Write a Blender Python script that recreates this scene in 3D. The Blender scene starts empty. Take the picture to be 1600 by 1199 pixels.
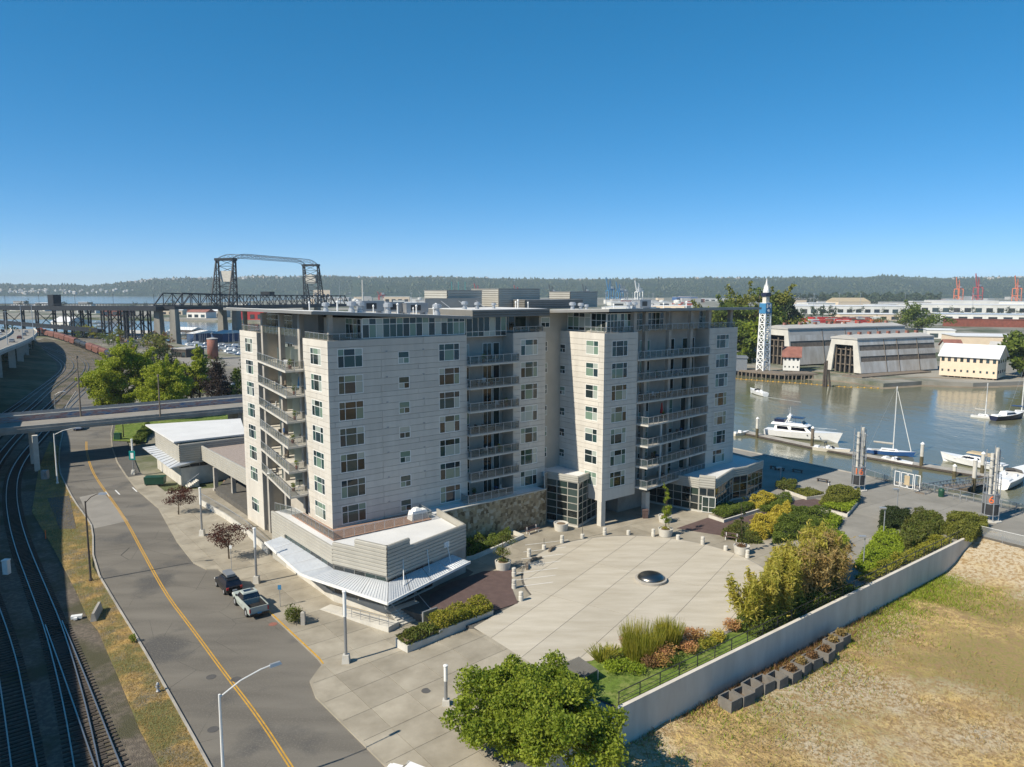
import bpy, math, random
import numpy as np
from mathutils import Matrix, Vector
random.seed(7); RNG = np.random.default_rng(7)
rad = math.radians
SC = bpy.context.scene
COL = SC.collection

# ------------------------------------------------------------------ camera, sky, sun, exposure
CAM_H, FOC, HOR, ROLL = 32.0, 1157.0, 453.7, 0.0015
PITCH = math.atan((599.5 - HOR) / FOC)
cam = bpy.data.cameras.new('camera'); cam_o = bpy.data.objects.new('camera', cam); COL.objects.link(cam_o)
cam.sensor_width = 36.0; cam.lens = FOC / 1600 * 36.0; cam.clip_start = 0.5; cam.clip_end = 40000
cam_o.matrix_world = Matrix.Translation((0, 0, CAM_H)) @ Matrix.Rotation(math.pi / 2 - PITCH, 4, 'X') @ Matrix.Rotation(ROLL, 4, 'Z')
SC.camera = cam_o
SUN_AZ, SUN_EL = 237.5, 42.5            # compass style: 0 = +Y, 90 = +X
world = bpy.data.worlds.new('World'); SC.world = world; world.use_nodes = True
wn = world.node_tree; bg = wn.nodes['Background']
sky = wn.nodes.new('ShaderNodeTexSky'); sky.sky_type = 'NISHITA'; sky.sun_disc = False
sky.sun_elevation = rad(SUN_EL); sky.sun_rotation = rad(SUN_AZ)
sky.altitude = 5000; sky.air_density = 0.9; sky.dust_density = 2.0; sky.ozone_density = 6.0
hs = wn.nodes.new('ShaderNodeHueSaturation'); hs.inputs['Saturation'].default_value = 1.25; hs.inputs['Hue'].default_value = 0.499
wn.links.new(sky.outputs[0], hs.inputs['Color']); gm = wn.nodes.new('ShaderNodeGamma'); gm.inputs[1].default_value = 0.7; wn.links.new(hs.outputs[0], gm.inputs[0])
wn.links.new(gm.outputs[0], bg.inputs[0]); bg.inputs[1].default_value = 0.15
sun = bpy.data.lights.new('sun', 'SUN'); sun_o = bpy.data.objects.new('sun', sun); COL.objects.link(sun_o)
sun.energy = 4.1; sun.angle = rad(0.5); sun.color = (1.0, 0.91, 0.76)
_d = Vector((math.sin(rad(SUN_AZ)) * math.cos(rad(SUN_EL)), math.cos(rad(SUN_AZ)) * math.cos(rad(SUN_EL)), math.sin(rad(SUN_EL))))
sun_o.rotation_euler = _d.to_track_quat('Z', 'Y').to_euler()
sun_o.location = (-200, -120, 250)
vs = SC.view_settings
vs.view_transform = 'Standard'; vs.look = 'None'; vs.gamma = 1.0; vs.use_curve_mapping = False; vs.exposure = 0.72

# ------------------------------------------------------------------ survey: a point of the drone photograph -> a place on level ground z
def g(u, v, z=0.0):
    c, s = math.cos(ROLL), math.sin(ROLL)
    x = ((u - 800) * c + (v - 599.5) * s) / FOC; y = (-(u - 800) * s + (v - 599.5) * c) / FOC
    cp, sp = math.cos(PITCH), math.sin(PITCH)
    d = (x, cp - y * sp, -sp - y * cp)
    t = (z - CAM_H) / d[2]
    return Vector((d[0] * t, d[1] * t, z))
def g2(u, v, z=0.0): return g(u, v, z).xy
def hgt(u, v, p):                       # height of a point standing above ground place p
    c, s = math.cos(ROLL), math.sin(ROLL)
    x = ((u - 800) * c + (v - 599.5) * s) / FOC; y = (-(u - 800) * s + (v - 599.5) * c) / FOC
    cp, sp = math.cos(PITCH), math.sin(PITCH)
    d = (x, cp - y * sp, -sp - y * cp)
    return CAM_H + d[2] * math.hypot(p[0], p[1]) / math.hypot(d[0], d[1])

# ------------------------------------------------------------------ materials
MAT = {}
def M(name, col, rough=0.75, var=0.12, scale=1.5, metal=0.0, bump=0.0, bscale=20, spec=0.4, col2=None, detail=5, rand=0.0, stretch=None, alpha=1.0):
    if name in MAT: return MAT[name]
    m = bpy.data.materials.new(name); m.use_nodes = True; MAT[name] = m
    n = m.node_tree.nodes; l = m.node_tree.links; b = n['Principled BSDF']
    b.inputs['Roughness'].default_value = rough; b.inputs['Metallic'].default_value = metal
    b.inputs['Specular IOR Level'].default_value = spec
    geo = n.new('ShaderNodeNewGeometry'); vec = geo.outputs['Position']
    if stretch:
        mp = n.new('ShaderNodeMapping'); mp.inputs['Scale'].default_value = stretch[:3]
        if len(stretch) > 3: mp.inputs['Rotation'].default_value = (0, 0, stretch[3])
        l.new(vec, mp.inputs[0]); vec = mp.outputs[0]
    nz = n.new('ShaderNodeTexNoise'); nz.inputs['Scale'].default_value = scale; nz.inputs['Detail'].default_value = detail; nz.inputs['Roughness'].default_value = 0.62
    l.new(vec, nz.inputs['Vector'])
    cr = n.new('ShaderNodeValToRGB'); e = cr.color_ramp.elements
    e[0].position = 0.28; e[1].position = 0.72
    c2 = col2 if col2 else tuple(min(1, c * (1 + var)) for c in col)
    c1 = col if col2 else tuple(c * (1 - var) for c in col)
    e[0].color = (*c1, 1); e[1].color = (*c2, 1)
    l.new(nz.outputs[0], cr.inputs[0]); out = cr.outputs[0]
    if rand:
        oi = n.new('ShaderNodeObjectInfo'); mr = n.new('ShaderNodeMapRange'); mr.inputs[3].default_value = 1 - rand; mr.inputs[4].default_value = 1 + rand
        l.new(oi.outputs['Random'], mr.inputs[0])
        mx = n.new('ShaderNodeMix'); mx.data_type = 'RGBA'; mx.blend_type = 'MULTIPLY'; mx.inputs[0].default_value = 1
        l.new(out, mx.inputs[6]); l.new(mr.outputs[0], mx.inputs[7]); out = mx.outputs[2]
    l.new(out, b.inputs['Base Color'])
    if bump:
        n2 = n.new('ShaderNodeTexNoise'); n2.inputs['Scale'].default_value = bscale; n2.inputs['Detail'].default_value = 4
        l.new(geo.outputs['Position'], n2.inputs['Vector'])
        bp = n.new('ShaderNodeBump'); bp.inputs['Strength'].default_value = bump; bp.inputs['Distance'].default_value = 0.05
        l.new(n2.outputs[0], bp.inputs['Height']); l.new(bp.outputs[0], b.inputs['Normal'])
    if alpha < 1: b.inputs['Alpha'].default_value = alpha
    return m
def mix3(name, cols, scales, rough=0.9, bump=0.3, bscale=6, stretch=None):
    """ground: three colours mixed by two noises of different grain"""
    m = bpy.data.materials.new(name); m.use_nodes = True; MAT[name] = m
    n = m.node_tree.nodes; l = m.node_tree.links; b = n['Principled BSDF']; b.inputs['Roughness'].default_value = rough
    b.inputs['Specular IOR Level'].default_value = 0.2
    geo = n.new('ShaderNodeNewGeometry'); vec = geo.outputs['Position']
    if stretch:
        mp = n.new('ShaderNodeMapping'); mp.inputs['Scale'].default_value = stretch[:3]; mp.inputs['Rotation'].default_value = (0, 0, stretch[3])
        l.new(vec, mp.inputs[0]); vec = mp.outputs[0]
    prev = None
    for i, (c, s) in enumerate(zip(cols[1:], scales)):
        nz = n.new('ShaderNodeTexNoise'); nz.inputs['Scale'].default_value = s; nz.inputs['Detail'].default_value = 8; nz.inputs['Roughness'].default_value = 0.68
        l.new(vec, nz.inputs['Vector'])
        mr = n.new('ShaderNodeMapRange'); mr.inputs[1].default_value = 0.46; mr.inputs[2].default_value = 0.58
        l.new(nz.outputs[0], mr.inputs[0])
        mx = n.new('ShaderNodeMix'); mx.data_type = 'RGBA'
        if prev is None: mx.inputs[6].default_value = (*cols[0], 1)
        else: l.new(prev, mx.inputs[6])
        mx.inputs[7].default_value = (*c, 1); l.new(mr.outputs[0], mx.inputs[0]); prev = mx.outputs[2]
    l.new(prev, b.inputs['Base Color'])
    n2 = n.new('ShaderNodeTexNoise'); n2.inputs['Scale'].default_value = bscale; n2.inputs['Detail'].default_value = 6
    l.new(geo.outputs['Position'], n2.inputs['Vector'])
    bp = n.new('ShaderNodeBump'); bp.inputs['Strength'].default_value = bump; bp.inputs['Distance'].default_value = 0.15
    l.new(n2.outputs[0], bp.inputs['Height']); l.new(bp.outputs[0], b.inputs['Normal'])
    return m
def leafmat(name, c1, c2, c3=None, trans=0.25):
    m = bpy.data.materials.new(name); m.use_nodes = True; MAT[name] = m
    n = m.node_tree.nodes; l = m.node_tree.links; b = n['Principled BSDF']; b.inputs['Roughness'].default_value = 0.55; b.inputs['Specular IOR Level'].default_value = 0.25
    geo = n.new('ShaderNodeNewGeometry')
    cr = n.new('ShaderNodeValToRGB'); e = cr.color_ramp.elements
    e[0].color = (*c1, 1); e[1].color = (*c2, 1)
    if c3: k = e.new(0.9); k.color = (*c3, 1); e[2].position = 1.0
    nz = n.new('ShaderNodeTexNoise'); nz.inputs['Scale'].default_value = 0.7; nz.inputs['Detail'].default_value = 3
    l.new(geo.outputs['Position'], nz.inputs['Vector'])
    ad = n.new('ShaderNodeMath'); ad.operation = 'MULTIPLY_ADD'; ad.inputs[1].default_value = 0.55
    mm = n.new('ShaderNodeMath'); mm.operation = 'MULTIPLY_ADD'; mm.inputs[1].default_value = 1.1; mm.inputs[2].default_value = -0.3
    l.new(nz.outputs[0], mm.inputs[0])
    l.new(geo.outputs['Random Per Island'], ad.inputs[0]); l.new(mm.outputs[0], ad.inputs[2])
    l.new(ad.outputs[0], cr.inputs[0]); l.new(cr.outputs[0], b.inputs['Base Color'])
    tr = n.new('ShaderNodeBsdfTranslucent'); l.new(cr.outputs[0], tr.inputs[0])
    mx = n.new('ShaderNodeMixShader'); mx.inputs[0].default_value = trans
    l.new(b.outputs[0], mx.inputs[1]); l.new(tr.outputs[0], mx.inputs[2]); l.new(mx.outputs[0], n['Material Output'].inputs[0])
    return m
def glassmat(name, dark, pale, share, rough=0.03):
    """window pane: dark room, pale blind or greenish reflection put into the colour, by pane"""
    m = bpy.data.materials.new(name); m.use_nodes = True; MAT[name] = m
    n = m.node_tree.nodes; l = m.node_tree.links; b = n['Principled BSDF']; b.inputs['Roughness'].default_value = rough
    b.inputs['Specular IOR Level'].default_value = 0.6; b.inputs['IOR'].default_value = 1.5
    oi = n.new('ShaderNodeObjectInfo'); cr = n.new('ShaderNodeValToRGB'); cr.color_ramp.interpolation = 'CONSTANT'
    e = cr.color_ramp.elements; e[0].color = (*dark, 1); e[1].position = 1 - share * .55; e[1].color = (*pale, 1)
    for p_, c_ in ((.28, (dark[0] * 2.0, dark[1] * 2.6, dark[2] * 2.4)), (.5, (dark[0] * 1.5, dark[1] * 1.6, dark[2] * 1.9)), (1 - share, (pale[0] * .45, pale[1] * .6, pale[2] * .52))):  # in-between tints imitate greenish reflections in the pane colour
        k = e.new(min(p_, 1 - share * .6)); k.color = (*c_, 1)
    l.new(oi.outputs['Random'], cr.inputs[0]); l.new(cr.outputs[0], b.inputs['Base Color'])
    return m
def clearglass(name, tint, fac):
    m = bpy.data.materials.new(name); m.use_nodes = True; MAT[name] = m
    n = m.node_tree.nodes; l = m.node_tree.links; b = n['Principled BSDF']
    b.inputs['Base Color'].default_value = (*tint, 1); b.inputs['Roughness'].default_value = 0.05; b.inputs['Specular IOR Level'].default_value = 0.6
    b.inputs['Alpha'].default_value = fac
    return m
M('panel', (0.515, 0.487, 0.435), 0.85, 0.11, 0.8, bump=0.1, bscale=12, rand=0.06, stretch=(1, 1, .16), detail=8)
M('core', (0.40, 0.375, 0.33), 0.9, 0.12, 0.8)
M('concrete', (0.33, 0.31, 0.275), 0.9, 0.25, 0.5, bump=0.15, bscale=14)
M('concrete_light', (0.50, 0.48, 0.43), 0.85, 0.15, 0.8, bump=0.1)
M('plaza_concrete', (0.37, 0.33, 0.26), 0.88, col2=(0.50, 0.46, 0.385), scale=0.45, bump=0.08, rand=0.05, stretch=(0.35, 1.6, 1, -0.75), detail=9)
M('side_concrete', (0.215, 0.19, 0.145), 0.9, col2=(0.36, 0.325, 0.26), scale=0.35, bump=0.1, rand=0.10, detail=9)
M('espl_concrete', (0.19, 0.18, 0.155), 0.9, col2=(0.28, 0.265, 0.235), scale=0.25, rand=0.07, detail=9)
M('joint', (0.10, 0.095, 0.085), 0.95, 0.2)
M('asphalt_dark', (0.085, 0.082, 0.08), 0.92, 0.2, 0.4)
M('road_concrete', (0.235, 0.22, 0.195), 0.9, 0.15, 0.3)
M('yellow_paint', (0.48, 0.27, 0.035), 0.7, 0.25, 2.0)
M('white_paint', (0.7, 0.7, 0.68), 0.6, 0.1, 2.0)
M('white_metal', (0.72, 0.72, 0.70), 0.45, 0.05, 2.0)
M('frame_white', (0.74, 0.74, 0.71), 0.5, 0.04)
M('siding', (0.40, 0.385, 0.34), 0.55, 0.08, 0.6, metal=0.25)
M('siding_dark', (0.17, 0.165, 0.15), 0.55, 0.08, 0.6, metal=0.25)
M('grey_metal', (0.30, 0.31, 0.32), 0.45, 0.1, 1, metal=0.5)
M('fascia', (0.27, 0.265, 0.25), 0.5, 0.06, 1, metal=0.4)
M('dark_metal', (0.035, 0.037, 0.04), 0.5, 0.2, 2)
M('galv', (0.42, 0.44, 0.46), 0.5, 0.12, 2, metal=0.6)
M('canopy', (0.62, 0.64, 0.66), 0.4, 0.06, 1, metal=0.35)
M('roof_white', (0.60, 0.60, 0.59), 0.8, 0.08, 0.25)
M('roof_gravel', (0.30, 0.25, 0.22), 0.95, 0.25, 3)
M('deck_brown', (0.30, 0.19, 0.14), 0.85, 0.15, 1.5)
M('concrete_dark', (0.15, 0.14, 0.125), 0.9, 0.25, 1.2)
M('brick_red', (0.10, 0.066, 0.060), 0.9, 0.2, 1.2, bump=0.2, bscale=10)
M('wallpaint', (0.47, 0.43, 0.37), 0.9, col2=(0.63, 0.59, 0.52), scale=0.5, bump=0.15, bscale=6, stretch=(1, 1, 0.25), detail=9)
M('steel_dome', (0.25, 0.24, 0.22), 0.32, 0.02, 1, metal=1.0)
M('rail_steel', (0.42, 0.40, 0.38), 0.3, 0.12, 1, metal=0.8)
M('tie', (0.06, 0.05, 0.042), 0.95, 0.25, 3)
M('rubber', (0.015, 0.015, 0.016), 0.8, 0.1)
M('bark', (0.10, 0.075, 0.05), 0.95, 0.3, 6)
M('timber', (0.17, 0.14, 0.11), 0.9, 0.35, 3, stretch=(1, 1, 0.3))
M('timber_dark', (0.07, 0.058, 0.05), 0.92, 0.3, 3)
M('wet_timber', (0.09, 0.075, 0.04), 0.8, 0.3, 3)
M('hull_white', (0.78, 0.78, 0.77), 0.25, 0.03)
M('hull_blue', (0.03, 0.10, 0.28), 0.25, 0.05)
M('hull_navy', (0.018, 0.022, 0.05), 0.25, 0.05)
M('hull_cream', (0.60, 0.56, 0.48), 0.35, 0.05)
M('smoked', (0.012, 0.012, 0.02), 0.08, 0.1, spec=0.7)
M('canvas_tan', (0.42, 0.34, 0.22), 0.9, 0.1)
M('canvas_blue', (0.03, 0.07, 0.16), 0.9, 0.1)
M('canvas_grey', (0.38, 0.36, 0.32), 0.9, 0.1)
M('red_paint', (0.42, 0.035, 0.03), 0.6, 0.15)
M('orange_paint', (0.72, 0.17, 0.05), 0.6, 0.1)
M('green_paint', (0.012, 0.06, 0.035), 0.5, 0.15)
M('teal_paint', (0.0, 0.20, 0.19), 0.5, 0.1)
M('blue_paint', (0.045, 0.19, 0.36), 0.5, 0.1)
M('black_paint', (0.012, 0.012, 0.014), 0.25, 0.1, spec=0.6)
M('truck_paint', (0.36, 0.40, 0.37), 0.3, 0.03, spec=0.6)
M('silver_paint', (0.40, 0.41, 0.42), 0.3, 0.04, metal=0.4)
M('bridge_steel', (0.018, 0.022, 0.028), 0.6, 0.2, 0.5)
M('bridge_pier', (0.21, 0.20, 0.175), 0.9, 0.3, 0.15, stretch=(1, 1, 0.4))
M('wagon_brown', (0.155, 0.065, 0.048), 0.75, 0.25, 0.5)
M('rust_red', (0.20, 0.062, 0.04), 0.75, 0.25, 0.5)
M('rust_roof', (0.23, 0.10, 0.075), 0.85, 0.3, 0.4)
M('grey_shed', (0.33, 0.305, 0.27), 0.8, col2=(0.56, 0.56, 0.55), scale=0.35, stretch=(1, 1, 0.2), detail=8)
M('shed_frame', (0.52, 0.50, 0.45), 0.85, 0.12, 0.3)
M('shed_window', (0.15, 0.125, 0.10), 0.6, 0.35, 0.8)
M('cream_wall', (0.66, 0.54, 0.40), 0.85, 0.06, 0.4)
M('white_wall', (0.66, 0.65, 0.61), 0.85, 0.1, 0.1)
M('white_roof', (0.66, 0.67, 0.68), 0.6, 0.08, 0.05)
M('grey_roof', (0.40, 0.39, 0.37), 0.8, 0.12, 0.1)
M('dark_void', (0.012, 0.012, 0.013), 0.9, 0.2)
M('soil', (0.16, 0.115, 0.075), 0.95, 0.3, 2, bump=0.3)
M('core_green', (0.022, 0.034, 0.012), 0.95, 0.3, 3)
M('skin', (0.45, 0.28, 0.20), 0.6, 0.05); M('cloth_white', (0.65, 0.65, 0.64), 0.9, 0.05); M('cloth_dark', (0.02, 0.022, 0.03), 0.9, 0.1)
M('pink_mud', (0.20, 0.165, 0.12), 0.9, 0.3, 0.15, bump=0.3, bscale=2)
M('shore_rock', (0.25, 0.23, 0.18), 0.95, 0.3, 0.3, bump=0.6, bscale=1.5)
mix3('drygrass', [(0.46, 0.325, 0.13), (0.31, 0.205, 0.10), (0.52, 0.38, 0.165), (0.25, 0.21, 0.075), (0.44, 0.375, 0.27), (0.29, 0.20, 0.10)], [0.3, 0.7, 0.07, 0.05, 2.2], bump=0.9, bscale=5)
mix3('verge', [(0.40, 0.27, 0.10), (0.27, 0.185, 0.085), (0.17, 0.145, 0.10), (0.13, 0.13, 0.05)], [0.9, 0.35, 0.2], bump=0.6, bscale=6)
mix3('ballast', [(0.115, 0.098, 0.08), (0.18, 0.152, 0.12), (0.08, 0.076, 0.045)], [2.5, 0.15], bump=0.8, bscale=12)
mix3('cityground', [(0.20, 0.185, 0.155), (0.26, 0.24, 0.19), (0.10, 0.115, 0.055)], [0.02, 0.03], bump=0.1)
mix3('farground', [(0.22, 0.21, 0.18), (0.30, 0.285, 0.25), (0.055, 0.075, 0.035)], [0.01, 0.012], bump=0.0)
mix3('lawn', [(0.12, 0.18, 0.03), (0.19, 0.22, 0.06), (0.08, 0.12, 0.02)], [0.5, 1.5], bump=0.5, bscale=10)
mix3('scrub', [(0.035, 0.055, 0.02), (0.07, 0.08, 0.03), (0.16, 0.14, 0.08)], [0.3, 0.06], bump=0.9, bscale=2.0)
mix3('hillgreen', [(0.020, 0.040, 0.024), (0.034, 0.056, 0.028), (0.014, 0.028, 0.019)], [0.008, 0.02], bump=0.0)
glassmat('pane', (0.014, 0.024, 0.025), (0.34, 0.38, 0.34), 0.42)
glassmat('pane_dark', (0.012, 0.016, 0.016), (0.05, 0.07, 0.065), 0.35)
glassmat('pane_far', (0.02, 0.025, 0.03), (0.06, 0.06, 0.06), 0.3)
clearglass('rail_glass', (0.10, 0.125, 0.118), 0.28)
clearglass('frosted', (0.46, 0.54, 0.50), 0.85)
clearglass('windscreen', (0.02, 0.03, 0.035), 0.8)
leafmat('leaf_bright', (0.085, 0.16, 0.012), (0.23, 0.34, 0.03), (0.36, 0.41, 0.05), trans=0.50)
leafmat('leaf_yellowgreen', (0.146, 0.207, 0.015), (0.317, 0.378, 0.037), (0.439, 0.378, 0.061), trans=0.48)
leafmat('leaf_street', (0.15, 0.23, 0.012), (0.31, 0.41, 0.03), (0.45, 0.48, 0.06), trans=0.5)
leafmat('leaf_dark', (0.012, 0.028, 0.010), (0.045, 0.075, 0.022), (0.070, 0.095, 0.030), trans=0.38)
leafmat('leaf_mid', (0.042, 0.085, 0.014), (0.13, 0.195, 0.03), (0.20, 0.25, 0.042), trans=0.42)
leafmat('leaf_lime', (0.110, 0.183, 0.012), (0.244, 0.366, 0.024), (0.342, 0.415, 0.037), trans=0.38)
leafmat('leaf_gold', (0.300, 0.240, 0.020), (0.550, 0.420, 0.035), (0.620, 0.520, 0.080), trans=0.38)
leafmat('leaf_maroon', (0.030, 0.010, 0.010), (0.085, 0.024, 0.020), (0.130, 0.045, 0.030), trans=0.38)
leafmat('leaf_bamboo', (0.26, 0.29, 0.02), (0.46, 0.45, 0.055), (0.56, 0.47, 0.11), trans=0.50)
leafmat('leaf_bronze', (0.110, 0.091, 0.024), (0.268, 0.171, 0.055), (0.146, 0.195, 0.037), trans=0.38)
leafmat('leaf_peach', (0.380, 0.300, 0.060), (0.550, 0.400, 0.160), (0.550, 0.260, 0.140), trans=0.38)
leafmat('leaf_purple', (0.016, 0.012, 0.012), (0.05, 0.032, 0.028), (0.075, 0.05, 0.04), trans=0.2)
leafmat('leaf_pink', (0.300, 0.090, 0.060), (0.450, 0.170, 0.110), trans=0.38)
leafmat('leaf_straw', (0.440, 0.290, 0.100), (0.620, 0.450, 0.200), (0.360, 0.290, 0.120), trans=0.48)
leafmat('leaf_far', (0.022, 0.042, 0.022), (0.040, 0.068, 0.029), (0.055, 0.080, 0.033), trans=0.1)
leafmat('leaf_far_olive', (0.067, 0.091, 0.015), (0.183, 0.207, 0.034), (0.281, 0.281, 0.055), trans=0.38)
leafmat('leaf_rust', (0.100, 0.045, 0.020), (0.200, 0.100, 0.040), (0.300, 0.180, 0.080), trans=0.38)
def watermat():
    m = bpy.data.materials.new('water'); m.use_nodes = True; MAT['water'] = m
    n = m.node_tree.nodes; l = m.node_tree.links; b = n['Principled BSDF']
    b.inputs['Base Color'].default_value = (0.135, 0.135, 0.082, 1); b.inputs['Roughness'].default_value = 0.14; b.inputs['IOR'].default_value = 1.33
    geo = n.new('ShaderNodeNewGeometry'); prev = None
    for s, st, di in ((0.9, 0.35, 0.10), (0.16, 0.35, 0.5)):
        mp = n.new('ShaderNodeMapping'); mp.inputs['Scale'].default_value = (1.0, 0.55, 1); mp.inputs['Rotation'].default_value = (0, 0, 0.6)
        l.new(geo.outputs['Position'], mp.inputs[0])
        nz = n.new('ShaderNodeTexNoise'); nz.inputs['Scale'].default_value = s; nz.inputs['Detail'].default_value = 4; l.new(mp.outputs[0], nz.inputs['Vector'])
        bp = n.new('ShaderNodeBump'); bp.inputs['Strength'].default_value = st; bp.inputs['Distance'].default_value = di
        l.new(nz.outputs[0], bp.inputs['Height'])
        if prev: l.new(prev, bp.inputs['Normal'])
        prev = bp.outputs[0]
    l.new(prev, b.inputs['Normal'])
watermat()
def asphaltmat():
    m = bpy.data.materials.new('asphalt'); m.use_nodes = True; MAT['asphalt'] = m
    n = m.node_tree.nodes; l = m.node_tree.links; b = n['Principled BSDF']; b.inputs['Roughness'].default_value = 0.92; b.inputs['Specular IOR Level'].default_value = 0.25
    geo = n.new('ShaderNodeNewGeometry')
    def noise(sc, lo, hi, st=None, det=6):
        v = geo.outputs['Position']
        if st: mp = n.new('ShaderNodeMapping'); mp.inputs['Scale'].default_value = st[:3]; mp.inputs['Rotation'].default_value = (0, 0, st[3]); l.new(v, mp.inputs[0]); v = mp.outputs[0]
        z = n.new('ShaderNodeTexNoise'); z.inputs['Scale'].default_value = sc; z.inputs['Detail'].default_value = det; l.new(v, z.inputs['Vector'])
        r = n.new('ShaderNodeMapRange'); r.inputs[1].default_value = lo; r.inputs[2].default_value = hi; l.new(z.outputs[0], r.inputs[0]); return r.outputs[0]
    def mix(a, c, f):
        x = n.new('ShaderNodeMix'); x.data_type = 'RGBA'
        if isinstance(a, tuple): x.inputs[6].default_value = (*a, 1)
        else: l.new(a, x.inputs[6])
        x.inputs[7].default_value = (*c, 1); l.new(f, x.inputs[0]); return x.outputs[2]
    c = mix((0.122, 0.112, 0.097), (0.175, 0.161, 0.138), noise(0.35, .35, .65, (.25, 1.2, 1, .92)))
    c = mix(c, (0.085, 0.082, 0.078), noise(0.13, .56, .66)); c = mix(c, (0.18, 0.167, 0.143), noise(7.0, .5, .8))
    vo = n.new('ShaderNodeTexVoronoi'); vo.feature = 'DISTANCE_TO_EDGE'; vo.inputs['Scale'].default_value = 0.22; l.new(geo.outputs['Position'], vo.inputs['Vector'])
    r = n.new('ShaderNodeMapRange'); r.inputs[1].default_value = .004; r.inputs[2].default_value = .0015; l.new(vo.outputs['Distance'], r.inputs[0])
    mm = n.new('ShaderNodeMath'); mm.operation = 'MULTIPLY'; l.new(r.outputs[0], mm.inputs[0]); l.new(noise(.09, .47, .55), mm.inputs[1]); c = mix(c, (0.045, 0.043, 0.04), mm.outputs[0])
    l.new(c, b.inputs['Base Color'])
asphaltmat()
def stonemat():
    m = bpy.data.materials.new('stonewall'); m.use_nodes = True; MAT['stonewall'] = m
    n = m.node_tree.nodes; l = m.node_tree.links; b = n['Principled BSDF']; b.inputs['Roughness'].default_value = 0.9
    tc = n.new('ShaderNodeTexCoord'); vo = n.new('ShaderNodeTexVoronoi'); vo.distance = 'CHEBYCHEV'; vo.inputs['Scale'].default_value = 2.3; vo.inputs['Randomness'].default_value = 0.75
    l.new(tc.outputs['Object'], vo.inputs['Vector']); sp = n.new('ShaderNodeSeparateColor'); l.new(vo.outputs['Color'], sp.inputs[0])
    cr = n.new('ShaderNodeValToRGB'); e = cr.color_ramp.elements; e[0].color = (0.13, 0.085, 0.04, 1); e[1].color = (0.46, 0.40, 0.30, 1); k = e.new(0.35); k.color = (0.27, 0.21, 0.13, 1); k = e.new(0.6); k.color = (0.36, 0.27, 0.15, 1)
    l.new(sp.outputs[0], cr.inputs[0]); l.new(cr.outputs[0], b.inputs['Base Color'])
    bp = n.new('ShaderNodeBump'); bp.inputs['Strength'].default_value = 0.6; bp.inputs['Distance'].default_value = 0.05; l.new(vo.outputs['Distance'], bp.inputs['Height']); l.new(bp.outputs[0], b.inputs['Normal'])
stonemat()
def muralmat():
    m = bpy.data.materials.new('mural'); m.use_nodes = True; MAT['mural'] = m
    n = m.node_tree.nodes; l = m.node_tree.links; b = n['Principled BSDF']; b.inputs['Roughness'].default_value = 0.85
    geo = n.new('ShaderNodeNewGeometry'); mp = n.new('ShaderNodeMapping'); mp.inputs['Scale'].default_value = (0.35, 0.35, 1.6); l.new(geo.outputs['Position'], mp.inputs[0])
    nz = n.new('ShaderNodeTexNoise'); nz.inputs['Scale'].default_value = 1.2; nz.inputs['Detail'].default_value = 6; l.new(mp.outputs[0], nz.inputs['Vector'])
    cr = n.new('ShaderNodeValToRGB'); e = cr.color_ramp.elements
    e[0].position = 0.33; e[0].color = (0.12, 0.19, 0.34, 1); e[1].position = 0.70; e[1].color = (0.45, 0.43, 0.41, 1)
    for p, c in ((0.42, (0.36, 0.36, 0.37, 1)), (0.52, (0.38, 0.19, 0.17, 1)), (0.58, (0.45, 0.38, 0.35, 1))): k = e.new(p); k.color = c
    l.new(nz.outputs[0], cr.inputs[0]); l.new(cr.outputs[0], b.inputs['Base Color'])
muralmat()

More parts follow.
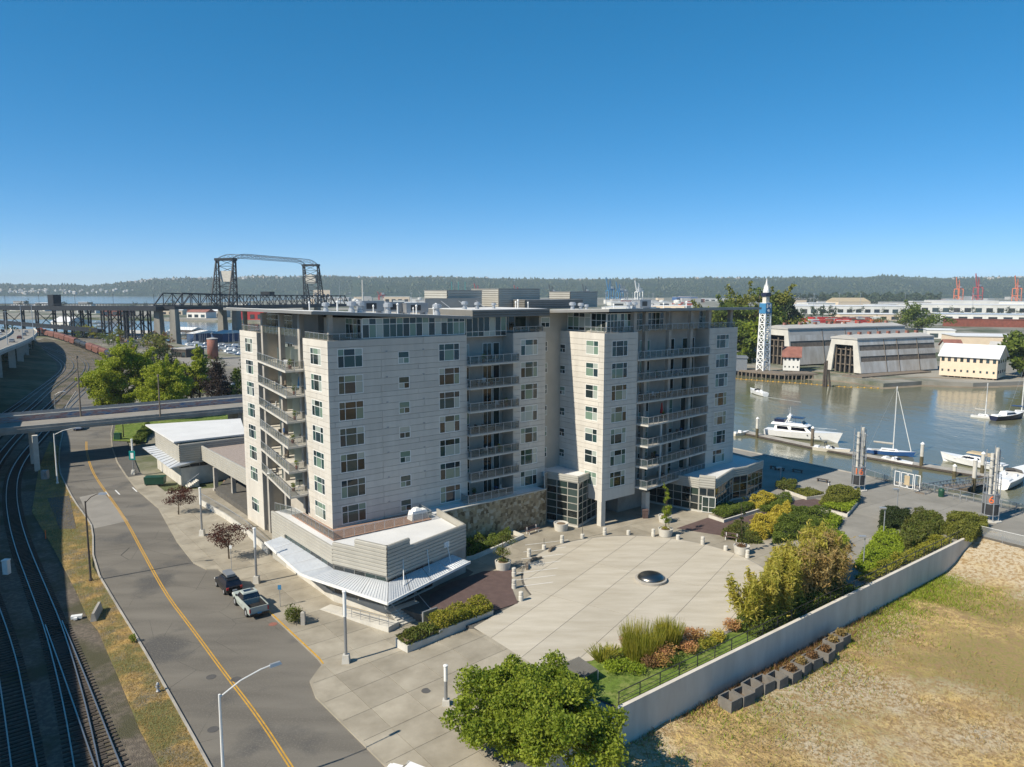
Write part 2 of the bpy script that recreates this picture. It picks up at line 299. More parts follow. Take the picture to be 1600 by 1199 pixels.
# ------------------------------------------------------------------ mesh helpers
WM = {}
def ident(): return Matrix.Identity(4)
def T(x, y, z=0.0): return Matrix.Translation((x, y, z))
def RZ(deg): return Matrix.Rotation(rad(deg), 4, 'Z')
def attach(o, parent, Mw):
    COL.objects.link(o); WM[o.name] = Mw
    if parent: o.parent = parent; o.matrix_local = WM[parent.name].inverted() @ Mw
    else: o.matrix_world = Mw
    return o
class MB:
    def __init__(s): s.v = []; s.f = []; s.mi = []; s.cur = 0
    def add(s, vs, fs):
        b = len(s.v); s.v.extend([tuple(p) for p in vs]); s.f.extend([tuple(b + i for i in f) for f in fs]); s.mi.extend([s.cur] * len(fs)); return s
    def box(s, x0, y0, z0, x1, y1, z1, m=None):
        vs = [(x, y, z) for z in (z0, z1) for y in (y0, y1) for x in (x0, x1)]
        if m is not None: vs = [m @ Vector(v) for v in vs]
        return s.add(vs, [(0, 2, 3, 1), (4, 5, 7, 6), (0, 1, 5, 4), (2, 6, 7, 3), (0, 4, 6, 2), (1, 3, 7, 5)])
    def frustum(s, x0, y0, x1, y1, z0, X0, Y0, X1, Y1, z1):
        return s.add([(x0, y0, z0), (x1, y0, z0), (x1, y1, z0), (x0, y1, z0), (X0, Y0, z1), (X1, Y0, z1), (X1, Y1, z1), (X0, Y1, z1)],
                     [(3, 2, 1, 0), (4, 5, 6, 7), (0, 1, 5, 4), (1, 2, 6, 5), (2, 3, 7, 6), (3, 0, 4, 7)])
    def prism(s, poly, z0, z1, ztop=None):
        n = len(poly); a = sum(poly[i][0] * poly[(i + 1) % n][1] - poly[(i + 1) % n][0] * poly[i][1] for i in range(n))
        if a < 0: poly = poly[::-1]
        top = [(p[0], p[1], ztop(p[0], p[1]) if ztop else z1) for p in poly]
        bot = [(p[0], p[1], (top[i][2] + z0) if ztop else z0) for i, p in enumerate(poly)]
        return s.add(bot + top, [tuple(range(n - 1, -1, -1)), tuple(range(n, 2 * n))] + [(i, (i + 1) % n, n + (i + 1) % n, n + i) for i in range(n)])
    def tube(s, p, q, r, r2=None, n=6):
        p = Vector(p); q = Vector(q); d = (q - p)
        if d.length < 1e-6: return s
        d.normalize(); a = d.orthogonal().normalized(); b = d.cross(a); r2 = r if r2 is None else r2
        vs = [p + (a * math.cos(2 * math.pi * i / n) + b * math.sin(2 * math.pi * i / n)) * r for i in range(n)] + [q + (a * math.cos(2 * math.pi * i / n) + b * math.sin(2 * math.pi * i / n)) * r2 for i in range(n)]
        return s.add(vs, [(i, (i + 1) % n, n + (i + 1) % n, n + i) for i in range(n)] + [tuple(range(n - 1, -1, -1)), tuple(range(n, 2 * n))])
    def path(s, pts, r, n=5):
        for a, b in zip(pts, pts[1:]): s.tube(a, b, r, n=n)
        return s
    def bar(s, p, q, w, h):
        p = Vector(p); q = Vector(q); d = (q - p)
        if d.length < 1e-6: return s
        d.normalize(); up = Vector((0, 0, 1)) if abs(d.z) < 0.95 else Vector((1, 0, 0))
        a = d.cross(up).normalized() * (w / 2); b = a.cross(d).normalized() * (h / 2)
        vs = [e + x + y for e in (p, q) for x, y in ((-a, -b), (a, -b), (a, b), (-a, b))]
        return s.add(vs, [(0, 1, 2, 3), (7, 6, 5, 4), (0, 4, 5, 1), (1, 5, 6, 2), (2, 6, 7, 3), (3, 7, 4, 0)])
    def lathe(s, prof, c=(0, 0, 0), n=14, sx=1, sy=1):
        k = len(prof); vs = [(c[0] + r * math.cos(2 * math.pi * i / n) * sx, c[1] + r * math.sin(2 * math.pi * i / n) * sy, c[2] + z) for r, z in prof for i in range(n)]
        fs = [(j * n + i, j * n + (i + 1) % n, (j + 1) * n + (i + 1) % n, (j + 1) * n + i) for j in range(k - 1) for i in range(n)]
        fs += [tuple(range(n - 1, -1, -1)), tuple((k - 1) * n + i for i in range(n))]
        return s.add(vs, fs)
    def loft(s, rings, caps=True):
        n = len(rings[0]); vs = [p for r in rings for p in r]
        fs = [(j * n + i, j * n + (i + 1) % n, (j + 1) * n + (i + 1) % n, (j + 1) * n + i) for j in range(len(rings) - 1) for i in range(n)]
        if caps: fs += [tuple(range(n - 1, -1, -1)), tuple((len(rings) - 1) * n + i for i in range(n))]
        return s.add(vs, fs)
    def mesh(s, name, mats, smooth=False):
        me = bpy.data.meshes.new(name); me.from_pydata(s.v, [], s.f)
        for m in (mats if isinstance(mats, (list, tuple)) else [mats]): me.materials.append(MAT[m])
        if isinstance(mats, (list, tuple)): me.polygons.foreach_set('material_index', s.mi)
        if smooth: me.polygons.foreach_set('use_smooth', [True] * len(me.polygons))
        me.update(); return me
    def build(s, name, mats, parent=None, Mw=None, smooth=False):
        Mw = Mw if Mw is not None else (WM[parent.name] if parent else ident())
        return attach(bpy.data.objects.new(name, s.mesh(name, mats, smooth)), parent, Mw)
def inst(name, me, parent, Mw): return attach(bpy.data.objects.new(name, me), parent, Mw)
def tag(o, label, cat, group=None):
    o['label'] = label; o['category'] = cat
    if group: o['group'] = group
    return o
def kind(o, k, label=None):
    o['kind'] = k
    if label: o['label'] = label
    return o
def thing(name, label, cat, Mw=None, group=None):
    o = bpy.data.objects.new(name, None); o.empty_display_size = 0.3
    attach(o, None, Mw if Mw is not None else ident()); return tag(o, label, cat, group)
def dup(root, Mw, label=None, group=None, keep=None):
    def rec(o, parent, Mx):
        c = o.copy(); COL.objects.link(c); WM[c.name] = Mx
        if parent: c.parent = parent
        else: c.matrix_world = Mx
        for ch in o.children: rec(ch, c, Mx @ ch.matrix_local)
        return c
    r = rec(root, None, Mw)
    if label: r['label'] = label
    if group: r['group'] = group
    return r
def lerp(a, b, t): return a + (b - a) * t
def P2(a): return [(p[0], p[1]) for p in a]
def resample(pts, step):
    out = [Vector(pts[0])]; acc = 0
    for a, b in zip(pts, pts[1:]):
        a = Vector(a); b = Vector(b); L = (b - a).length; n = max(1, round(L / step))
        out += [a.lerp(b, (i + 1) / n) for i in range(n)]
    return out
def smooth_poly(pts, it=2):
    pts = [Vector(p) for p in pts]
    for _ in range(it):
        o = [pts[0]]
        for a, b in zip(pts, pts[1:]): o += [a.lerp(b, 0.25), a.lerp(b, 0.75)]
        pts = o + [pts[-1]]
    return pts
def offset(pts, d):
    """points of a polyline moved d to its left"""
    out = []
    for i, p in enumerate(pts):
        a = pts[max(0, i - 1)]; b = pts[min(len(pts) - 1, i + 1)]
        t = Vector((b[0] - a[0], b[1] - a[1])).normalized()
        out.append(Vector((p[0] - t.y * d, p[1] + t.x * d)))
    return out
def ribbon(mb, pts, l, r, z, th=0.0):
    A = offset(pts, l); B = offset(pts, r); zz = z if callable(z) else (lambda p: z)
    n = len(pts)
    vs = [(p[0], p[1], zz(p)) for p in A] + [(p[0], p[1], zz(p)) for p in B]
    mb.add(vs, [(i + n, i + 1 + n, i + 1, i) for i in range(n - 1)])
    if th:
        b = [(x, y, z_ - th) for x, y, z_ in vs]
        mb.add(vs[:n] + b[:n], [(i, i + 1, i + 1 + n, i + n) for i in range(n - 1)]); mb.add(vs[n:] + b[n:], [(i + n, i + 1 + n, i + 1, i) for i in range(n - 1)])
        mb.add(b, [(i, i + 1, i + 1 + n, i + n) for i in range(n - 1)])
        mb.add([vs[0], vs[n], b[n], b[0]], [(0, 1, 2, 3)]); mb.add([vs[n - 1], vs[-1], b[-1], b[n - 1]], [(3, 2, 1, 0)])
def clip_half(poly, p, nrm):
    out = []; n = len(poly)
    for i in range(n):
        a = poly[i]; b = poly[(i + 1) % n]
        da = (a[0] - p[0]) * nrm[0] + (a[1] - p[1]) * nrm[1]; db = (b[0] - p[0]) * nrm[0] + (b[1] - p[1]) * nrm[1]
        if da >= 0: out.append(a)
        if (da >= 0) != (db >= 0):
            t = da / (da - db); out.append((a[0] + (b[0] - a[0]) * t, a[1] + (b[1] - a[1]) * t))
    return out
def paving(parent, poly, org, ang, us, vs_, zf, mat, name='slab', gap=0.035, th=0.05):
    """slabs laid between the joint lines us / vs_ of a frame at org turned by ang, cut to poly"""
    c, s = math.cos(rad(ang)), math.sin(rad(ang)); k = 0
    for u0, u1 in zip(us, us[1:]):
        for v0, v1 in zip(vs_, vs_[1:]):
            q = poly; g_ = gap / 2
            for (uu, vv, nu, nv) in ((u0 + g_, 0, 1, 0), (u1 - g_, 0, -1, 0), (0, v0 + g_, 0, 1), (0, v1 - g_, 0, -1)):
                p = (org[0] + uu * c - vv * s, org[1] + uu * s + vv * c); q = clip_half(q, p, (nu * c - nv * s, nu * s + nv * c))
                if len(q) < 3: break
            if len(q) < 3: continue
            q2 = []
            for p in q:
                if not q2 or (abs(p[0] - q2[-1][0]) + abs(p[1] - q2[-1][1])) > 1e-3: q2.append(p)
            if len(q2) < 3: continue
            A = abs(sum(q2[i][0] * q2[(i + 1) % len(q2)][1] - q2[(i + 1) % len(q2)][0] * q2[i][1] for i in range(len(q2)))) / 2
            if A < 0.15: continue
            MB().prism(q2, -th, 0, ztop=zf).build(name, mat, parent, ident()); k += 1
    return k
def np_quads(name, V, mat, parent=None, Mw=None):
    n = len(V) // 4; me = bpy.data.meshes.new(name)
    me.vertices.add(n * 4); me.vertices.foreach_set('co', V.astype(np.float32).ravel())
    me.loops.add(n * 4); me.loops.foreach_set('vertex_index', np.arange(n * 4, dtype=np.int32))
    me.polygons.add(n); me.polygons.foreach_set('loop_start', np.arange(0, n * 4, 4, dtype=np.int32))
    me.materials.append(MAT[mat]); me.update(calc_edges=True)
    Mw = Mw if Mw is not None else (WM[parent.name] if parent else ident())
    return attach(bpy.data.objects.new(name, me), parent, Mw)
def leaf_quads(C, size, flat=0.0, elong=1.0, up=None):
    n = len(C); a = RNG.normal(size=(n, 3)); a /= np.linalg.norm(a, axis=1)[:, None]
    if up is not None: a = a * (1 - up) + np.array([0, 0, 1.0]) * up * np.sign(RNG.random((n, 1)) + 0.2); a /= np.linalg.norm(a, axis=1)[:, None]
    b = np.cross(a, RNG.normal(size=(n, 3))); b /= np.linalg.norm(b, axis=1)[:, None]
    s = (size * RNG.uniform(0.55, 1.3, n))[:, None]
    a = a * s * elong; b = b * s * 0.6
    V = np.empty((n, 4, 3)); V[:, 0] = C - a * 0.5; V[:, 1] = C + b * 0.5 - a * 0.05; V[:, 2] = C + a * 0.5; V[:, 3] = C - b * 0.5 + a * 0.05
    return V.reshape(-1, 3)
def cloud(clumps, n, fill=0.55):
    """n points through ellipsoid clumps (cx,cy,cz,rx,ry,rz), denser to the skin"""
    cl = np.array(clumps, float); w = (cl[:, 3] * cl[:, 4] * cl[:, 5]) ** 0.67; idx = RNG.choice(len(cl), n, p=w / w.sum())
    d = RNG.normal(size=(n, 3)); d /= np.linalg.norm(d, axis=1)[:, None]
    r = (fill + (1 - fill) * RNG.random(n)) * RNG.uniform(0.85, 1.1, n)
    return cl[idx, :3] + d * cl[idx, 3:] * r[:, None]
def tree(name, label, p, h, cr, leaf, n, size, trunk_h=None, cat='tree', group=None, shape='round', tr=None, nclump=26, zbase=None, seed=1, cs=(.22, .46)):
    r = random.Random(seed); x, y, z = p; t = thing(name, label, cat, T(x, y, z), group)
    th = trunk_h if trunk_h is not None else h * 0.28; tr = tr or h * 0.02
    cz = (th + h) / 2; hz = (h - th) / 2; cl = []; mb = MB()
    mb.tube((0, 0, -0.2), (0.1 * r.uniform(-1, 1), 0.1 * r.uniform(-1, 1), th * 1.1), tr * 1.25, tr * 0.9, 7)
    mb.tube((0, 0, th * 1.05), (0.3 * r.uniform(-1, 1), 0.3 * r.uniform(-1, 1), h * 0.8), tr * 0.9, tr * 0.25, 6)
    ph = [r.uniform(0, 6.28) for _ in range(3)]
    for i in range(nclump):
        a = r.uniform(0, 2 * math.pi); e = r.uniform(-1, 1)
        lob = 1 + .22 * math.sin(2 * a + ph[0]) + .16 * math.sin(3 * a + ph[1] + e * 2)
        if shape == 'cone': k = (1 - (e + 1) / 2) * 0.85 + 0.1
        elif shape == 'column': k = 0.75 * math.sqrt(max(0.05, 1 - abs(e) ** 3))
        else: k = math.sqrt(max(0.02, 1 - e * e)) * lob
        q = k * cr * r.uniform(0.3, 0.92) if shape != 'cone' else k * cr * r.uniform(0.5, 0.9)
        c = (math.cos(a) * q, math.sin(a) * q, cz + e * hz * (0.9 if shape != 'round' else .86 * (1 - .15 * math.sin(2 * a + ph[2]))))
        s = cr * r.uniform(*cs) * (0.6 + 0.4 * min(1, k)) * (26 / nclump) ** .22
        cl.append((*c, s * r.uniform(.8, 1.3), s * r.uniform(.8, 1.3), s * r.uniform(0.5, 0.85)))
        if i % 2 == 0: mb.tube((0, 0, max(th * 0.9, c[2] - q * 0.8 - 0.3)), c, tr * 0.4, tr * 0.08, 5)
        if h > 6 and i % 3 == 0:                       # a sprig that stands out of the crown
            o = Vector((c[0], c[1], c[2] - cz)); o = o.normalized() if o.length > .01 else Vector((0, 0, 1))
            for j in range(3): w = Vector(c) + o * s * (.8 + .45 * j); cl.append((w.x, w.y, w.z, s * .3, s * .3, s * .3))
    mb.build('trunk', 'bark', t, smooth=True)
    np_quads('crown', leaf_quads(cloud(cl, n, 0.4), size), leaf, t)
    return t
def inpoly(x, y, poly):
    c = False; n = len(poly); j = n - 1
    for i in range(n):
        if ((poly[i][1] > y) != (poly[j][1] > y)) and (x < (poly[j][0] - poly[i][0]) * (y - poly[i][1]) / (poly[j][1] - poly[i][1] + 1e-12) + poly[i][0]): c = not c
        j = i
    return c
def shrub_mass(name, label, poly, z0, h, leaf, dens, size, cat='shrub', group=None, dome=0.0, lumps=0.15, parent=None, part='foliage', elong=1.0):
    """clipped or loose planting filling a ground outline: leaves on top and sides over a solid dark core"""
    poly = P2(poly); cx = sum(p[0] for p in poly) / len(poly); cy = sum(p[1] for p in poly) / len(poly)
    t = parent or thing(name, label, cat, T(cx, cy, z0), group)
    xs = [p[0] for p in poly]; ys = [p[1] for p in poly]
    A = abs(sum(poly[i][0] * poly[(i + 1) % len(poly)][1] - poly[(i + 1) % len(poly)][0] * poly[i][1] for i in range(len(poly)))) / 2
    R_ = max(max(abs(x - cx) for x in xs), max(abs(y - cy) for y in ys))
    ph = [random.uniform(0, 6.3) for _ in range(6)]; hum = []
    while len(hum) < max(4, int(A / 1.1)): hum.append((random.uniform(min(xs), max(xs)), random.uniform(min(ys), max(ys)), random.uniform(.5, 1.5) ** 2))
    def top(x, y):
        b = math.sin(x * 1.9 + ph[0]) * math.cos(y * 1.7 + ph[1]) * 0.6 + math.sin(x * 4.1 + ph[2] + y * 2.2) * math.cos(y * 3.7 + ph[3]) * 0.4
        d = 1 - dome * min(1, (((x - cx) ** 2 + (y - cy) ** 2) / (R_ * R_ + 1e-6)))
        k = max(1 - ((x - q[0]) ** 2 + (y - q[1]) ** 2) / q[2] for q in hum)
        return h * max(0.15, d * (1 + lumps * b) * (1 - (.25 + lumps) * (1 - math.sqrt(max(0, k)))))
    pts = []; n1 = int(A * dens)
    while len(pts) < n1:
        x = random.uniform(min(xs), max(xs)); y = random.uniform(min(ys), max(ys))
        if inpoly(x, y, poly): pts.append((x - cx, y - cy, top(x, y) * (1 - 0.35 * random.random() ** 2)))
    for i in range(len(poly)):
        a = poly[i]; b = poly[(i + 1) % len(poly)]; L = math.hypot(b[0] - a[0], b[1] - a[1])
        for _ in range(int(L * h * dens * 0.8)):
            k = random.random(); x = lerp(a[0], b[0], k); y = lerp(a[1], b[1], k); x += random.gauss(0, 0.12); y += random.gauss(0, 0.12)
            pts.append((x - cx, y - cy, random.random() * top(x, y)))
    sh = [(cx + (p[0] - cx) * 0.9, cy + (p[1] - cy) * 0.9) for p in poly]
    MB().prism([(p[0] - cx, p[1] - cy) for p in sh], 0.0, h * 0.28 * (1 - 0.5 * dome)).build('inner_core', 'core_green', t)  # solid dark green block filling the inside of the planting
    np_quads(part, leaf_quads(np.array(pts), size, elong=elong), leaf, t)
    return t
def bush(name, label, p, r, h, leaf, n, size, cat='shrub', group=None, elong=1.0, up=None):
    t = thing(name, label, cat, T(*p), group)
    cl = [(random.uniform(-.5, .5) * r, random.uniform(-.5, .5) * r, h * random.uniform(.4, .62), r * .55, r * .55, h * .42) for _ in range(7)]
    np_quads('foliage', leaf_quads(cloud(cl, n, 0.5), size, elong=elong, up=up), leaf, t)
    mb = MB()
    for i in range(6): a = i * 1.05; mb.tube((0, 0, -.05), (math.cos(a) * r * .5, math.sin(a) * r * .5, h * .6), .03, .012, 4)
    mb.build('stems', 'bark', t); return t
def grasses(name, label, p, r, h, leaf, n, cat='grass clump', group=None, w=0.02, lean=0.4):
    t = thing(name, label, cat, T(*p), group); V = np.empty((n, 4, 3))
    a = RNG.uniform(0, 6.283, n); q = r * np.sqrt(RNG.random(n)); hh = h * RNG.uniform(.5, 1.1, n)
    b = np.stack([np.cos(a) * q, np.sin(a) * q, np.zeros(n)], 1); d = np.stack([np.cos(a) * lean * hh * RNG.random(n), np.sin(a) * lean * hh * RNG.random(n), hh], 1)
    k = RNG.uniform(0, 6.283, n); s = np.stack([np.cos(k), np.sin(k), np.zeros(n)], 1) * w
    V[:, 0] = b - s; V[:, 1] = b + s; V[:, 2] = b + d + s * .4; V[:, 3] = b + d - s * .4
    np_quads('blades', V.reshape(-1, 3), leaf, t); return t

# ------------------------------------------------------------------ ground, water, street
ZS = -1.0                                # street level; the plaza is 0, the vacant lot -3, the river -4
BW = T(-20.34, 81.43) @ RZ(38.5)         # frame of the apartment building: x along its front, y into it
RW = BW @ T(35.68, -7.43)                # the same frame moved to the corner of its right wing
def bw(x, y, M_=BW): return (M_ @ Vector((x, y, 0))).xy
def flat(name, poly, z, mat, th=0.0, k='structure', label=None, parent=None):
    mb = MB(); mb.prism(P2(poly), z - max(th, 0.02), z); o = mb.build(name, mat, parent, ident())
    if not parent: kind(o, k, label)
    return o
o = MB(); o.add([(-15000, -3000, -4), (15000, -3000, -4), (15000, 16000, -4), (-15000, 16000, -4)], [(0, 1, 2, 3)])
kind(o.build('river', 'water'), 'structure')
WALL0, WALL1 = Vector((8.0, 53.3)), Vector((61.4, 95.0)); WD = (WALL1 - WALL0).normalized()
Q0, Q1 = g2(1146, 701), g2(1600, 795); QD = (Q1 - Q0).normalized()
shore = [g2(u, v, -2) for u, v in ((480, 565), (380, 559), (330, 550), (250, 534), (120, 521), (-90, 513))]
flat('city_ground', [WALL0 - WD * 130, WALL0, bw(20, 0), Q0 - QD * 10, Q0 - QD * 150] + shore + [(-1800, 900), (-1800, -300), (-150, -300)], -1.16, 'cityground', 6)
# plaza level
CC, CR = Vector((15.4, 79.9)), 14.1

curbR = [g2(u, v, ZS) for u, v in ((190, 612), (180, 650), (174.4, 678), (176.6, 701), (184.5, 723), (198, 743.5), (216, 766), (250, 795), (279, 847), (305, 880), (325, 890), (344, 890), (422, 957), (500, 1030), (507, 1040), (498, 1052), (488, 1066), (497, 1090), (608, 1199), (690, 1292))]
curbL = [g2(u, v, ZS) for u, v in ((118, 612), (99, 640), (99, 671), (92, 701), (91, 735), (102, 759), (115, 784), (135, 811), (144, 826), (144.5, 885), (187, 957), (216, 1004), (261, 1083), (302, 1157), (325, 1199), (372, 1285))]
curbL = smooth_poly(curbL, 1)
flat('street', curbL + curbR[::-1], ZS, 'asphalt', 0.2)
pave_pad = flat('concrete_road_patch', [g2(u, v, ZS) for u, v in ((124, 777), (161, 769), (201, 814), (147, 826))], ZS + 0.004, 'road_concrete')
flat('asphalt_pad', [g2(u, v, ZS) for u, v in ((74, 779), (108, 775), (119, 827), (93, 827))], ZS + 0.06, 'asphalt_dark')
yl = smooth_poly([g2(u, v, ZS) for u, v in ((135, 690), (135, 705), (142, 732), (155, 755), (175.5, 782), (198, 815.5), (220.5, 858), (259, 929), (300, 982), (350, 1051), (403, 1119), (455, 1199), (500, 1270))], 2)
mk = MB()
for d in (-0.17, 0.05): ribbon(mk, yl, d + 0.12, d, ZS + 0.008)
kind(mk.build('yellow_centre_line', 'yellow_paint'), 'structure')
mk = MB()
for a, b in (((180, 766), (187, 773)), ((207, 762), (214, 768.5)), ((165, 768), (171, 776))): ribbon(mk, [g2(*a, ZS), g2(*b, ZS)], 0.09, -0.09, ZS + 0.008)
kind(mk.build('white_lane_dashes', 'white_paint'), 'structure')
# kerbs
mk = MB(); ribbon(mk, curbR, 0.0, -0.22, ZS + 0.13, 0.3); kind(mk.build('kerb', 'side_concrete'), 'structure')
mk = MB(); ribbon(mk, curbL, 0.18, 0.0, ZS + 0.14, 0.3); kind(mk.build('kerb', 'concrete'), 'structure')
mk = MB(); ribbon(mk, [g2(422, 957, ZS), g2(500, 1030, ZS), g2(507, 1039, ZS)], -0.01, -0.17, ZS + 0.138, 0.1); kind(mk.build('yellow_kerb_paint', 'yellow_paint'), 'structure')
# sidewalk and driveway apron, rising from the street to the plaza
C0 = g2(500, 1080, ZS); C1 = g2(608, 1199, ZS); CDIR = (C1 - C0).normalized(); CN = Vector((-CDIR.y, CDIR.x))
J2 = Vector((-3.6, 67.4)); DT = (J2 - C0).dot(CN)
def zf(x, y):
    p = Vector((x, y)) - C0; s_ = max(0, min(1, p.dot(CN) / DT)); w = max(0, min(1, (p.dot(CDIR) + 3.5) / 4.0))
    return -0.86 + 0.86 * s_ * w
side = curbR + [WALL0 - WD * 12, WALL0, Vector((2.2, 59.8)), Vector((-3.6, 67.4)), Vector((-8.2, 69.9)), Vector((-10.4, 71)), bw(0.3, -12.2), bw(-2.5, -5.5), bw(-2.5, 11), bw(0.3, 12), bw(0.3, 28), Vector((-46, 122)), Vector((-57, 118.5)), Vector((-68, 132)), g2(198, 690, ZS), g2(204, 650, ZS)]
side = [Vector(p) for p in clip_half(P2(side), WALL0, (-WD.y, WD.x))]
sw = kind(MB().prism(P2(side), -1.3, -0.93).build('sidewalk', 'joint'), 'structure')
ang = math.degrees(math.atan2((g2(500, 1030, ZS) - g2(250, 795, ZS)).y, (g2(500, 1030, ZS) - g2(250, 795, ZS)).x))
side_in = offset([Vector(p) for p in curbR], -0.0)
us = [-82 + 3.3 * i for i in range(42)]; vv_ = [-30 + 3.3 * i for i in range(22)]
org = g2(500, 1030, ZS)
paving(sw, P2(side), org, ang, us, vv_, zf, 'side_concrete', th=0.09)
# plaza
pl = [(-3.6, 67.4), (2.2, 59.8), WALL0, WALL1, Q1 + (WALL1 - Q1) * 0.0 + QD * 60, Q1 + QD * 60, Q0 - QD * 150, (-60, 250), bw(0.4, 45), bw(0.4, 5), bw(0.4, -12), (-10.4, 71), (-8.2, 69.9)]
pl[4] = WALL1 + QD * 75
pz = kind(MB().prism(P2(pl), -6, -0.05).build('plaza_ground', 'joint'), 'structure')
ring = [(CC.x + CR * math.cos(2 * math.pi * i / 64), CC.y + CR * math.sin(2 * math.pi * i / 64)) for i in range(64)]
# the round court runs on into the driveway: one outline
a0 = [(CC.x + CR * math.cos(t), CC.y + CR * math.sin(t)) for t in np.linspace(rad(-100), rad(200), 60)]
court = a0 + [(0.2, 72.4), (-1.5, 70.3), (-3.6, 67.4), (2.2, 59.8), (7.0, 61.0), (9.8, 63.2)]
ca = math.degrees(math.atan2(93.9 - 65.5, 16.3 + 1.7))
paving(pz, court, (-1.7, 65.5), ca, [-30, 11, 22, 60], [-22.5, -17.6, -12.8, -8.7, -4.3, 0, 4.5, 10], lambda x, y: 0.004, 'plaza_concrete', gap=0.045)
MB().prism(court, -0.02, -0.012).build('court_joint_bed', 'joint', pz, ident())
# pavement round the court and the esplanade, in large bays
espl = [p for p in P2(pl)]
def not_court(q):
    return True
o = MB()
ringo = [(CC.x + (CR + 0.25) * math.cos(t), CC.y + (CR + 0.25) * math.sin(t)) for t in np.linspace(rad(-60), rad(205), 60)]
band = ringo + [(-8.2, 72), bw(12.5, -10), bw(12, -2), bw(31, -2), bw(33, -6), bw(50, 2), bw(66, 2), bw(63, -14), bw(48, -32)]
paving(pz, P2(band), CC, 38.5, [-60 + 6 * i for i in range(20)], [-40 + 6 * i for i in range(16)], lambda x, y: 0.0, 'side_concrete', gap=0.03)
esp = [WALL1, WALL1 - WD * 23, bw(63, -14), bw(66, 2), bw(60, 30), Q0 - QD * 60, Q0 - QD * 0, Q1, Q1 + QD * 60, WALL1 + QD * 75]
qa = math.degrees(math.atan2(QD.y, QD.x))
paving(pz, P2(pl), Q0, qa, [-30 + 7.5 * i for i in range(20)], [-75 + 7.5 * i for i in range(11)], lambda x, y: -0.022, 'espl_concrete', gap=0.03, th=.02)
mk = MB(); mk.box(-3, 0, -0.6, 210, 0.35, 0.12, T(Q0.x, Q0.y) @ RZ(qa) @ T(-80, -0.1)); mk.build('quay_edge', 'concrete', pz, ident())
# brick paving
flat('brick_paving', [g2(*p) for p in ((670, 948), (672, 930), (700, 912), (756, 893), (800, 891), (799, 917), (809, 943), (771, 955), (683, 962))], 0.03, 'brick_red')
flat('brick_paving', [g2(*p) for p in ((1057, 826), (1107, 809), (1131, 817), (1193, 800), (1240, 783), (1266, 778), (1290, 784), (1278, 795), (1230, 802), (1166, 822), (1133, 838))], 0.03, 'brick_red')
mk = MB()
for k in range(7): ribbon(mk, [g2(810 + k * 3.1 - 8, 906 - k * 11 + 12), g2(812 + k * 4 + 52, 907 - k * 11 + 3)], 0.05, -0.05, 0.02)
kind(mk.build('parking_lines', 'white_paint'), 'structure')
# retaining wall of the vacant lot
wt = tag(MB().box(0, -0.35, -3.4, (WALL1 - WALL0).length, 0, 0.28, T(WALL0.x, WALL0.y) @ RZ(math.degrees(math.atan2(WD.y, WD.x)))).build('retaining_wall', 'wallpaint'), 'long off-white concrete retaining wall between dry lot and planted plaza', 'wall')
wa = math.degrees(math.atan2(WD.y, WD.x)); WLM = T(WALL0.x, WALL0.y) @ RZ(wa); WLEN = (WALL1 - WALL0).length
mk = MB()
for i in range(12): mk.box(-0.1 - 3.05 * (i + 1), -0.33, -3.4, -0.16 - 3.05 * i, 0, -0.05, WLM); mk.box(-0.1 - 3.05 * (i + 1), -0.35, -3.4, -0.16 - 3.05 * i, -0.33, -1.7, WLM)
tag(mk.build('block_wall', 'concrete_light'), 'wall of large pale blocks continuing the retaining wall under leafy tree', 'wall')
rl = thing('guard_rail', 'thin dark metal guard rail along the top of the retaining wall', 'railing', WLM)
pm = MB().box(0, 0.25, 0, 0.06, 0.31, 1.15).mesh('post', 'dark_metal')
for i in range(28): inst('post', pm, rl, WLM @ T(0.6 + 2.4 * i, 0))
MB().box(0.5, 0.255, 1.13, 66, 0.305, 1.19).box(0.5, 0.265, 0.62, 66, 0.295, 0.65).box(0.5, 0.265, 0.3, 66, 0.295, 0.33).build('rail', 'dark_metal', rl)
# the vacant lot: rough ground
nx, ny = 96, 84; mb = MB(); vs_ = []
for j in range(ny):
    for i in range(nx):
        x = -8 + 190 * (i / (nx - 1)) ** 1.0; y = -70 + 170 * j / (ny - 1)
        p = WLM @ Vector((x, -y + 100 - 100.2, 0)); q = Vector((x, -y + 100 - 100.2))
        w = (T(WALL0.x, WALL0.y) @ RZ(wa)) @ Vector((-60 + 230 * i / (nx - 1), -0.2 - 150 * (j / (ny - 1)) ** 1.6, 0))
        z = -3.05 + 0.13 * math.sin(w.x * .37) * math.cos(w.y * .29) + 0.10 * math.sin(w.x * .9 + w.y * .6) + random.uniform(-.04, .04)
        d = (Vector((w.x, w.y)) - WALL1).dot(Vector((-QD.y, QD.x)))        # distance towards the esplanade
        z += max(0, min(1, (d + 9) / 9)) * 2.85
        vs_.append((w.x, w.y, z))
mb.add(vs_, [(j * nx + i, (j + 1) * nx + i, (j + 1) * nx + i + 1, j * nx + i + 1) for j in range(ny - 1) for i in range(nx - 1)])
kind(mb.build('vacant_lot', 'drygrass', smooth=True), 'structure')
def lotz(p): return -3.0
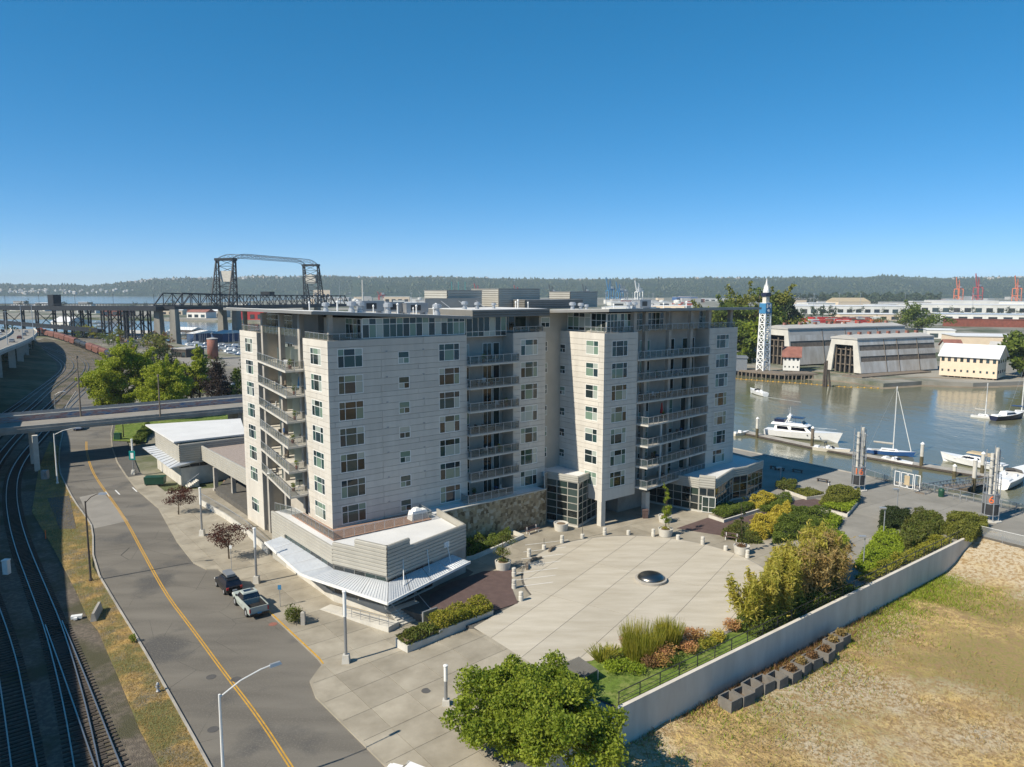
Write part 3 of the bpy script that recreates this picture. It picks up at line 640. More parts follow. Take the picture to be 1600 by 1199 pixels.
# lot side fence strip and paths at the far right
mk = MB(); a = Vector(WALL1); 
fence = thing('chain_link_fence', 'low grey chain link fence between dry lot and esplanade', 'fence', T(WALL1.x, WALL1.y) @ RZ(qa))
mk = MB()
pm = MB().tube((0, 0, -0.3), (0, 0, 1.3), 0.035, n=5).mesh('post', 'galv')
for i in range(14): inst('post', pm, fence, WM[fence.name] @ T(.3 + 3 * i, 0))
mk.tube((0, 0, 1.28), (42, 0, 1.28), 0.025, n=5); mk.build('top_rail', 'galv', fence)
clearglass('mesh_wire', (0.35, 0.36, 0.36), 0.22); MB().box(0, -.004, 0, 42, .004, 1.25).build('wire_mesh', 'mesh_wire', fence)

# ------------------------------------------------------------------ railway
flat('rail_bed', [g2(u, v, ZS) for u, v in ((-420, 1270), (-420, 800), (-160, 700), (0, 632), (30, 560), (55, 534), (70, 528), (200, 556), (205, 575), (160, 612), (118, 612), (99, 640), (92, 701), (60, 735), (50, 800), (85, 860), (118, 922), (137, 966), (153, 985), (187, 1063), (219, 1141), (250, 1199), (290, 1275))], -1.10, 'ballast')
flat('dry_verge', [Vector(p) for p in offset(curbL[14:], -0.02)][::-1] + [g2(u, v, ZS) for u, v in ((60, 735), (50, 800), (85, 860), (118, 922), (137, 966), (153, 985), (187, 1063), (219, 1141), (250, 1199), (290, 1275))][0:] , -0.99, 'verge') if False else None
vg = [p + (0,) if False else p for p in [g2(u, v, ZS) for u, v in ((91, 735), (102, 759), (115, 784), (135, 811), (144, 826), (144.5, 885), (187, 957), (216, 1004), (261, 1083), (302, 1157), (325, 1199), (372, 1285), (290, 1275), (250, 1199), (219, 1141), (187, 1063), (153, 985), (137, 966), (118, 922), (85, 860), (50, 800), (60, 735), (78, 690), (95, 700))]]
flat('dry_verge', vg, -0.97, 'verge', 0.1)
tie_me = MB().box(-1.28, -0.11, -0.12, 1.28, 0.11, 0.0).mesh('tie', 'tie')
def track(px, label, near_ties=170, zt=-1.02):
    c = smooth_poly([g2(u, v, ZS) for u, v in px], 2); c = [p for p in resample(c, 1.2)]
    t = thing('railway_track', label, 'railway track', T(c[0].x, c[0].y, zt), 'railway tracks of the yard')
    for s_ in (-1, 1):
        mb = MB(); ribbon(mb, c, s_ * 0.7175 + 0.045, s_ * 0.7175 - 0.045, zt + 0.17, 0.16); mb.build('rail', 'rail_steel', t, ident())
    far = MB(); k = 0
    pts = resample(c, 0.62); L = sorted(range(1, len(pts) - 1), key=lambda i: pts[i].length)
    for r_, i in enumerate(L):
        d = pts[i + 1] - pts[i - 1]; a = math.degrees(math.atan2(d.y, d.x)) - 90; m = T(pts[i].x, pts[i].y, zt) @ RZ(a)
        u = pts[i].x / max(1, pts[i].y)
        if r_ < near_ties: inst('tie', tie_me, t, m)
        elif pts[i].length < 260 and u > -0.75: far.box(-1.28, -0.11, -0.12, 1.28, 0.11, 0.0, m)
    if far.v: kind(far.build('ties', 'tie', t, ident()), 'stuff')
    return t
track([(57.5, 541), (77.5, 554), (95, 565), (100, 573), (96, 582), (80, 595), (55, 613), (31, 631), (0, 652), (-60, 695), (-160, 780)], 'outermost railway track curving beside the scrubby bank', 0)
track([(67.5, 542), (100, 554), (116, 565), (119, 575), (107, 588), (81, 606), (57, 630), (20, 660), (-20, 695), (-90, 780)], 'second railway track from the scrubby bank', 0)
track([(87, 547), (120, 557), (135, 567), (136, 579), (120, 596), (88, 624), (45, 664), (0, 712), (-36, 775), (-45, 850), (-22, 930), (8, 1020), (24, 1110), (38, 1199), (52, 1290)], 'railway track in deep shade running between the bank and the switch', 70)
track([(145, 560), (156, 572), (156, 584), (143, 600), (112, 630), (66, 681), (40, 709), (22, 739), (17, 770), (21, 808), (34, 856), (61, 924), (85, 985), (113, 1085), (136, 1199), (150, 1290)], 'railway track beside the dry verge with its switch', 150)
track([(84, 975), (118, 1062), (168, 1199), (205, 1290)], 'railway track branching off at the switch next to the verge', 60)
track([(120, 549), (160, 560), (185, 572), (188, 588), (165, 615)], 'short siding track close to the street trees', 0)

# ------------------------------------------------------------------ the apartment building
TW = thing('apartment_building', 'eight-storey pale concrete apartment building with overhanging flat roofs and glass balconies', 'building', BW)
WCACHE = {}
def window(Mf, x, z, w, h, rows, parent=TW, pane='pane', name='window', depth=0.07, fr=0.07, frame='frame_white'):
    """frame with bars (part) and each pane (sub-part). rows from the sill up: (share of height, [shares of width])"""
    key = (round(w, 2), round(h, 2), str(rows), pane, fr, frame)
    if key not in WCACHE:
        mb = MB(); panes = []; b = fr; mb.box(0, 0, 0, b, depth, h); mb.box(w - b, 0, 0, w, depth, h); mb.box(b, 0, 0, w - b, depth, b); mb.box(b, 0, h - b, w - b, depth, h)
        zc = 0; k = fr * 0.42
        for j, (rh, cs) in enumerate(rows):
            z0 = zc * h; z1 = (zc + rh) * h; zc += rh
            a0 = b if j == 0 else z0 + k; a1 = h - b if j == len(rows) - 1 else z1 - k
            if j < len(rows) - 1: mb.box(b, 0.004, z1 - k, w - b, depth - .004, z1 + k)
            xc = 0
            for i, c in enumerate(cs):
                x0 = xc * w; x1 = (xc + c) * w; xc += c
                c0 = b if i == 0 else x0 + k; c1 = w - b if i == len(cs) - 1 else x1 - k
                if i < len(cs) - 1: mb.box(x1 - k, 0.008, a0, x1 + k, depth - .008, a1)
                panes.append((MB().box(c0, 0.04, a0, c1, 0.055, a1).mesh('pane', pane)))
        WCACHE[key] = (mb.mesh(name, frame), panes)
    me, panes = WCACHE[key]; m = Mf @ T(x, 0.0, z); o = inst(name, me, parent, m)
    for p in panes: inst('pane', p, o, m)
    return o
def sub_rects(r, ops):
    out = [r]
    for (ox0, oz0, ox1, oz1) in ops:
        nxt = []
        for (x0, z0, x1, z1) in out:
            if ox0 >= x1 or ox1 <= x0 or oz0 >= z1 or oz1 <= z0: nxt.append((x0, z0, x1, z1)); continue
            if ox0 > x0: nxt.append((x0, z0, ox0, z1))
            if ox1 < x1: nxt.append((ox1, z0, x1, z1))
            a, b = max(x0, ox0), min(x1, ox1)
            if oz0 > z0: nxt.append((a, z0, b, oz0))
            if oz1 < z1: nxt.append((a, oz1, b, z1))
        out = nxt
    return out
NPAN = [0]
def cladding(parent, Mf, courses, joints, ops, x0, x1, gap=0.03, th=0.15):
    """facade panels between course lines (z) and the joints of each course; openings cut out"""
    rest = MB()
    for (z0, z1), js in zip(zip(courses, courses[1:]), joints):
        xs = [x0] + [j for j in js if x0 < j < x1] + [x1]
        for a, b in zip(xs, xs[1:]):
            rs = sub_rects((a + gap / 2 if a > x0 else a, z0 + gap / 2, b - gap / 2 if b < x1 else b, z1 - gap / 2), ops)
            while rs:                              # pieces that touch make one panel
                grp = [rs.pop()]; more = True
                while more:
                    more = False
                    for r0 in list(rs):
                        if any(r0[0] <= q0[2] + 1e-4 and r0[2] >= q0[0] - 1e-4 and r0[1] <= q0[3] + 1e-4 and r0[3] >= q0[1] - 1e-4 for q0 in grp): grp.append(r0); rs.remove(r0); more = True
                mb = MB() if NPAN[0] < 300 else rest
                for (p, q, r_, s_) in grp: mb.box(p, 0.0, q, r_, th, s_)
                if mb is not rest: mb.build('panel', 'panel', parent, Mf); NPAN[0] += 1
    if rest.v: kind(rest.build('small_panels', 'panel', parent, Mf), 'stuff')
FH = 3.0
def courses(ztop0, nfl, zlow, zhigh, wh):
    """course lines: per storey a narrow band between windows and three courses beside them"""
    L = [zlow]
    for k in range(nfl - 1, -1, -1):
        wt = ztop0 - FH * k; s_ = wt + 0.16; b = s_ - (FH - 0.6)
        for q in (b, b + 0.8, b + 1.6, s_):
            if q > L[-1] + 0.25: L.append(q)
    L.append(zhigh); return L
W3 = [(0.63, [0.27, 0.46, 0.27]), (0.37, [0.27, 0.46, 0.27])]
W3b = [(0.63, [0.25, 0.44, 0.31]), (0.37, [0.25, 0.44, 0.31])]
W2 = [(0.60, [0.62, 0.38]), (0.40, [0.62, 0.38])]
WS = [(0.48, [0.5, 0.5]), (0.52, [1.0])]
# --- left wing: body with its two balcony recesses
core = MB()
ft = [(.15, .15), (18.68, .15), (18.68, 2.4), (26.22, 2.4), (26.22, .15), (31.72, .15), (31.72, 17), (15, 28.55), (.15, 28.55), (.15, 22.0), (2.9, 22.0), (2.9, 6.75), (.15, 6.75)]
core.prism(ft, -1.1, 26.33); wallL = core.build('wall', 'core', TW)
FR = BW; LF = BW @ RZ(-90)              # front face; left face (its x runs back to front)
cz = courses(25.46, 7, 4.9, 26.42, 2.15)
def js(period, lo, hi, band): return band
ops = []; zt = [25.46 - FH * k for k in range(7)]
for t_ in zt: ops += [(1.16, t_ - 2.15, 4.25, t_), (8.85, t_ - 2.1, 10.35, t_ - 0.65), (14.52, t_ - 2.15, 17.6, t_)]
jn = []
for i in range(len(cz) - 1):
    hgt_ = cz[i + 1] - cz[i]
    if hgt_ < 0.7: jn.append([0.7, 2.75, 6.6, 11.6, 16.0])
    else: jn.append([6.6 if i % 2 else 12.4])
cladding(wallL, FR, cz, jn, ops, 0.0, 18.7)
for k, t_ in enumerate(zt):
    window(FR, 1.16, t_ - 2.15, 3.09, 2.15, W3b); window(FR, 8.85, t_ - 2.1, 1.5, 1.45, WS); window(FR, 14.52, t_ - 2.15, 3.08, 2.15, W3)
vm = MB().box(-.13, -.03, -.1, .13, .0, .1).mesh('wall_vent', 'grey_metal')
for t_ in zt:
    for x in (7.3, 12.3): inst('wall_vent', vm, TW, FR @ T(x, 0, t_ - .55))
ops = [(27.47, t_ - 2.15, 30.45, t_) for t_ in zt]
cladding(wallL, FR, cz, [[28.96] if cz[i + 1] - cz[i] < 0.7 else [] for i in range(len(cz) - 1)], ops, 26.22, 31.87)
for t_ in zt: window(FR, 27.47, t_ - 2.15, 2.98, 2.15, W3)
# left face: x = -b
ops = [(-4.73, t_ - 1.95, -1.78, t_) for t_ in zt]
cladding(wallL, LF, cz, [[-3.2] if cz[i + 1] - cz[i] < 0.7 else [] for i in range(len(cz) - 1)], ops, -6.75, -0.15)
for t_ in zt: window(LF, -4.73, t_ - 1.95, 2.95, 1.95, W3)
cz2 = [-1.0, 1.0, 3.0] + cz[1:]
ops = [(-26.65, t_ - 1.95, -23.8, t_) for t_ in zt] + [(-26.65, 1.0, -23.8, 3.0)]
cladding(wallL, LF, cz2, [[-25.2] if cz2[i + 1] - cz2[i] < 0.7 else [] for i in range(len(cz2) - 1)], ops, -28.7, -22.0)
for t_ in zt + [3.0]: window(LF, -26.65, t_ - 1.95, 2.85, 1.95, W3)
# recess back walls: doors and windows
FRr = FR @ T(0, 2.33); LFr = LF @ T(0, 2.83)
for t_ in zt:
    f = t_ - 2.75
    window(FRr, 19.0, f + .06, 1.7, 2.3, [(0.3, [1.0]), (0.7, [.55, .45])]); window(FRr, 22.9, f + .06, 1.5, 2.3, [(1.0, [.5, .5])], pane='pane_dark'); window(FRr, 24.6, f + .06, 1.1, 2.3, [(1.0, [1.0])], pane='pane_dark')
    window(LFr, -19.5, f + .06, 2.6, 2.3, [(0.35, [.5, .5]), (.65, [.33, .34, .33])]); window(LFr, -13.2, f + .06, 2.4, 2.3, [(1.0, [.5, .5])], pane='pane_dark')
def balcony(Mf, slab, line, z, step=1.25, h=1.07, parent=TW, glass='rail_glass', th=0.22):
    b = MB().prism(slab, z - th, z).build('balcony', 'concrete_light', parent, Mf); rl_ = MB(); pts = [Vector((p[0], p[1])) for p in line]
    rl_me = []
    for i, (p, q) in enumerate(zip(pts, pts[1:])):
        L = (q - p).length; n = max(1, round(L / step)); d = (q - p) / n
        for k in range(n + (1 if i == len(pts) - 2 else 0)):
            c = p + d * k; rl_.box(c.x - .025, c.y - .025, z - th, c.x + .025, c.y + .025, z + h)
        for k in range(n):
            c0 = p + d * k; c1 = c0 + d; dd = d.normalized() * 0.05
            mm = Mf @ T(c0.x, c0.y, z) @ Matrix.Rotation(math.atan2(d.y, d.x), 4, 'Z')
            key = ('glz', round(d.length, 2), glass, h)
            if key not in WCACHE: WCACHE[key] = MB().box(.05, -.008, .1, d.length - .05, .008, h - .06).mesh('glass_panel', glass)
            inst('glass_panel', WCACHE[key], b, mm)
        rl_.bar((p.x, p.y, z + h), (q.x, q.y, z + h), .06, .05); rl_.bar((p.x, p.y, z + .08), (q.x, q.y, z + .08), .04, .03)
    rl_.build('railing', 'galv', b, Mf); return b
for k, t_ in enumerate(zt):
    f = t_ - 2.78
    if k < 7: balcony(BW, [(2.9, 22.0), (-.1, 22.0), (-2.35, 6.45), (0, 6.65), (2.9, 6.75)], [(-.05, 21.9), (-2.3, 6.5), (-.02, 6.68)], f, 1.3) if k < 6 else None
    if k < 6: balcony(BW, [(18.72, 2.4), (18.72, -.75), (26.7, -.75), (26.7, -.02), (26.2, -.02), (26.2, 2.4)], [(18.76, -.05), (18.76, -.7), (26.65, -.7), (26.65, -.05)], f, 1.3)
# frosted screens and columns in the left recess
for t_ in zt[:6]:
    f = t_ - 2.78
    for b_ in (15.6, 11.2): MB().box(0.3, b_, f, 2.6, b_ + .03, f + 2.1).build('privacy_screen', 'frosted', TW)
for (x, y) in ((.2, 8.4), (.2, 14.5), (.2, 20.6)): MB().box(x, y - .3, -1, x + .6, y + .3, 29.0).build('column', 'concrete', TW)
# hyphen between the wings
MB().box(31.72, 1.2, 0, 37.5, 14, 29.0).build('link_wall', 'siding', TW)
HF = FR @ T(0, 1.14)
for t_ in zt: window(HF, 32.1, t_ - 1.9, 1.1, 1.4, WS)
window(HF, 32.0, 26.9, 1.6, 1.4, WS)
# --- right wing
wr = MB()
fr_ = [(.15, .15), (6.5, .15), (6.5, 2.6), (22.5, 2.6), (22.5, .15), (29.4, .15), (29.4, 15), (.15, 15)]
wr.prism(fr_, 3.47, 26.28); wallR = wr.build('wall', 'core', TW, RW)
RL = RW @ RZ(-90); ztr = [25.3 - FH * k for k in range(7)]
czr = courses(25.3, 7, 3.45, 26.36, 2.1)
ops = []
for t_ in ztr: ops += [(-3.47, t_ - 1.9, -1.08, t_), (-8.87, t_ - 2.0, -7.6, t_ - .82)]
cladding(wallR, RL, czr, [[-6.0, -0.9] if czr[i + 1] - czr[i] < .7 else [] for i in range(len(czr) - 1)], ops, -9.8, -.15)
for t_ in ztr: window(RL, -3.47, t_ - 1.9, 2.39, 1.9, W2); window(RL, -8.87, t_ - 2.0, 1.27, 1.18, WS)
ops = [(1.48, t_ - 2.15, 4.55, t_) for t_ in ztr]
cladding(wallR, RW, czr, [[3.0] if czr[i + 1] - czr[i] < .7 else [] for i in range(len(czr) - 1)], ops, 0, 6.56)
for t_ in ztr: window(RW, 1.48, t_ - 2.15, 3.07, 2.15, W3)
ops = [(24.3, t_ - 2.1, 27.45, t_) for t_ in ztr]
cladding(wallR, RW, [4.5] + czr[4:], [[] for i in range(len(czr))], ops, 22.5, 29.6)
for t_ in ztr: window(RW, 24.3, t_ - 2.1, 3.15, 2.1, W3)
RB = RW @ T(0, 2.53)
for k, t_ in enumerate(ztr):
    f = t_ - 2.78
    window(RB, 6.7, f + .06, 1.3, 2.3, [(.3, [1.]), (.7, [1.])], pane='pane_dark'); window(RB, 9.8, f + .06, 2.2, 2.3, [(.35, [.5, .5]), (.65, [.5, .5])]); window(RB, 15.6, f + .06, 1.9, 2.3, [(.3, [.5, .5]), (.7, [.5, .5])]); window(RB, 19.3, f + .06, 1.4, 2.3, [(1., [1.])], pane='pane_dark'); window(RB, 21.0, f + .06, 1.2, 2.3, [(1., [1.])], pane='pane_dark')
    if k < 3: balcony(RW, [(6.5, 2.6), (6.5, -.15), (22.7, -.15), (22.7, 2.6)], [(6.6, -.1), (22.6, -.1)], f, 1.25)
    elif k < 6: balcony(RW, [(6.58, 2.6), (6.58, 0.1), (6.9, -1.95), (22.7, -.15), (22.7, 2.6)], [(6.66, .0), (6.95, -1.9), (22.6, -.1)], f, 1.2)
    else: balcony(RW, [(6.58, 2.6), (6.58, 0.1), (6.9, -1.95), (19.4, -.3), (22.4, -.1), (22.4, 2.6)], [(6.66, .0), (6.95, -1.9), (19.4, -.25), (22.4, -.05)], f, 1.2)
for x in (8.6, 13.7, 18.6): MB().box(x, .5, 3.5, x + .55, 1.1, 29.0).build('column', 'concrete', TW, RW)
MB().box(-.05, .0, -.1, .75, .8, 3.46).build('column', 'concrete_light', TW, RW); MB().box(8.2, -.7, -.1, 9.0, .1, 3.5).build('column', 'concrete_light', TW, RW); MB().box(11.9, -.0, 3.6, 12.1, .2, 13.2).build('post', 'white_metal', TW, RW)
# entrance level under the right wing
MB().box(6.6, 3.2, -.1, 12.4, 10, 3.47).box(12.4, 6.5, -.1, 27, 12, 3.47).build('entrance_wall', 'concrete', TW, RW)
window(RW @ T(0, 6.42), 13.0, 0.1, 9.0, 3.2, [(.33, [.125] * 8), (.33, [.125] * 8), (.34, [.125] * 8)], pane='pane_dark', name='glazed_wall', frame='siding')
window(RW @ T(6.55, 3.2) @ RZ(-90), -6.0, .1, 5.6, 3.2, [(.5, [.25] * 4), (.5, [.25] * 4)], pane='pane_dark', name='glazed_wall', frame='siding') if False else None
# glass stair tower with metal band
def wall_run(p, q, M_=BW):
    p = Vector(p); q = Vector(q); d = q - p
    return M_ @ T(p.x, p.y) @ Matrix.Rotation(math.atan2(d.y, d.x), 4, 'Z'), d.length
def ribbed(p, q, z0, z1, parent, mat='siding', pitch=0.38, dep=0.09, name='siding', M_=BW, th=0.2):
    Mf, L = wall_run(p, q, M_); prof = []; n = max(1, round((z1 - z0) / pitch)); h = (z1 - z0) / n
    for i in range(n): prof += [(-.0, z0 + i * h), (-dep, z0 + i * h + h * .12), (-dep * .75, z0 + i * h + h * .8), (0, z0 + (i + .92) * h)]
    prof += [(0, z1)]
    m = len(prof); vs = [(0, y, z) for y, z in prof] + [(L, y, z) for y, z in prof]
    mb = MB().add(vs, [(i, m + i, m + i + 1, i + 1) for i in range(m - 1)])
    mb.box(0, 0.002, z0, L, th, z1)
    return mb.build(name, mat, parent, Mf)
gp = [(31.4, -.9), (32.85, -5.8), (39.2, -3.6)]
for p, q, nc in ((gp[0], gp[1], 3), (gp[1], gp[2], 5)):
    Mf, L = wall_run(p, q)
    window(Mf, 0, .25, L, 6.0, [(1 / 6, [1 / nc] * nc)] * 6, pane='pane_dark', name='glazed_wall', frame='siding', fr=.12, depth=.14)
    MB().box(0, .02, -.1, L, .3, .25).build('plinth', 'concrete_light', TW, Mf)
ribbed(gp[0], gp[1], 6.24, 7.1, TW, pitch=.29); ribbed(gp[1], (35.7, -4.95), 6.24, 7.1, TW, pitch=.29); ribbed((30.6, -1.6), (31.4, -.9), 0, 7.1, TW)
MB().prism([(31.5, -.8), (32.95, -5.6), (35.6, -4.8), (35.6, 1.2), (31.5, 1.2)], 6.3, 6.9).build('tower_roof', 'roof_white', TW)
MB().box(33.5, 0.5, 0, 37, 1.3, 6.2).build('stair_core', 'core', TW)
# --- penthouse storey
ph = MB(); ph.prism([(4.4, .35), (18.7, .35), (18.7, 1.5), (26.2, 1.5), (26.2, 3.2), (31.7, 3.2), (31.7, 16), (15, 27), (2.9, 27), (2.9, 7), (4.4, 4.5)], 26.33, 28.75)
ph.build('penthouse_wall', 'core', TW)
window(FR @ T(0, .27), 4.4, 26.5, 14.25, 2.3, [(.68, [1 / 16] * 16), (.32, [1 / 16] * 16)], name='window_strip'); window(FR @ T(0, 1.42), 18.75, 26.0, 7.4, 2.7, [(.25, [1 / 8] * 8), (.75, [1 / 8] * 8)], name='window_strip')
window(FR @ T(0, 3.12), 26.5, 26.5, 4.5, 2.2, [(1, [.3, .25, .45])], pane='pane_dark'); window(LF @ T(0, 4.32), -4.4, 26.4, 4.0, 2.35, [(.7, [.25] * 4), (.3, [.25] * 4)], name='window_strip')
window(LF @ T(0, 2.82), -26, 26.4, 18.5, 2.3, [(.7, [.1] * 10), (.3, [.1] * 10)], pane='pane_dark', name='window_strip')
MB().box(2.2, 7.2, 26.33, 2.9, 15, 29.2).build('penthouse_panel', 'siding_dark', TW)
pr = MB(); pr.prism([(1.2, .9), (6.5, .9), (6.5, 2.0), (22.5, 2.0), (22.5, 3.5), (27, 3.5), (27, 14), (1.2, 14)], 26.28, 28.95); pr.build('penthouse_wall', 'core', TW, RW)
window(RL @ T(0, 1.12), -8.4, 26.45, 4.6, 2.5, [(.2, [.25] * 4), (.55, [.25] * 4), (.25, [.25] * 4)], name='window_strip'); window(RL @ T(0, 1.12), -3.7, 26.45, 2.9, 2.5, [(.6, [.33, .34, .33]), (.4, [.33, .34, .33])], pane='pane_dark', name='window_strip')
window(RW @ T(0, .82), 1.3, 26.4, 5.3, 2.5, [(.6, [.125] * 8), (.4, [.125] * 8)], name='window_strip'); window(RW @ T(0, 1.92), 7.0, 26.4, 7.2, 2.5, [(.6, [.125] * 8), (.4, [.125] * 8)], pane='pane_dark', name='window_strip')
window(RW @ T(0, 3.42), 22.6, 26.4, 4.4, 2.5, [(.6, [.2] * 5), (.4, [.2] * 5)], name='window_strip')
for x, y in ((5.9, .2), (13.6, .5), (22.6, .3), (28.6, .7)): MB().box(x, y, 26.3, x + .6, y + .6, 29.05).build('column', 'concrete', TW, RW)
for x, y in ((.3, 27.6), (.3, 8.2), (.4, .4)): MB().box(x, y, 26.3, x + .5, y + .5, 29.4).build('column', 'concrete', TW)
def rail_run(line, z, Mf, parent=TW, step=1.2, glass='rail_glass', name='parapet_railing', h=1.0):
    mb = MB(); pts = [Vector(p) for p in line]
    o_ = None; seg = []
    for p, q in zip(pts, pts[1:]):
        L = (q - p).length; n = max(1, round(L / step)); d = (q - p) / n
        for k in range(n + 1): c = p + d * k; mb.box(c.x - .022, c.y - .022, z, c.x + .022, c.y + .022, z + h)
        mb.bar((p.x, p.y, z + h), (q.x, q.y, z + h), .06, .05); seg += [(p + d * k, d) for k in range(n)]
    o_ = mb.build(name, 'galv', parent, Mf)
    for c, d in seg:
        key = ('glz', round(d.length, 2), glass, h)
        if key not in WCACHE: WCACHE[key] = MB().box(.05, -.008, .1, d.length - .05, .008, h - .06).mesh('glass_panel', glass)
        inst('glass_panel', WCACHE[key], o_, Mf @ T(c.x, c.y, z) @ Matrix.Rotation(math.atan2(d.y, d.x), 4, 'Z'))
    return o_
rail_run([(4.3, .25), (.25, .25), (.25, 6.6), (2.6, 6.6)], 26.4, BW, h=.75); rail_run([(.25, 22.3), (.25, 28.4), (2.6, 28.4)], 26.4, BW, h=.75); rail_run([(.3, 8.0), (.3, 21.8)], 26.35, BW)
rail_run([(26.4, .25), (31.6, .25), (31.6, 3.0)], 26.4, BW, h=.75); rail_run([(.3, 4.0), (.3, .3), (6.4, .3)], 26.35, RW, h=.75); rail_run([(6.7, .2), (22.5, .2)], 26.3, RW, h=.95); rail_run([(22.7, .3), (29.3, .3), (29.3, 8)], 26.35, RW, h=.75)
# roofs: thin overhanging slabs, the front one falling to the right
def rslab(poly, zfun, mats, th, Mf, name='roof'):
    return MB().prism(poly, -th, 0, ztop=zfun).build(name, mats, TW, Mf)
rslab([(-1.9, -.35), (19.4, -.35), (19.4, 9), (14, 29.3), (-1.9, 29.3)], lambda x, y: 29.72 - .047 * max(0, x + 1.9) - .006 * max(0, y), 'fascia', .34, BW)
rslab([(-1.6, -.1), (19.2, -.1), (19.2, 8.6), (13.6, 29.0), (-1.6, 29.0)], lambda x, y: 29.76 - .047 * max(0, x + 1.9) - .006 * max(0, y), 'roof_white', .04, BW, 'roof_membrane')
ribbed((19.45, -.25), (32.3, -.25), 28.55, 29.5, TW, 'siding_dark', pitch=.32, name='roof_fascia', th=14)
MB().box(19.6, .1, 29.5, 32.2, 16, 29.53).build('roof_membrane', 'roof_white', TW)
rslab([(.2, -.55), (35.6, -.2), (35.6, 3.2), (29.5, 15), (-1.5, 15), (-3.0, 8.6)], lambda x, y: 29.55 - .035 * max(0, y) - .006 * x, 'fascia', .36, RW)
rslab([(.5, -.3), (34.5, 0), (34.5, 3.0), (29.0, 14.7), (-1.2, 14.7), (-2.6, 8.4)], lambda x, y: 29.59 - .035 * max(0, y) - .006 * x, 'roof_white', .04, RW, 'roof_membrane')
# plant rooms and roof equipment
def plantbox(x0, y0, x1, y1, z0, z1, mat='siding'):
    o_ = ribbed((x0, y0), (x1, y0), z0, z1, TW, mat, pitch=.34, name='plant_room', th=y1 - y0); ribbed((x1, y0), (x1, y1), z0, z1, o_, mat, pitch=.34, M_=BW); ribbed((x0, y1), (x0, y0), z0, z1, o_, mat, pitch=.34)
    MB().box(x0 - .1, y0 - .1, z1, x1 + .1, y1 + .1, z1 + .1).build('cap', 'fascia', o_, BW)
plantbox(23.8, 12, 29.8, 18, 29.4, 31.9); plantbox(33, 12, 41, 19, 29.2, 32.15); plantbox(47.5, 12, 53.6, 17, 29.2, 31.7)
plantbox(35.6, 9, 47.4, 11.6, 29.2, 30.5, 'siding_dark'); MB().box(19.5, 11.0, 29.3, 28.8, 11.2, 30.85).build('roof_screen', 'fascia', TW)
for x in (22, 25, 28): MB().tube((x, 10.9, 30.5), (x + .9, 9.6, 29.4), .04).build('screen_brace', 'galv', TW)
def roof_unit(kindn, x, y, z, s_=1.0):
    if kindn == 'fan': MB().lathe([(.38 * s_, 0), (.38 * s_, .35 * s_), (.28 * s_, .4 * s_), (.28 * s_, .75 * s_), (.55 * s_, .8 * s_), (.55 * s_, 1.15 * s_), (.35 * s_, 1.3 * s_)], (x, y, z), 12).build('roof_fan', 'galv', TW, BW, smooth=False)
    elif kindn == 'pipe': MB().tube((x, y, z), (x, y, z + 1.1 * s_), .09 * s_).lathe([(.16 * s_, 0), (.16 * s_, .12), (.03, .25)], (x, y, z + 1.1 * s_), 8).build('vent_pipe', 'white_metal', TW, BW)
    else:
        o_ = MB().box(x - s_, y - .7, z + .25, x + s_, y + .7, z + 1.35).box(x - s_ - .05, y - .75, z + 1.35, x + s_ + .05, y + .75, z + 1.45).build('air_handler', 'grey_metal', TW, BW)
        MB().box(x - s_ * .9, y - .78, z, x - s_ * .7, y + .6, z + .25).box(x + s_ * .7, y - .78, z, x + s_ * .9, y + .6, z + .25).build('curb', 'galv', o_, BW)
        MB().box(x - s_ * .6, y - .715, z + .5, x + s_ * .3, y - .7, z + 1.2).build('louvre', 'dark_metal', o_, BW)
zr = lambda x: 29.75 - .047 * (x + 1.9)
for x, y, k_, s_ in ((1.3, 3, 'fan', .8), (3.2, 4, 'pipe', 1), (4.6, 3.2, 'fan', 1.0), (5.8, 3.4, 'fan', 1.0), (8.0, 5, 'air', 1.5), (9.0, 2.5, 'fan', 1.0), (10.6, 3, 'pipe', 1), (11.6, 6, 'air', 1.2), (13.0, 2.6, 'pipe', .9), (14.2, 5, 'air', 1.6), (16.0, 2.6, 'fan', 1.1), (17.4, 5, 'pipe', 1.2), (2.2, 5.2, 'pipe', .7), (6.9, 2.2, 'pipe', .7), (12.2, 2.0, 'pipe', .6), (15.1, 2, 'pipe', .7), (1.5, 8, 'pipe', .8), (8.3, 9, 'pipe', 1.2)): roof_unit(k_, x, y, zr(x) - .05, s_)
for x, y, k_, s_ in ((20.5, 3, 'fan', .8), (22.5, 3, 'fan', .7), (26, 4, 'fan', .6), (29, 3, 'pipe', .7), (30.2, 4, 'pipe', .9), (31.2, 3, 'pipe', .6)): roof_unit(k_, x, y, 29.53, s_)
for x, y, k_, s_ in ((36.8, 0, 'fan', .9), (38.4, 0, 'fan', .8), (40.5, 1, 'fan', .6), (45, -3, 'fan', .9), (46.2, -3, 'fan', .9), (49, -2, 'air', 1.2), (51.5, -4, 'pipe', .7), (55.5, -5, 'pipe', .9), (43, -2, 'pipe', .6)): roof_unit(k_, x, y, 29.2, s_)
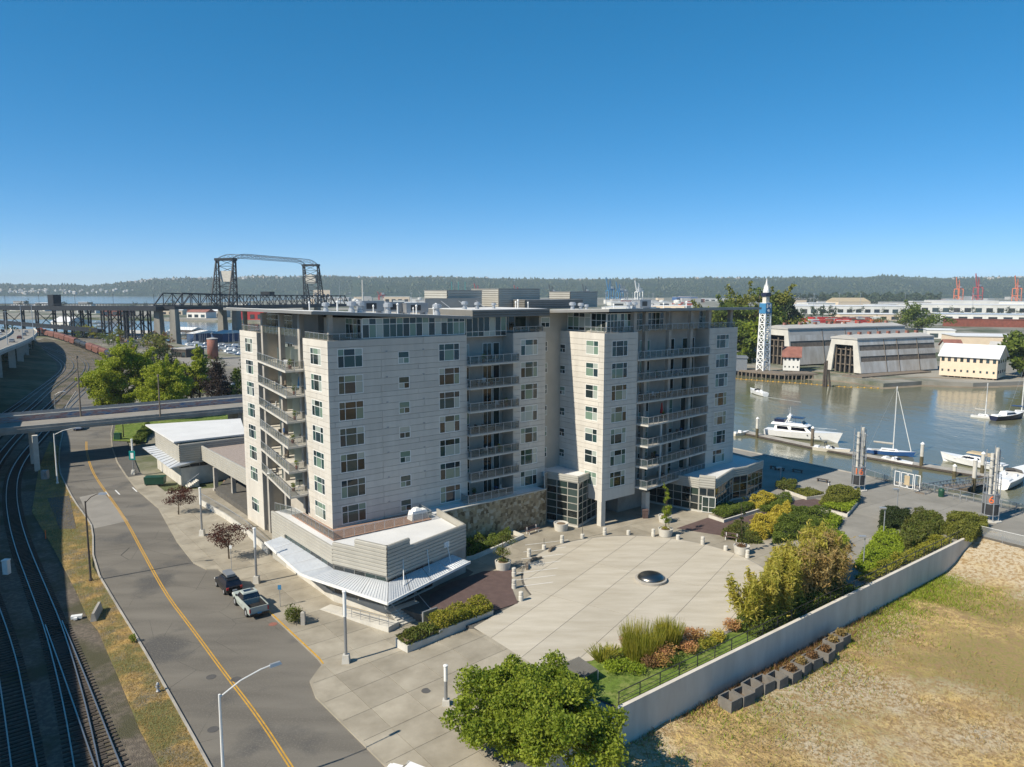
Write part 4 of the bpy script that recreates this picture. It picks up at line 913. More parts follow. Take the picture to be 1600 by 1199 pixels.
# --- podium: metal-clad shop storey, terrace, canopy
PD = [(-2.95, 11), (-2.7, -5.8), (0, -12.5), (11.8, -9.4), (12.6, -2.4)]
MB().prism([(-2.7, 11), (-2.45, -5.7), (.2, -12.15), (11.5, -9.2), (12.3, -2.0), (18, -1.9), (30.4, -1.9), (30.4, .1), (0.1, .1), (.1, 11)], -1.2, 4.95).build('podium_roof', 'roof_white', TW)
pod = ribbed(PD[0], PD[1], 3.2, 5.1, TW, name='podium_siding'); ribbed(PD[1], PD[2], 3.3, 5.66, TW, name='podium_siding'); ribbed(PD[2], PD[3], 3.0, 5.66, TW, name='podium_siding'); ribbed(PD[3], PD[4], 0, 5.66, TW, name='podium_siding')
ribbed((-1.55, -8.6), (0, -12.55), 5.66, 6.5, TW, name='raised_parapet', th=.25); ribbed((0, -12.55), (3.1, -11.73), 5.66, 6.5, TW, name='raised_parapet', th=.25)
ribbed(PD[0], (-2.88, 7), -1, 3.2, TW, name='podium_siding')
for p, q, z0, nc in (((-2.88, 7), PD[1], 2.55, 9), (PD[1], PD[2], 2.55, 5), (PD[2], (6.5, -10.8), 2.2, 5)):
    Mf, L = wall_run(p, q); window(Mf, 0.05, z0, L - .1, 3.2 - z0 + (.05 if z0 > 2.3 else -.25), [(1., [1 / nc] * nc)], pane='pane_dark', name='clerestory', frame='fascia'); window(Mf, .05, 0.1, L - .1, 2.0, [(1., [1 / nc] * nc)], pane='pane_dark', name='shop_window', frame='fascia')
    MB().box(0, -.06, -1.2, L, .2, .1).build('plinth', 'concrete_light', TW, Mf)
Mf, L = wall_run((6.5, -10.8), PD[3]); MB().box(0, 0, -.1, L, .2, 3.0).build('plinth', 'concrete', TW, Mf)
MB().box(5.6, -.5, 3.4, 6.4, .1, 4.0).build('vent_panel', 'white_metal', TW, wall_run(PD[2], PD[3])[0] @ T(2.9, .38, .5))
# terrace deck and its glass rail
MB().prism([(-1.6, 8), (-1.6, -3.6), (10.8, -3.8), (11.2, -.2), (0, -.15), (-.1, 6.6), (-.1, 8)], 4.95, 5.06).build('terrace_deck', 'deck_brown', TW)
rail_run([(-2.5, 11), (-1.6, 8), (-1.6, -3.6), (10.8, -3.8), (11.2, -.3)], 5.05, BW, name='terrace_railing', h=1.0)
balcony(BW, [(17.6, 0), (17.6, -1.7), (25.0, -1.7), (25.0, 0)], [(17.65, -.05), (17.65, -1.65), (24.95, -1.65)], 5.12, 1.25, th=.16)
# canopy panels, each its own sheet with seams
out_ = [(-4.75, 8.7), (-5.4, -3.3), (-5.0, -5.2), (-1.8, -15.8), (10.8, -11.7)]; inn = [(-2.6, 8.0), (-2.45, -4.8), (-2.35, -5.9), (0.05, -12.6), (9.6, -10.1)]
zo, zi = 2.15, 2.75
def csheet(o0, o1, i0, i1, n):
    for k in range(n):
        a, b = k / n, (k + 1) / n; e = .004
        po = [Vector(o0).lerp(Vector(o1), t) for t in (a + e, b - e)]; pi = [Vector(i0).lerp(Vector(i1), t) for t in (a + e, b - e)]
        mb = MB(); top_ = [(po[0].x, po[0].y, zo), (po[1].x, po[1].y, zo), (pi[1].x, pi[1].y, zi), (pi[0].x, pi[0].y, zi)]
        mb.add(top_ + [(x, y, z - .06) for x, y, z in top_], [(0, 1, 2, 3), (7, 6, 5, 4), (0, 4, 5, 1), (1, 5, 6, 2), (2, 6, 7, 3), (3, 7, 4, 0)])
        for j in range(1, 9):
            t = j / 9; mb.bar((*po[0].lerp(po[1], t), zo + .02), (*pi[0].lerp(pi[1], t), zi + .02), .035, .05)
        mb.build('canopy_panel', 'canopy', TW, BW)
csheet(out_[0], out_[1], inn[0], inn[1], 4); csheet(out_[1], out_[2], inn[1], inn[2], 1); csheet(out_[2], out_[3], inn[2], inn[3], 3); csheet(out_[3], out_[4], inn[3], inn[4], 4)
mb = MB()
for p, q in zip(out_, out_[1:]): mb.bar((*p, zo - .08), (*q, zo - .08), .12, .26)
mb.build('canopy_fascia', 'white_metal', TW)
for t in (.18, .5, .78):
    p = Vector(out_[3]).lerp(Vector(out_[4]), t); q = Vector(PD[2]).lerp(Vector(PD[3]), t * .92 + .02)
    MB().tube((*(p * .55 + q * .45), zo + .35), (*q, 4.6), .045).build('canopy_rod', 'white_metal', TW)
# stone wall
Mf, L = wall_run((13.0, -2.05), (30.5, -1.95)); MB().box(0, 0, -.1, L, 1.8, 4.9).build('stone_wall', 'stonewall', TW, Mf); MB().box(-.05, -.05, 4.9, L, .35, 5.02).build('coping', 'concrete_light', TW, Mf)
# --- right podium
RP = [g2(1091, 800) - Vector((0, 0)), g2(1116, 803), g2(1144, 782), g2(1166.5, 777.5), g2(1190.5, 766)]
RP = [(BW.inverted() @ Vector((p.x, p.y, 0))).xy for p in RP]; RP0 = Vector((47.8, 4.2))
rpts = [RP0] + RP[0:]; back = RP[-1] + Vector((3, 22))
MB().prism([tuple(p) for p in [RP0 + Vector((0.2, .3))] + [p + Vector((.1, .35)) for p in RP[:]] + [back, Vector((60, 24)), Vector((48, 16))]], 4.0, 4.75).build('podium_roof', 'roof_white', TW)
for i, (p, q) in enumerate(zip(rpts, rpts[1:])):
    top_ = 5.5 if i in (1,) else 5.0
    ribbed(p, q, 3.7 if i else 3.5, top_, TW, name='podium_siding', pitch=.33); Mf, L = wall_run(p, q); nc = max(2, round(L / 1.3))
    window(Mf, 0, .2, L, 3.5, [(.3, [1 / nc] * nc), (.35, [1 / nc] * nc), (.35, [1 / nc] * nc)], pane='pane_dark', name='glazed_wall', frame='siding', fr=.1); MB().box(0, .0, -.1, L, .3, .2).build('plinth', 'concrete_light', TW, Mf)
Mf, L = wall_run(RP[-1], back); ribbed(RP[-1], back, 3.7, 5.0, TW, name='podium_siding'); MB().box(0, .1, 0, L, .3, 3.7).build('plinth', 'pane_dark', TW, Mf)
rail_run([(65.5, 0.5), (69.5, 1.5), (71.5, 9)], 4.75, BW, name='terrace_railing')
Mf, L = wall_run(rpts[1], rpts[2]); window(Mf @ T(0, -.09), .5, .1, 1.9, 2.3, [(.35, [.5, .5]), (.65, [.5, .5])], name='entrance_door', pane='pane_dark')

# ------------------------------------------------------------------ street side: low shop, ramp, viaduct, freeway
def inB(p): return (BW.inverted() @ Vector((p[0], p[1], 0))).xy
A_ = inB(g(283.5, 759.5, ZS)); B_ = inB(g(248, 731, ZS)); LB = B_.y - A_.y
LS = thing('shop_pavilion', 'low metal-clad shop pavilion with white flat roof and slanted canopy', 'building', BW @ T(A_.x, A_.y, ZS))
LM = WM[LS.name]; LL = BW @ T(A_.x, A_.y, 0)
ribbed((0, LB), (0, 0), 2.9, 6.1, LS, M_=LL, th=.3); ribbed((0, 0), (14, 0), 2.6, 6.1, LS, M_=LL, th=.3); 
for nm, p, q in (('wall', (0, LB), (0, 0)), ('wall', (0, 0), (14, 0))):
    Mf, L = wall_run(p, q, LL); MB().box(0, 0.05, ZS - .1, L, .3, 2.0).build(nm, 'concrete_light', LS, Mf); n = 9
    window(Mf, 0, 2.0, L, .95, [(1., [1 / n] * n)], parent=LS, pane='pane_dark', name='clerestory', frame='fascia')
rc = [inB(g(u, v, 6.6)) - A_ for u, v in ((227, 663.5), (271.5, 690.5), (384, 678), (376, 654))]
MB().prism([tuple(p) for p in rc], 6.35, 6.6).build('roof', 'roof_white', LS, LL)
mb = MB(); c0, c1, c2 = [inB(g(u, v, 2.5)) - A_ for u, v in ((222.7, 699.5), (265.5, 731.7), (310, 722))]
tp = [(c0.x, c0.y, 2.5), (c1.x, c1.y, 2.5), (0, 0, 3.1), (0, LB * 1.05, 3.1)]
MB().add(tp + [(x, y, z - .12) for x, y, z in tp], [(0, 1, 2, 3), (7, 6, 5, 4), (0, 4, 5, 1), (1, 5, 6, 2), (2, 6, 7, 3), (3, 7, 4, 0)]).build('canopy', 'canopy', LS, LL)
tp = [(c1.x, c1.y, 2.5), (c2.x, c2.y - .6, 2.5), (c2.x, 0, 3.0), (0, 0, 3.1)]
MB().add(tp + [(x, y, z - .12) for x, y, z in tp], [(0, 1, 2, 3), (7, 6, 5, 4), (0, 4, 5, 1), (1, 5, 6, 2), (2, 6, 7, 3), (3, 7, 4, 0)]).build('canopy', 'canopy', LS, LL)
for i in range(10):
    t = (i + .5) / 10; p = c0.lerp(c1, t); MB().bar((p.x, p.y, 2.55), (0, LB * (1 - t), 3.16), .05, .06).build('canopy_rib', 'fascia', LS, LL)
mb = MB()
for i in range(6): mb.box(.5 + i * .3, -2.2, ZS, .8 + i * .3, -.4, ZS + .17 * (i + 1))
mb.build('steps', 'concrete_light', LS, LL)
MB().tube((.4, -2.2, 0), (2.3, -2.2, 1.2), .04).tube((.4, -2.2, -1), (.4, -2.2, 0), .04).tube((2.3, -2.2, 0), (2.3, -2.2, 1.2), .04).build('handrail', 'galv', LS, LL)
# link beam, columns, gravel roof between pavilion and apartment building
b0 = inB(g(307.5, 692.8, 5.5)); b1 = inB(g(386, 734, 5.5))
LK = thing('link_arcade', 'metal-clad arcade beam on concrete columns linking pavilion to apartment building', 'arcade', BW @ T(b0.x, b0.y, ZS))
ribbed(b0, b1, 3.0, 5.5, LK, name='beam'); MB().prism([tuple(b0 + Vector((.3, 0))), tuple(b1 + Vector((.3, 0))), tuple(b1 + Vector((14, 0))), tuple(b0 + Vector((12, 2)))], 4.6, 4.95).build('roof', 'roof_gravel', LK, BW)
for u, v in ((313, 753.5), (338, 767.5), (366, 779.5)):
    p = inB(g(u, v, ZS)); MB().box(p.x - .3, p.y - .3, ZS - .1, p.x + .3, p.y + .3, 3.02).box(p.x - .45, p.y - .45, ZS - .1, p.x + .45, p.y + .45, ZS + .5).build('column', 'concrete', LK, BW)
flat('terracotta_court', [g2(u, v, ZS) for u, v in ((340, 770), (392, 800), (392, 760), (350, 752))], ZS + .15, 'deck_brown')
RPW = [g2(u, v, ZS) for u, v in ((314, 790), (352, 812), (384, 835), (420, 868))]
rw = thing('ramp_wall', 'white ramp wall with thin metal railing beside red maples', 'wall', T(RPW[0].x, RPW[0].y, ZS))
mb = MB(); ribbon(mb, RPW, .12, -.12, -.1, 1.2); mb.build('wall', 'concrete_light', rw, ident())
pts = resample(RPW, .45); mb = MB()
for p in pts: mb.box(p.x - .015, p.y - .015, -.1, p.x + .015, p.y + .015, .95)
for a, b in zip(RPW, RPW[1:]): mb.bar((a.x, a.y, .95), (b.x, b.y, .95), .06, .05)
mb.build('railing', 'galv', rw, ident())
# viaduct crossing the street: deck, parapets, piers
v0 = g2(-160, 690, 6.2); v1 = g2(378, 640.5, 6.2); VD = (v1 - v0).normalized(); VN = Vector((-VD.y, VD.x))
va = math.degrees(math.atan2(VD.y, VD.x)); VM = T(v0.x, v0.y) @ RZ(va); VL = (v1 - v0).length + 24
vi = thing('road_viaduct', 'grey concrete road viaduct with colourful painted parapet crossing above the street and tracks', 'viaduct', VM)
MB().box(0, 0, 5.5, VL, 11.5, 6.1).box(0, -.15, 5.85, VL, 0.0, 6.35).build('deck', 'concrete', vi, VM)
MB().box(0, .05, 6.1, VL, .3, 6.85).build('parapet', 'concrete', vi, VM); MB().box(0, 11.0, 6.1, VL, 11.3, 7.25).build('parapet', 'mural', vi, VM); MB().box(0, 10.9, 7.25, VL, 11.35, 7.4).build('coping', 'concrete_light', vi, VM); MB().box(0, 11.36, 6.1, VL, 11.5, 8.0).build('fence', 'grey_metal', vi, VM)
for i in range(5): MB().box(0, .3 + 0.0, 6.104, 0.01, .31, 6.105) if False else None
MB().box(0, .35, 6.1, VL, 10.95, 6.14).build('road_surface', 'road_concrete', vi, VM)
for u, v in ((62, 735), (-60, 760)):
    p = VM.inverted() @ g(u, v, ZS)
    MB().box(p.x - .75, p.y - .2, ZS - .2, p.x + .1, p.y + .8, 5.52).build('pier', 'concrete_light', vi, VM); MB().box(p.x - .9, p.y + 7, ZS - .2, p.x + .1, p.y + 8, 5.52).build('pier', 'concrete_light', vi, VM)
p = VM.inverted() @ g(395, 700, ZS); MB().box(p.x - .5, 1, ZS, p.x + .5, 9, 5.52).build('pier', 'concrete', vi, VM)
# elevated freeway along the left: the deck whose shade lies on the tracks
FE3 = smooth_poly([Vector(p) for p in ((2, -32, 14), (-43, 37, 14), (-66, 72, 14), (-84, 102, 14), (-102, 135, 14), (-122, 168, 13.4), g(-22, 563, 11.6), g(4, 549, 11.0), g(32, 539, 10.4), g(54, 528, 9.6), g(60, 519, 8.5), g(52, 514, 7.5))], 2)
FE = [p.xy for p in FE3]; FZ = {tuple(p): q.z for p, q in zip(FE, FE3)}
def fz(p):
    best = (1e9, 0)
    for a, b in zip(FE3, FE3[1:]):
        d = (b - a).xy; t = max(0, min(1, (Vector((p[0], p[1])) - a.xy).dot(d) / max(1e-6, d.length_squared))); q = a.lerp(b, t); e = (q.x - p[0]) ** 2 + (q.y - p[1]) ** 2
        if e < best[0]: best = (e, q.z)
    return best[1]
fw = thing('elevated_freeway', 'raised concrete freeway on square pillars curving above the scrubby bank', 'freeway')
mb = MB(); ribbon(mb, FE, 23, 0, lambda p: fz(p), .9); mb.build('deck', 'concrete', fw, ident())
mb = MB(); ribbon(mb, FE, .3, .05, lambda p: fz(p) + .9, .95); ribbon(mb, FE, 12.2, 11.8, lambda p: fz(p) + .9, .9); mb.build('barrier', 'concrete_light', fw, ident())
mb = MB(); ribbon(mb, FE, 22.6, 12.4, lambda p: fz(p) + .02); ribbon(mb, FE, 11.6, .4, lambda p: fz(p) + .02); mb.build('road_surface', 'road_concrete', fw, ident())
rp = [FE[0]]
for q in FE:
    if (q - rp[-1]).length > 27: rp.append(q)
ro_ = offset(rp, 4); ri_ = offset(rp, 17)
for i in range(0, len(rp), 1):
    for q in (ro_[i], ri_[i]):
        if q.length > 130: MB().box(-1.2, -.8, -1.2, 1.2, .8, fz(q) - .8).build('pillar', 'concrete_light', fw, T(q.x, q.y) @ RZ(35))
# scrubby bank under the freeway
bk = [g2(u, v, ZS) for u, v in ((60, 538), (78, 556), (92, 572), (84, 586), (60, 604), (20, 632), (-20, 664), (-90, 720))]; bk = smooth_poly(bk, 1)
up_ = [g2(u, v, ZS) for u, v in ((36, 528), (20, 531), (0, 535), (-30, 542), (-70, 555), (-130, 580), (-190, 610), (-260, 660))]; up_ = smooth_poly(up_, 1)
mb = MB(); n = len(bk); vs_ = [(p.x, p.y, -1.05) for p in bk] + [(p.lerp(q, .5).x, p.lerp(q, .5).y, 1.8 + random.uniform(-.4, .4)) for p, q in zip(bk, up_)] + [(q.x, q.y, 4.2 + random.uniform(-.4, .4)) for q in up_]
mb.add(vs_, [(i, i + 1, n + i + 1, n + i) for i in range(n - 1)] + [(n + i, n + i + 1, 2 * n + i + 1, 2 * n + i) for i in range(n - 1)]); kind(mb.build('embankment', 'scrub'), 'structure')
C_ = []
for _ in range(15000):
    i = random.randrange(n - 1); t = random.random(); s_ = random.random() ** .7
    a = Vector(vs_[i]).lerp(Vector(vs_[i + 1]), t); b = Vector(vs_[2 * n + i]).lerp(Vector(vs_[2 * n + i + 1]), t); c = a.lerp(b, s_)
    b_ = max(0, math.sin(c.x * .25) * math.cos(c.y * .2) + .6)
    if s_ > .35: C_.append((c.x, c.y, c.z + random.random() * 4.2 * b_))
kind(np_quads('bank_scrub', leaf_quads(np.array(C_), 1.1), 'leaf_dark'), 'stuff', 'dark leafy scrub covering the bank under the freeway')
# ------------------------------------------------------------------ train
TRK = smooth_poly([g2(u, v, ZS) for u, v in ((58, 521), (75, 526.5), (95, 531.5), (118, 540), (142, 549.5), (166, 559.5), (180, 568))], 2)
TRR = resample(TRK, 1.0); tot = len(TRR)
def on_train(s): i = min(tot - 2, max(0, int(s))); p = TRR[i]; d = TRR[i + 1] - TRR[i]; return p, math.degrees(math.atan2(d.y, d.x))
def railcar(L, mat, typ, label, s):
    p, a = on_train(s); m = T(p.x, p.y, -.85) @ RZ(a); t = thing('locomotive' if typ == 'loco' else 'rail_wagon', label, 'locomotive' if typ == 'loco' else 'wagon', m, None if typ == 'loco' else 'wagons of the parked freight train')
    h = 4.3; b = MB()
    if typ == 'hopper':
        ring = lambda x, w, z0, z1: [(x, -w, z0), (x, w, z0), (x, w * 1.0, z1 * .86), (x, w * .55, z1), (x, -w * .55, z1), (x, -w * 1.0, z1 * .86)]
        b.loft([ring(-L / 2, 1.3, 2.4, h), ring(-L / 2 + 1.6, 1.5, 1.2, h), ring(0, 1.5, 1.1, h + .1), ring(L / 2 - 1.6, 1.5, 1.2, h), ring(L / 2, 1.3, 2.4, h)])
        b.build('body', mat, t, m)
    elif typ == 'tank':
        b.tube((-L / 2 + .4, 0, 2.5), (L / 2 - .4, 0, 2.5), 1.45, n=14); b.tube((0, 0, 3.8), (0, 0, 4.3), .4, n=8); b.build('tank', mat, t, m)
    else:
        b.box(-L / 2, -1.4, 1.1, L / 2, 1.4, 1.6); b.box(-L / 2 + 3, -.95, 1.6, L / 2 - 5.5, .95, 4.2); b.box(-L / 2 + .8, -1.1, 1.6, -L / 2 + 3, 1.1, 3.4); b.build('hood', mat, t, m)
        MB().box(L / 2 - 5.5, -1.45, 1.6, L / 2 - 2.6, 1.45, 4.5).build('cab', 'orange_paint', t, m); MB().box(L / 2 - 2.6, -1.0, 1.6, L / 2 - .4, 1.0, 3.2).build('nose', 'orange_paint', t, m)
    MB().box(-L / 2 + .1, -1.2, .9, L / 2 - .1, 1.2, 1.15).build('underframe', 'black_paint', t, m)
    for x in (-L / 2 + 2, L / 2 - 2): 
        w = MB()
        for dx in (-.9, .9):
            for dy in (-.75, .75): w.tube((x + dx, dy - .06, .46), (x + dx, dy + .06, .46), .46, n=10)
        w.box(x - 1.3, -.9, .45, x + 1.3, .9, .8); w.build('bogie', 'black_paint', t, m)
S = 4
for k in range(2): railcar(17, 'dark_metal', 'loco', ['dark locomotive with orange cab at the head of the freight train', 'second dark locomotive with orange cab coupled behind the first'][k], S + 9); S += 19
typs = ['hopper'] * 6 + ['tank', 'tank'] + ['hopper'] * 4
step_ = (tot - 6 - S) / len(typs)
for k, ty in enumerate(typs):
    dk = ty == 'tank' or k == len(typs) - 1
    railcar(step_ * .93, 'dark_metal' if dk else 'wagon_brown', ty, 'black tank wagon among the rust-red hopper wagons' if ty == 'tank' else ('dark hopper wagon at the tail of the freight train' if dk else 'rust-red covered hopper wagon of the long freight train'), S + step_ * (k + .5))
# ------------------------------------------------------------------ vertical-lift bridge and its approach viaduct
T1 = Vector((-213, 560)); BD = Vector((.225, .974)).normalized(); ba = math.degrees(math.atan2(BD.y, BD.x)); BM = T(T1.x, T1.y) @ RZ(ba)
br = thing('lift_bridge', 'black steel vertical-lift bridge with two lattice towers joined by an arched top span', 'bridge', BM)
def bz(s): return 19.6 - .024 * s if s < 0 else 19.6 - .01 * s
DK = [-72, 0, 60, 127, 190, 240]
mb = MB()
for a, b in zip(DK, DK[1:]): mb.add([(a, -8, bz(a)), (b, -8, bz(b)), (b, 8, bz(b)), (a, 8, bz(a)), (a, -8, bz(a) - 2.2), (b, -8, bz(b) - 2.2), (b, 8, bz(b) - 2.2), (a, 8, bz(a) - 2.2)], [(0, 1, 2, 3), (7, 6, 5, 4), (4, 5, 1, 0), (5, 6, 2, 1), (6, 7, 3, 2), (7, 4, 0, 3)])
mb.build('deck', 'bridge_steel', br, BM)
for y in (-7.5, 7.5):
    mb = MB(); n = 28; s0, s1 = -72.0, 190.0
    for i in range(n):
        a = lerp(s0, s1, i / n); b = lerp(s0, s1, (i + 1) / n); za = bz(a) + .4; zb = bz(b) + .4; H_ = 8.2
        ta = za + (0 if i == 0 else H_); tb = zb + (0 if i == n - 1 else H_)
        mb.bar((a, y, za), (b, y, zb), .5, .6); mb.bar((a, y, ta), (b, y, tb), .55, .7)
        if i: mb.bar((a, y, za), (a, y, ta), .45, .45)
        if 0 < i < n - 1: mb.bar((a, y, za if i % 2 else ta), (b, y, tb if i % 2 else zb), .4, .4)
    mb.build('truss', 'bridge_steel', br, BM)
def tower(s0, dirn):
    mb = MB(); zb, zt_ = bz(s0), 54.5; w = 7.2; leg = 5.5
    for y in (-w, w):
        mb.bar((s0, y, zb), (s0, y, zt_), .9, .9); mb.bar((s0 + dirn * leg * 2.2, y, zb), (s0 + dirn * leg * .5, y, zt_), .8, .8); mb.bar((s0 + dirn * leg * .9, y, zb), (s0 + dirn * leg * .45, y, zt_), .5, .5)
        for k in range(7):
            za = lerp(zb, zt_, k / 7); zc = lerp(zb, zt_, (k + 1) / 7); xa = s0 + dirn * lerp(leg * 2.2, leg * .5, k / 7); xc = s0 + dirn * lerp(leg * 2.2, leg * .5, (k + 1) / 7)
            mb.bar((s0, y, za), (xc, y, zc), .32, .32); mb.bar((xa, y, za), (s0, y, zc), .32, .32); mb.bar((s0, y, zc), (xc, y, zc), .35, .35)
    for k in range(2, 8):
        za = lerp(zb, zt_, (k - 1) / 7); zc = lerp(zb, zt_, k / 7); mb.bar((s0, -w, zc), (s0, w, zc), .4, .4); mb.bar((s0, -w, za), (s0, w, zc), .3, .3); mb.bar((s0, w, za), (s0, -w, zc), .3, .3)
    mb.box(s0 - 1.5 + min(0, dirn * 3), -w - .5, zt_ - 1, s0 + 1.5 + max(0, dirn * 3), w + .5, zt_ + .8); mb.build('tower', 'bridge_steel', br, BM)
    MB().box(s0 + dirn * 1.0 - .9, -5.0, 38, s0 + dirn * 1.0 + 1.8, 5.0, 46).build('counterweight', 'concrete_light', br, BM)
tower(0, -1); tower(127, 1)
mb = MB(); pts = []
for i in range(25):
    t = i / 24; s_ = lerp(-3, 130, t); e = min(1, min(t, 1 - t) * 7); pts.append((s_, 55.0 + 4 * (1 - (1 - e) ** 2)))
for y in (-6, 6):
    for (a, za), (b, zb) in zip(pts, pts[1:]):
        d0 = 2.6; mb.bar((a, y, za), (b, y, zb), .45, .45); mb.bar((a, y, za - d0), (b, y, zb - d0), .35, .35); mb.bar((a, y, za), (b, y, zb - d0), .2, .2); mb.bar((a, y, za - d0), (b, y, zb), .2, .2)
for (a, za) in pts[::2]: mb.bar((a, -6, za), (a, 6, za), .2, .2)
mb.build('top_span', 'grey_metal', br, BM)
MB().box(50, -4, 27, 58, 4, 30.5).build('control_house', 'bridge_steel', br, BM)
for s_, w in ((-70, 2.6), (0, 3.4), (127, 3.4)):
    for y in (-6, 6): MB().frustum(s_ - w, y - 2.6, s_ + w, y + 2.6, -4.5, s_ - w * .75, y - 2.0, s_ + w * .75, y + 2.0, bz(s_) - 2.1).build('pier', 'bridge_pier', br, BM)
ap0 = (BM @ Vector((-70, 0, 0))).xy; ap1 = Vector((-470, 600)); AD = (ap1 - ap0).normalized(); AM = T(ap0.x, ap0.y) @ RZ(math.degrees(math.atan2(AD.y, AD.x))); AL = (ap1 - ap0).length
def az_(s): return bz(-70) - .009 * s
mb = MB(); mb.add([(x, y, z) for x in (0, AL) for y in (-8, 8) for z in (az_(x) - 3, az_(x))], [(0, 1, 3, 2), (4, 6, 7, 5), (0, 4, 5, 1), (2, 3, 7, 6), (1, 5, 7, 3), (0, 2, 6, 4)]); mb.build('approach_deck', 'bridge_steel', br, AM)
for y in (-7.6, 7.6):
    mb = MB()
    for i in range(90): a = AL * i / 90; mb.bar((a, y, az_(a)), (a, y, az_(a) + 1.4), .14, .14)
    mb.bar((0, y, az_(0) + 1.4), (AL, y, az_(AL) + 1.4), .2, .3); mb.build('parapet', 'bridge_steel', br, AM)
for s_ in (24, 31, 46, 53, 84, 92, 122, 158, 190, 215):
    mb = MB(); zt_ = az_(s_) - 3
    for y in (-6.5, 6.5):
        for dx in (-1.3, 1.3): mb.bar((s_ + dx, y, -1.2), (s_ + dx, y, zt_), .8, .8)
        for k in range(3): mb.bar((s_ - 1.3, y, lerp(0, zt_, k / 3)), (s_ + 1.3, y, lerp(0, zt_, (k + 1) / 3)), .35, .35)
    mb.bar((s_, -6.5, 4), (s_, 6.5, zt_ - 1), .4, .4); mb.bar((s_, 6.5, 4), (s_, -6.5, zt_ - 1), .4, .4); mb.build('trestle', 'bridge_steel', br, AM)
mb = MB(); mb.bar((45, 14, 4.5), (230, 12, 10.5), 6, 2.0); mb.bar((45, 17, 6), (230, 15, 12), .25, 1.0); mb.build('lower_ramp', 'bridge_steel', br, AM)
MB().box(108, -3, az_(108), 114, 3, az_(108) + 8).build('bridge_cabin', 'bridge_steel', br, AM)
for s_ in (20, 60, 100, 140, 180): MB().tube((s_, -7.8, az_(s_)), (s_, -7.8, az_(s_) + 8), .12).build('lamp_post', 'bridge_steel', br, AM)

# ------------------------------------------------------------------ far land and hills
near_shore = [(1750, 612), (1600, 603), (1520, 606), (1440, 603), (1380, 607), (1320, 597), (1230, 590), (1140, 583), (1000, 566), (800, 540), (600, 519), (480, 510), (380, 504), (250, 501), (120, 499), (-120, 497)]
far_edge = [(-200, 477), (150, 477), (330, 474), (480, 468.5), (560, 466.5)]
fl = [g2(u, v, -4) for u, v in near_shore] + [g2(u, v, -4) for u, v in far_edge] + [(-900, 4300), (1500, 4600), (5200, 4200), (3200, 900)]
kind(MB().prism(P2(fl), -6, -2.2).build('tideflats_ground', 'farground'), 'structure')
mb = MB(); sl = [g2(u, v, -4) for u, v in near_shore[:9]]; sl2 = [p * 1.045 for p in sl]
mb.add([(p.x, p.y, -4.25) for p in [q * .985 for q in sl]] + [(p.x, p.y, -2.0) for p in sl2], [(i, i + 1, 9 + i + 1, 9 + i) for i in range(8)]); kind(mb.build('mud_bank', 'pink_mud'), 'structure')
SK = [(-400, 446), (0, 446), (60, 447), (120, 447.5), (150, 449), (200, 443), (250, 438), (300, 436), (340, 437), (400, 434), (450, 435), (500, 433.5), (600, 436), (700, 435), (760, 437), (900, 439), (1000, 438), (1100, 436), (1180, 437), (1250, 435.5), (1340, 436), (1375, 433), (1395, 434), (1450, 437), (1600, 435), (2000, 436)]
def sky_y(u):
    for (a, ya), (b, yb) in zip(SK, SK[1:]):
        if a <= u <= b: return lerp(ya, yb, (u - a) / (b - a))
    return 440
def ridge_pt(u, t):
    """t 0 shore .. 1 crest; returns world point"""
    D0 = 4150 if u < 560 else 3500; D1 = 5000; D = lerp(D0, D1, t); k = math.sqrt(1 + ((u - 800) / FOC) ** 2)
    hc = CAM_H + (HOR + 1.2 * 0 - sky_y(u) + (u - 800) * .0015) / FOC * D1 * .985
    h = -4 + (hc + 4) * (1 - (1 - min(1, t)) ** 1.7) if t <= 1 else hc - (t - 1) * 120
    return Vector(((u - 800) / FOC * D, D, h))
mb = MB(); us_ = [-420 + 9 * i for i in range(272)]; ts = [0, .04, .1, .2, .3, .42, .55, .7, .85, 1.0, 1.25, 1.8]; vs_ = []
for t in ts:
    for u in us_:
        p = ridge_pt(u, t); n_ = math.sin(u * .061 + t * 7) * 7 + math.sin(u * .17 + t * 13) * 4 + random.uniform(-3, 3)
        vs_.append((p.x, p.y, p.z + (n_ * min(1, t * 3) if t > 0 else -1)))
w_ = len(us_); mb.add(vs_, [(j * w_ + i, j * w_ + i + 1, (j + 1) * w_ + i + 1, (j + 1) * w_ + i) for j in range(len(ts) - 1) for i in range(w_ - 1)])
kind(mb.build('wooded_hills', 'hillgreen', smooth=True), 'structure')
# the wood on the hills: conical and round crowns, far too many to count
cs = []; 
for _ in range(30000):
    u = random.uniform(-60, 1660); t = random.random() ** .8 * 1.04
    if random.random() < .22: t = random.uniform(.93, 1.05)
    p = ridge_pt(u, t); cs.append((p.x, p.y, p.z + random.uniform(-6, 2)))
tri = MB(); V_ = []
for (x, y, z) in cs:
    h = random.uniform(6, 11) if random.random() < .94 else random.uniform(12, 24); r = h * random.uniform(.3, .55); a = random.uniform(0, 1.5)
    P_ = [(x + r * math.cos(a + k * 1.571), y + r * math.sin(a + k * 1.571), z + h * .35) for k in range(4)]; b = (x, y, z + h)
    for k in range(4): V_ += [P_[k], P_[(k + 1) % 4], b, b]
    c = (x, y, z)
nq = len(V_) // 4; me = bpy.data.meshes.new('hill_wood')
me.from_pydata(V_, [], [(4 * i, 4 * i + 1, 4 * i + 2) for i in range(nq)]); me.materials.append(MAT['leaf_far']); 
kind(attach(bpy.data.objects.new('hill_wood', me), None, ident()), 'stuff', 'dense dark wood covering the distant hills')
hm = []
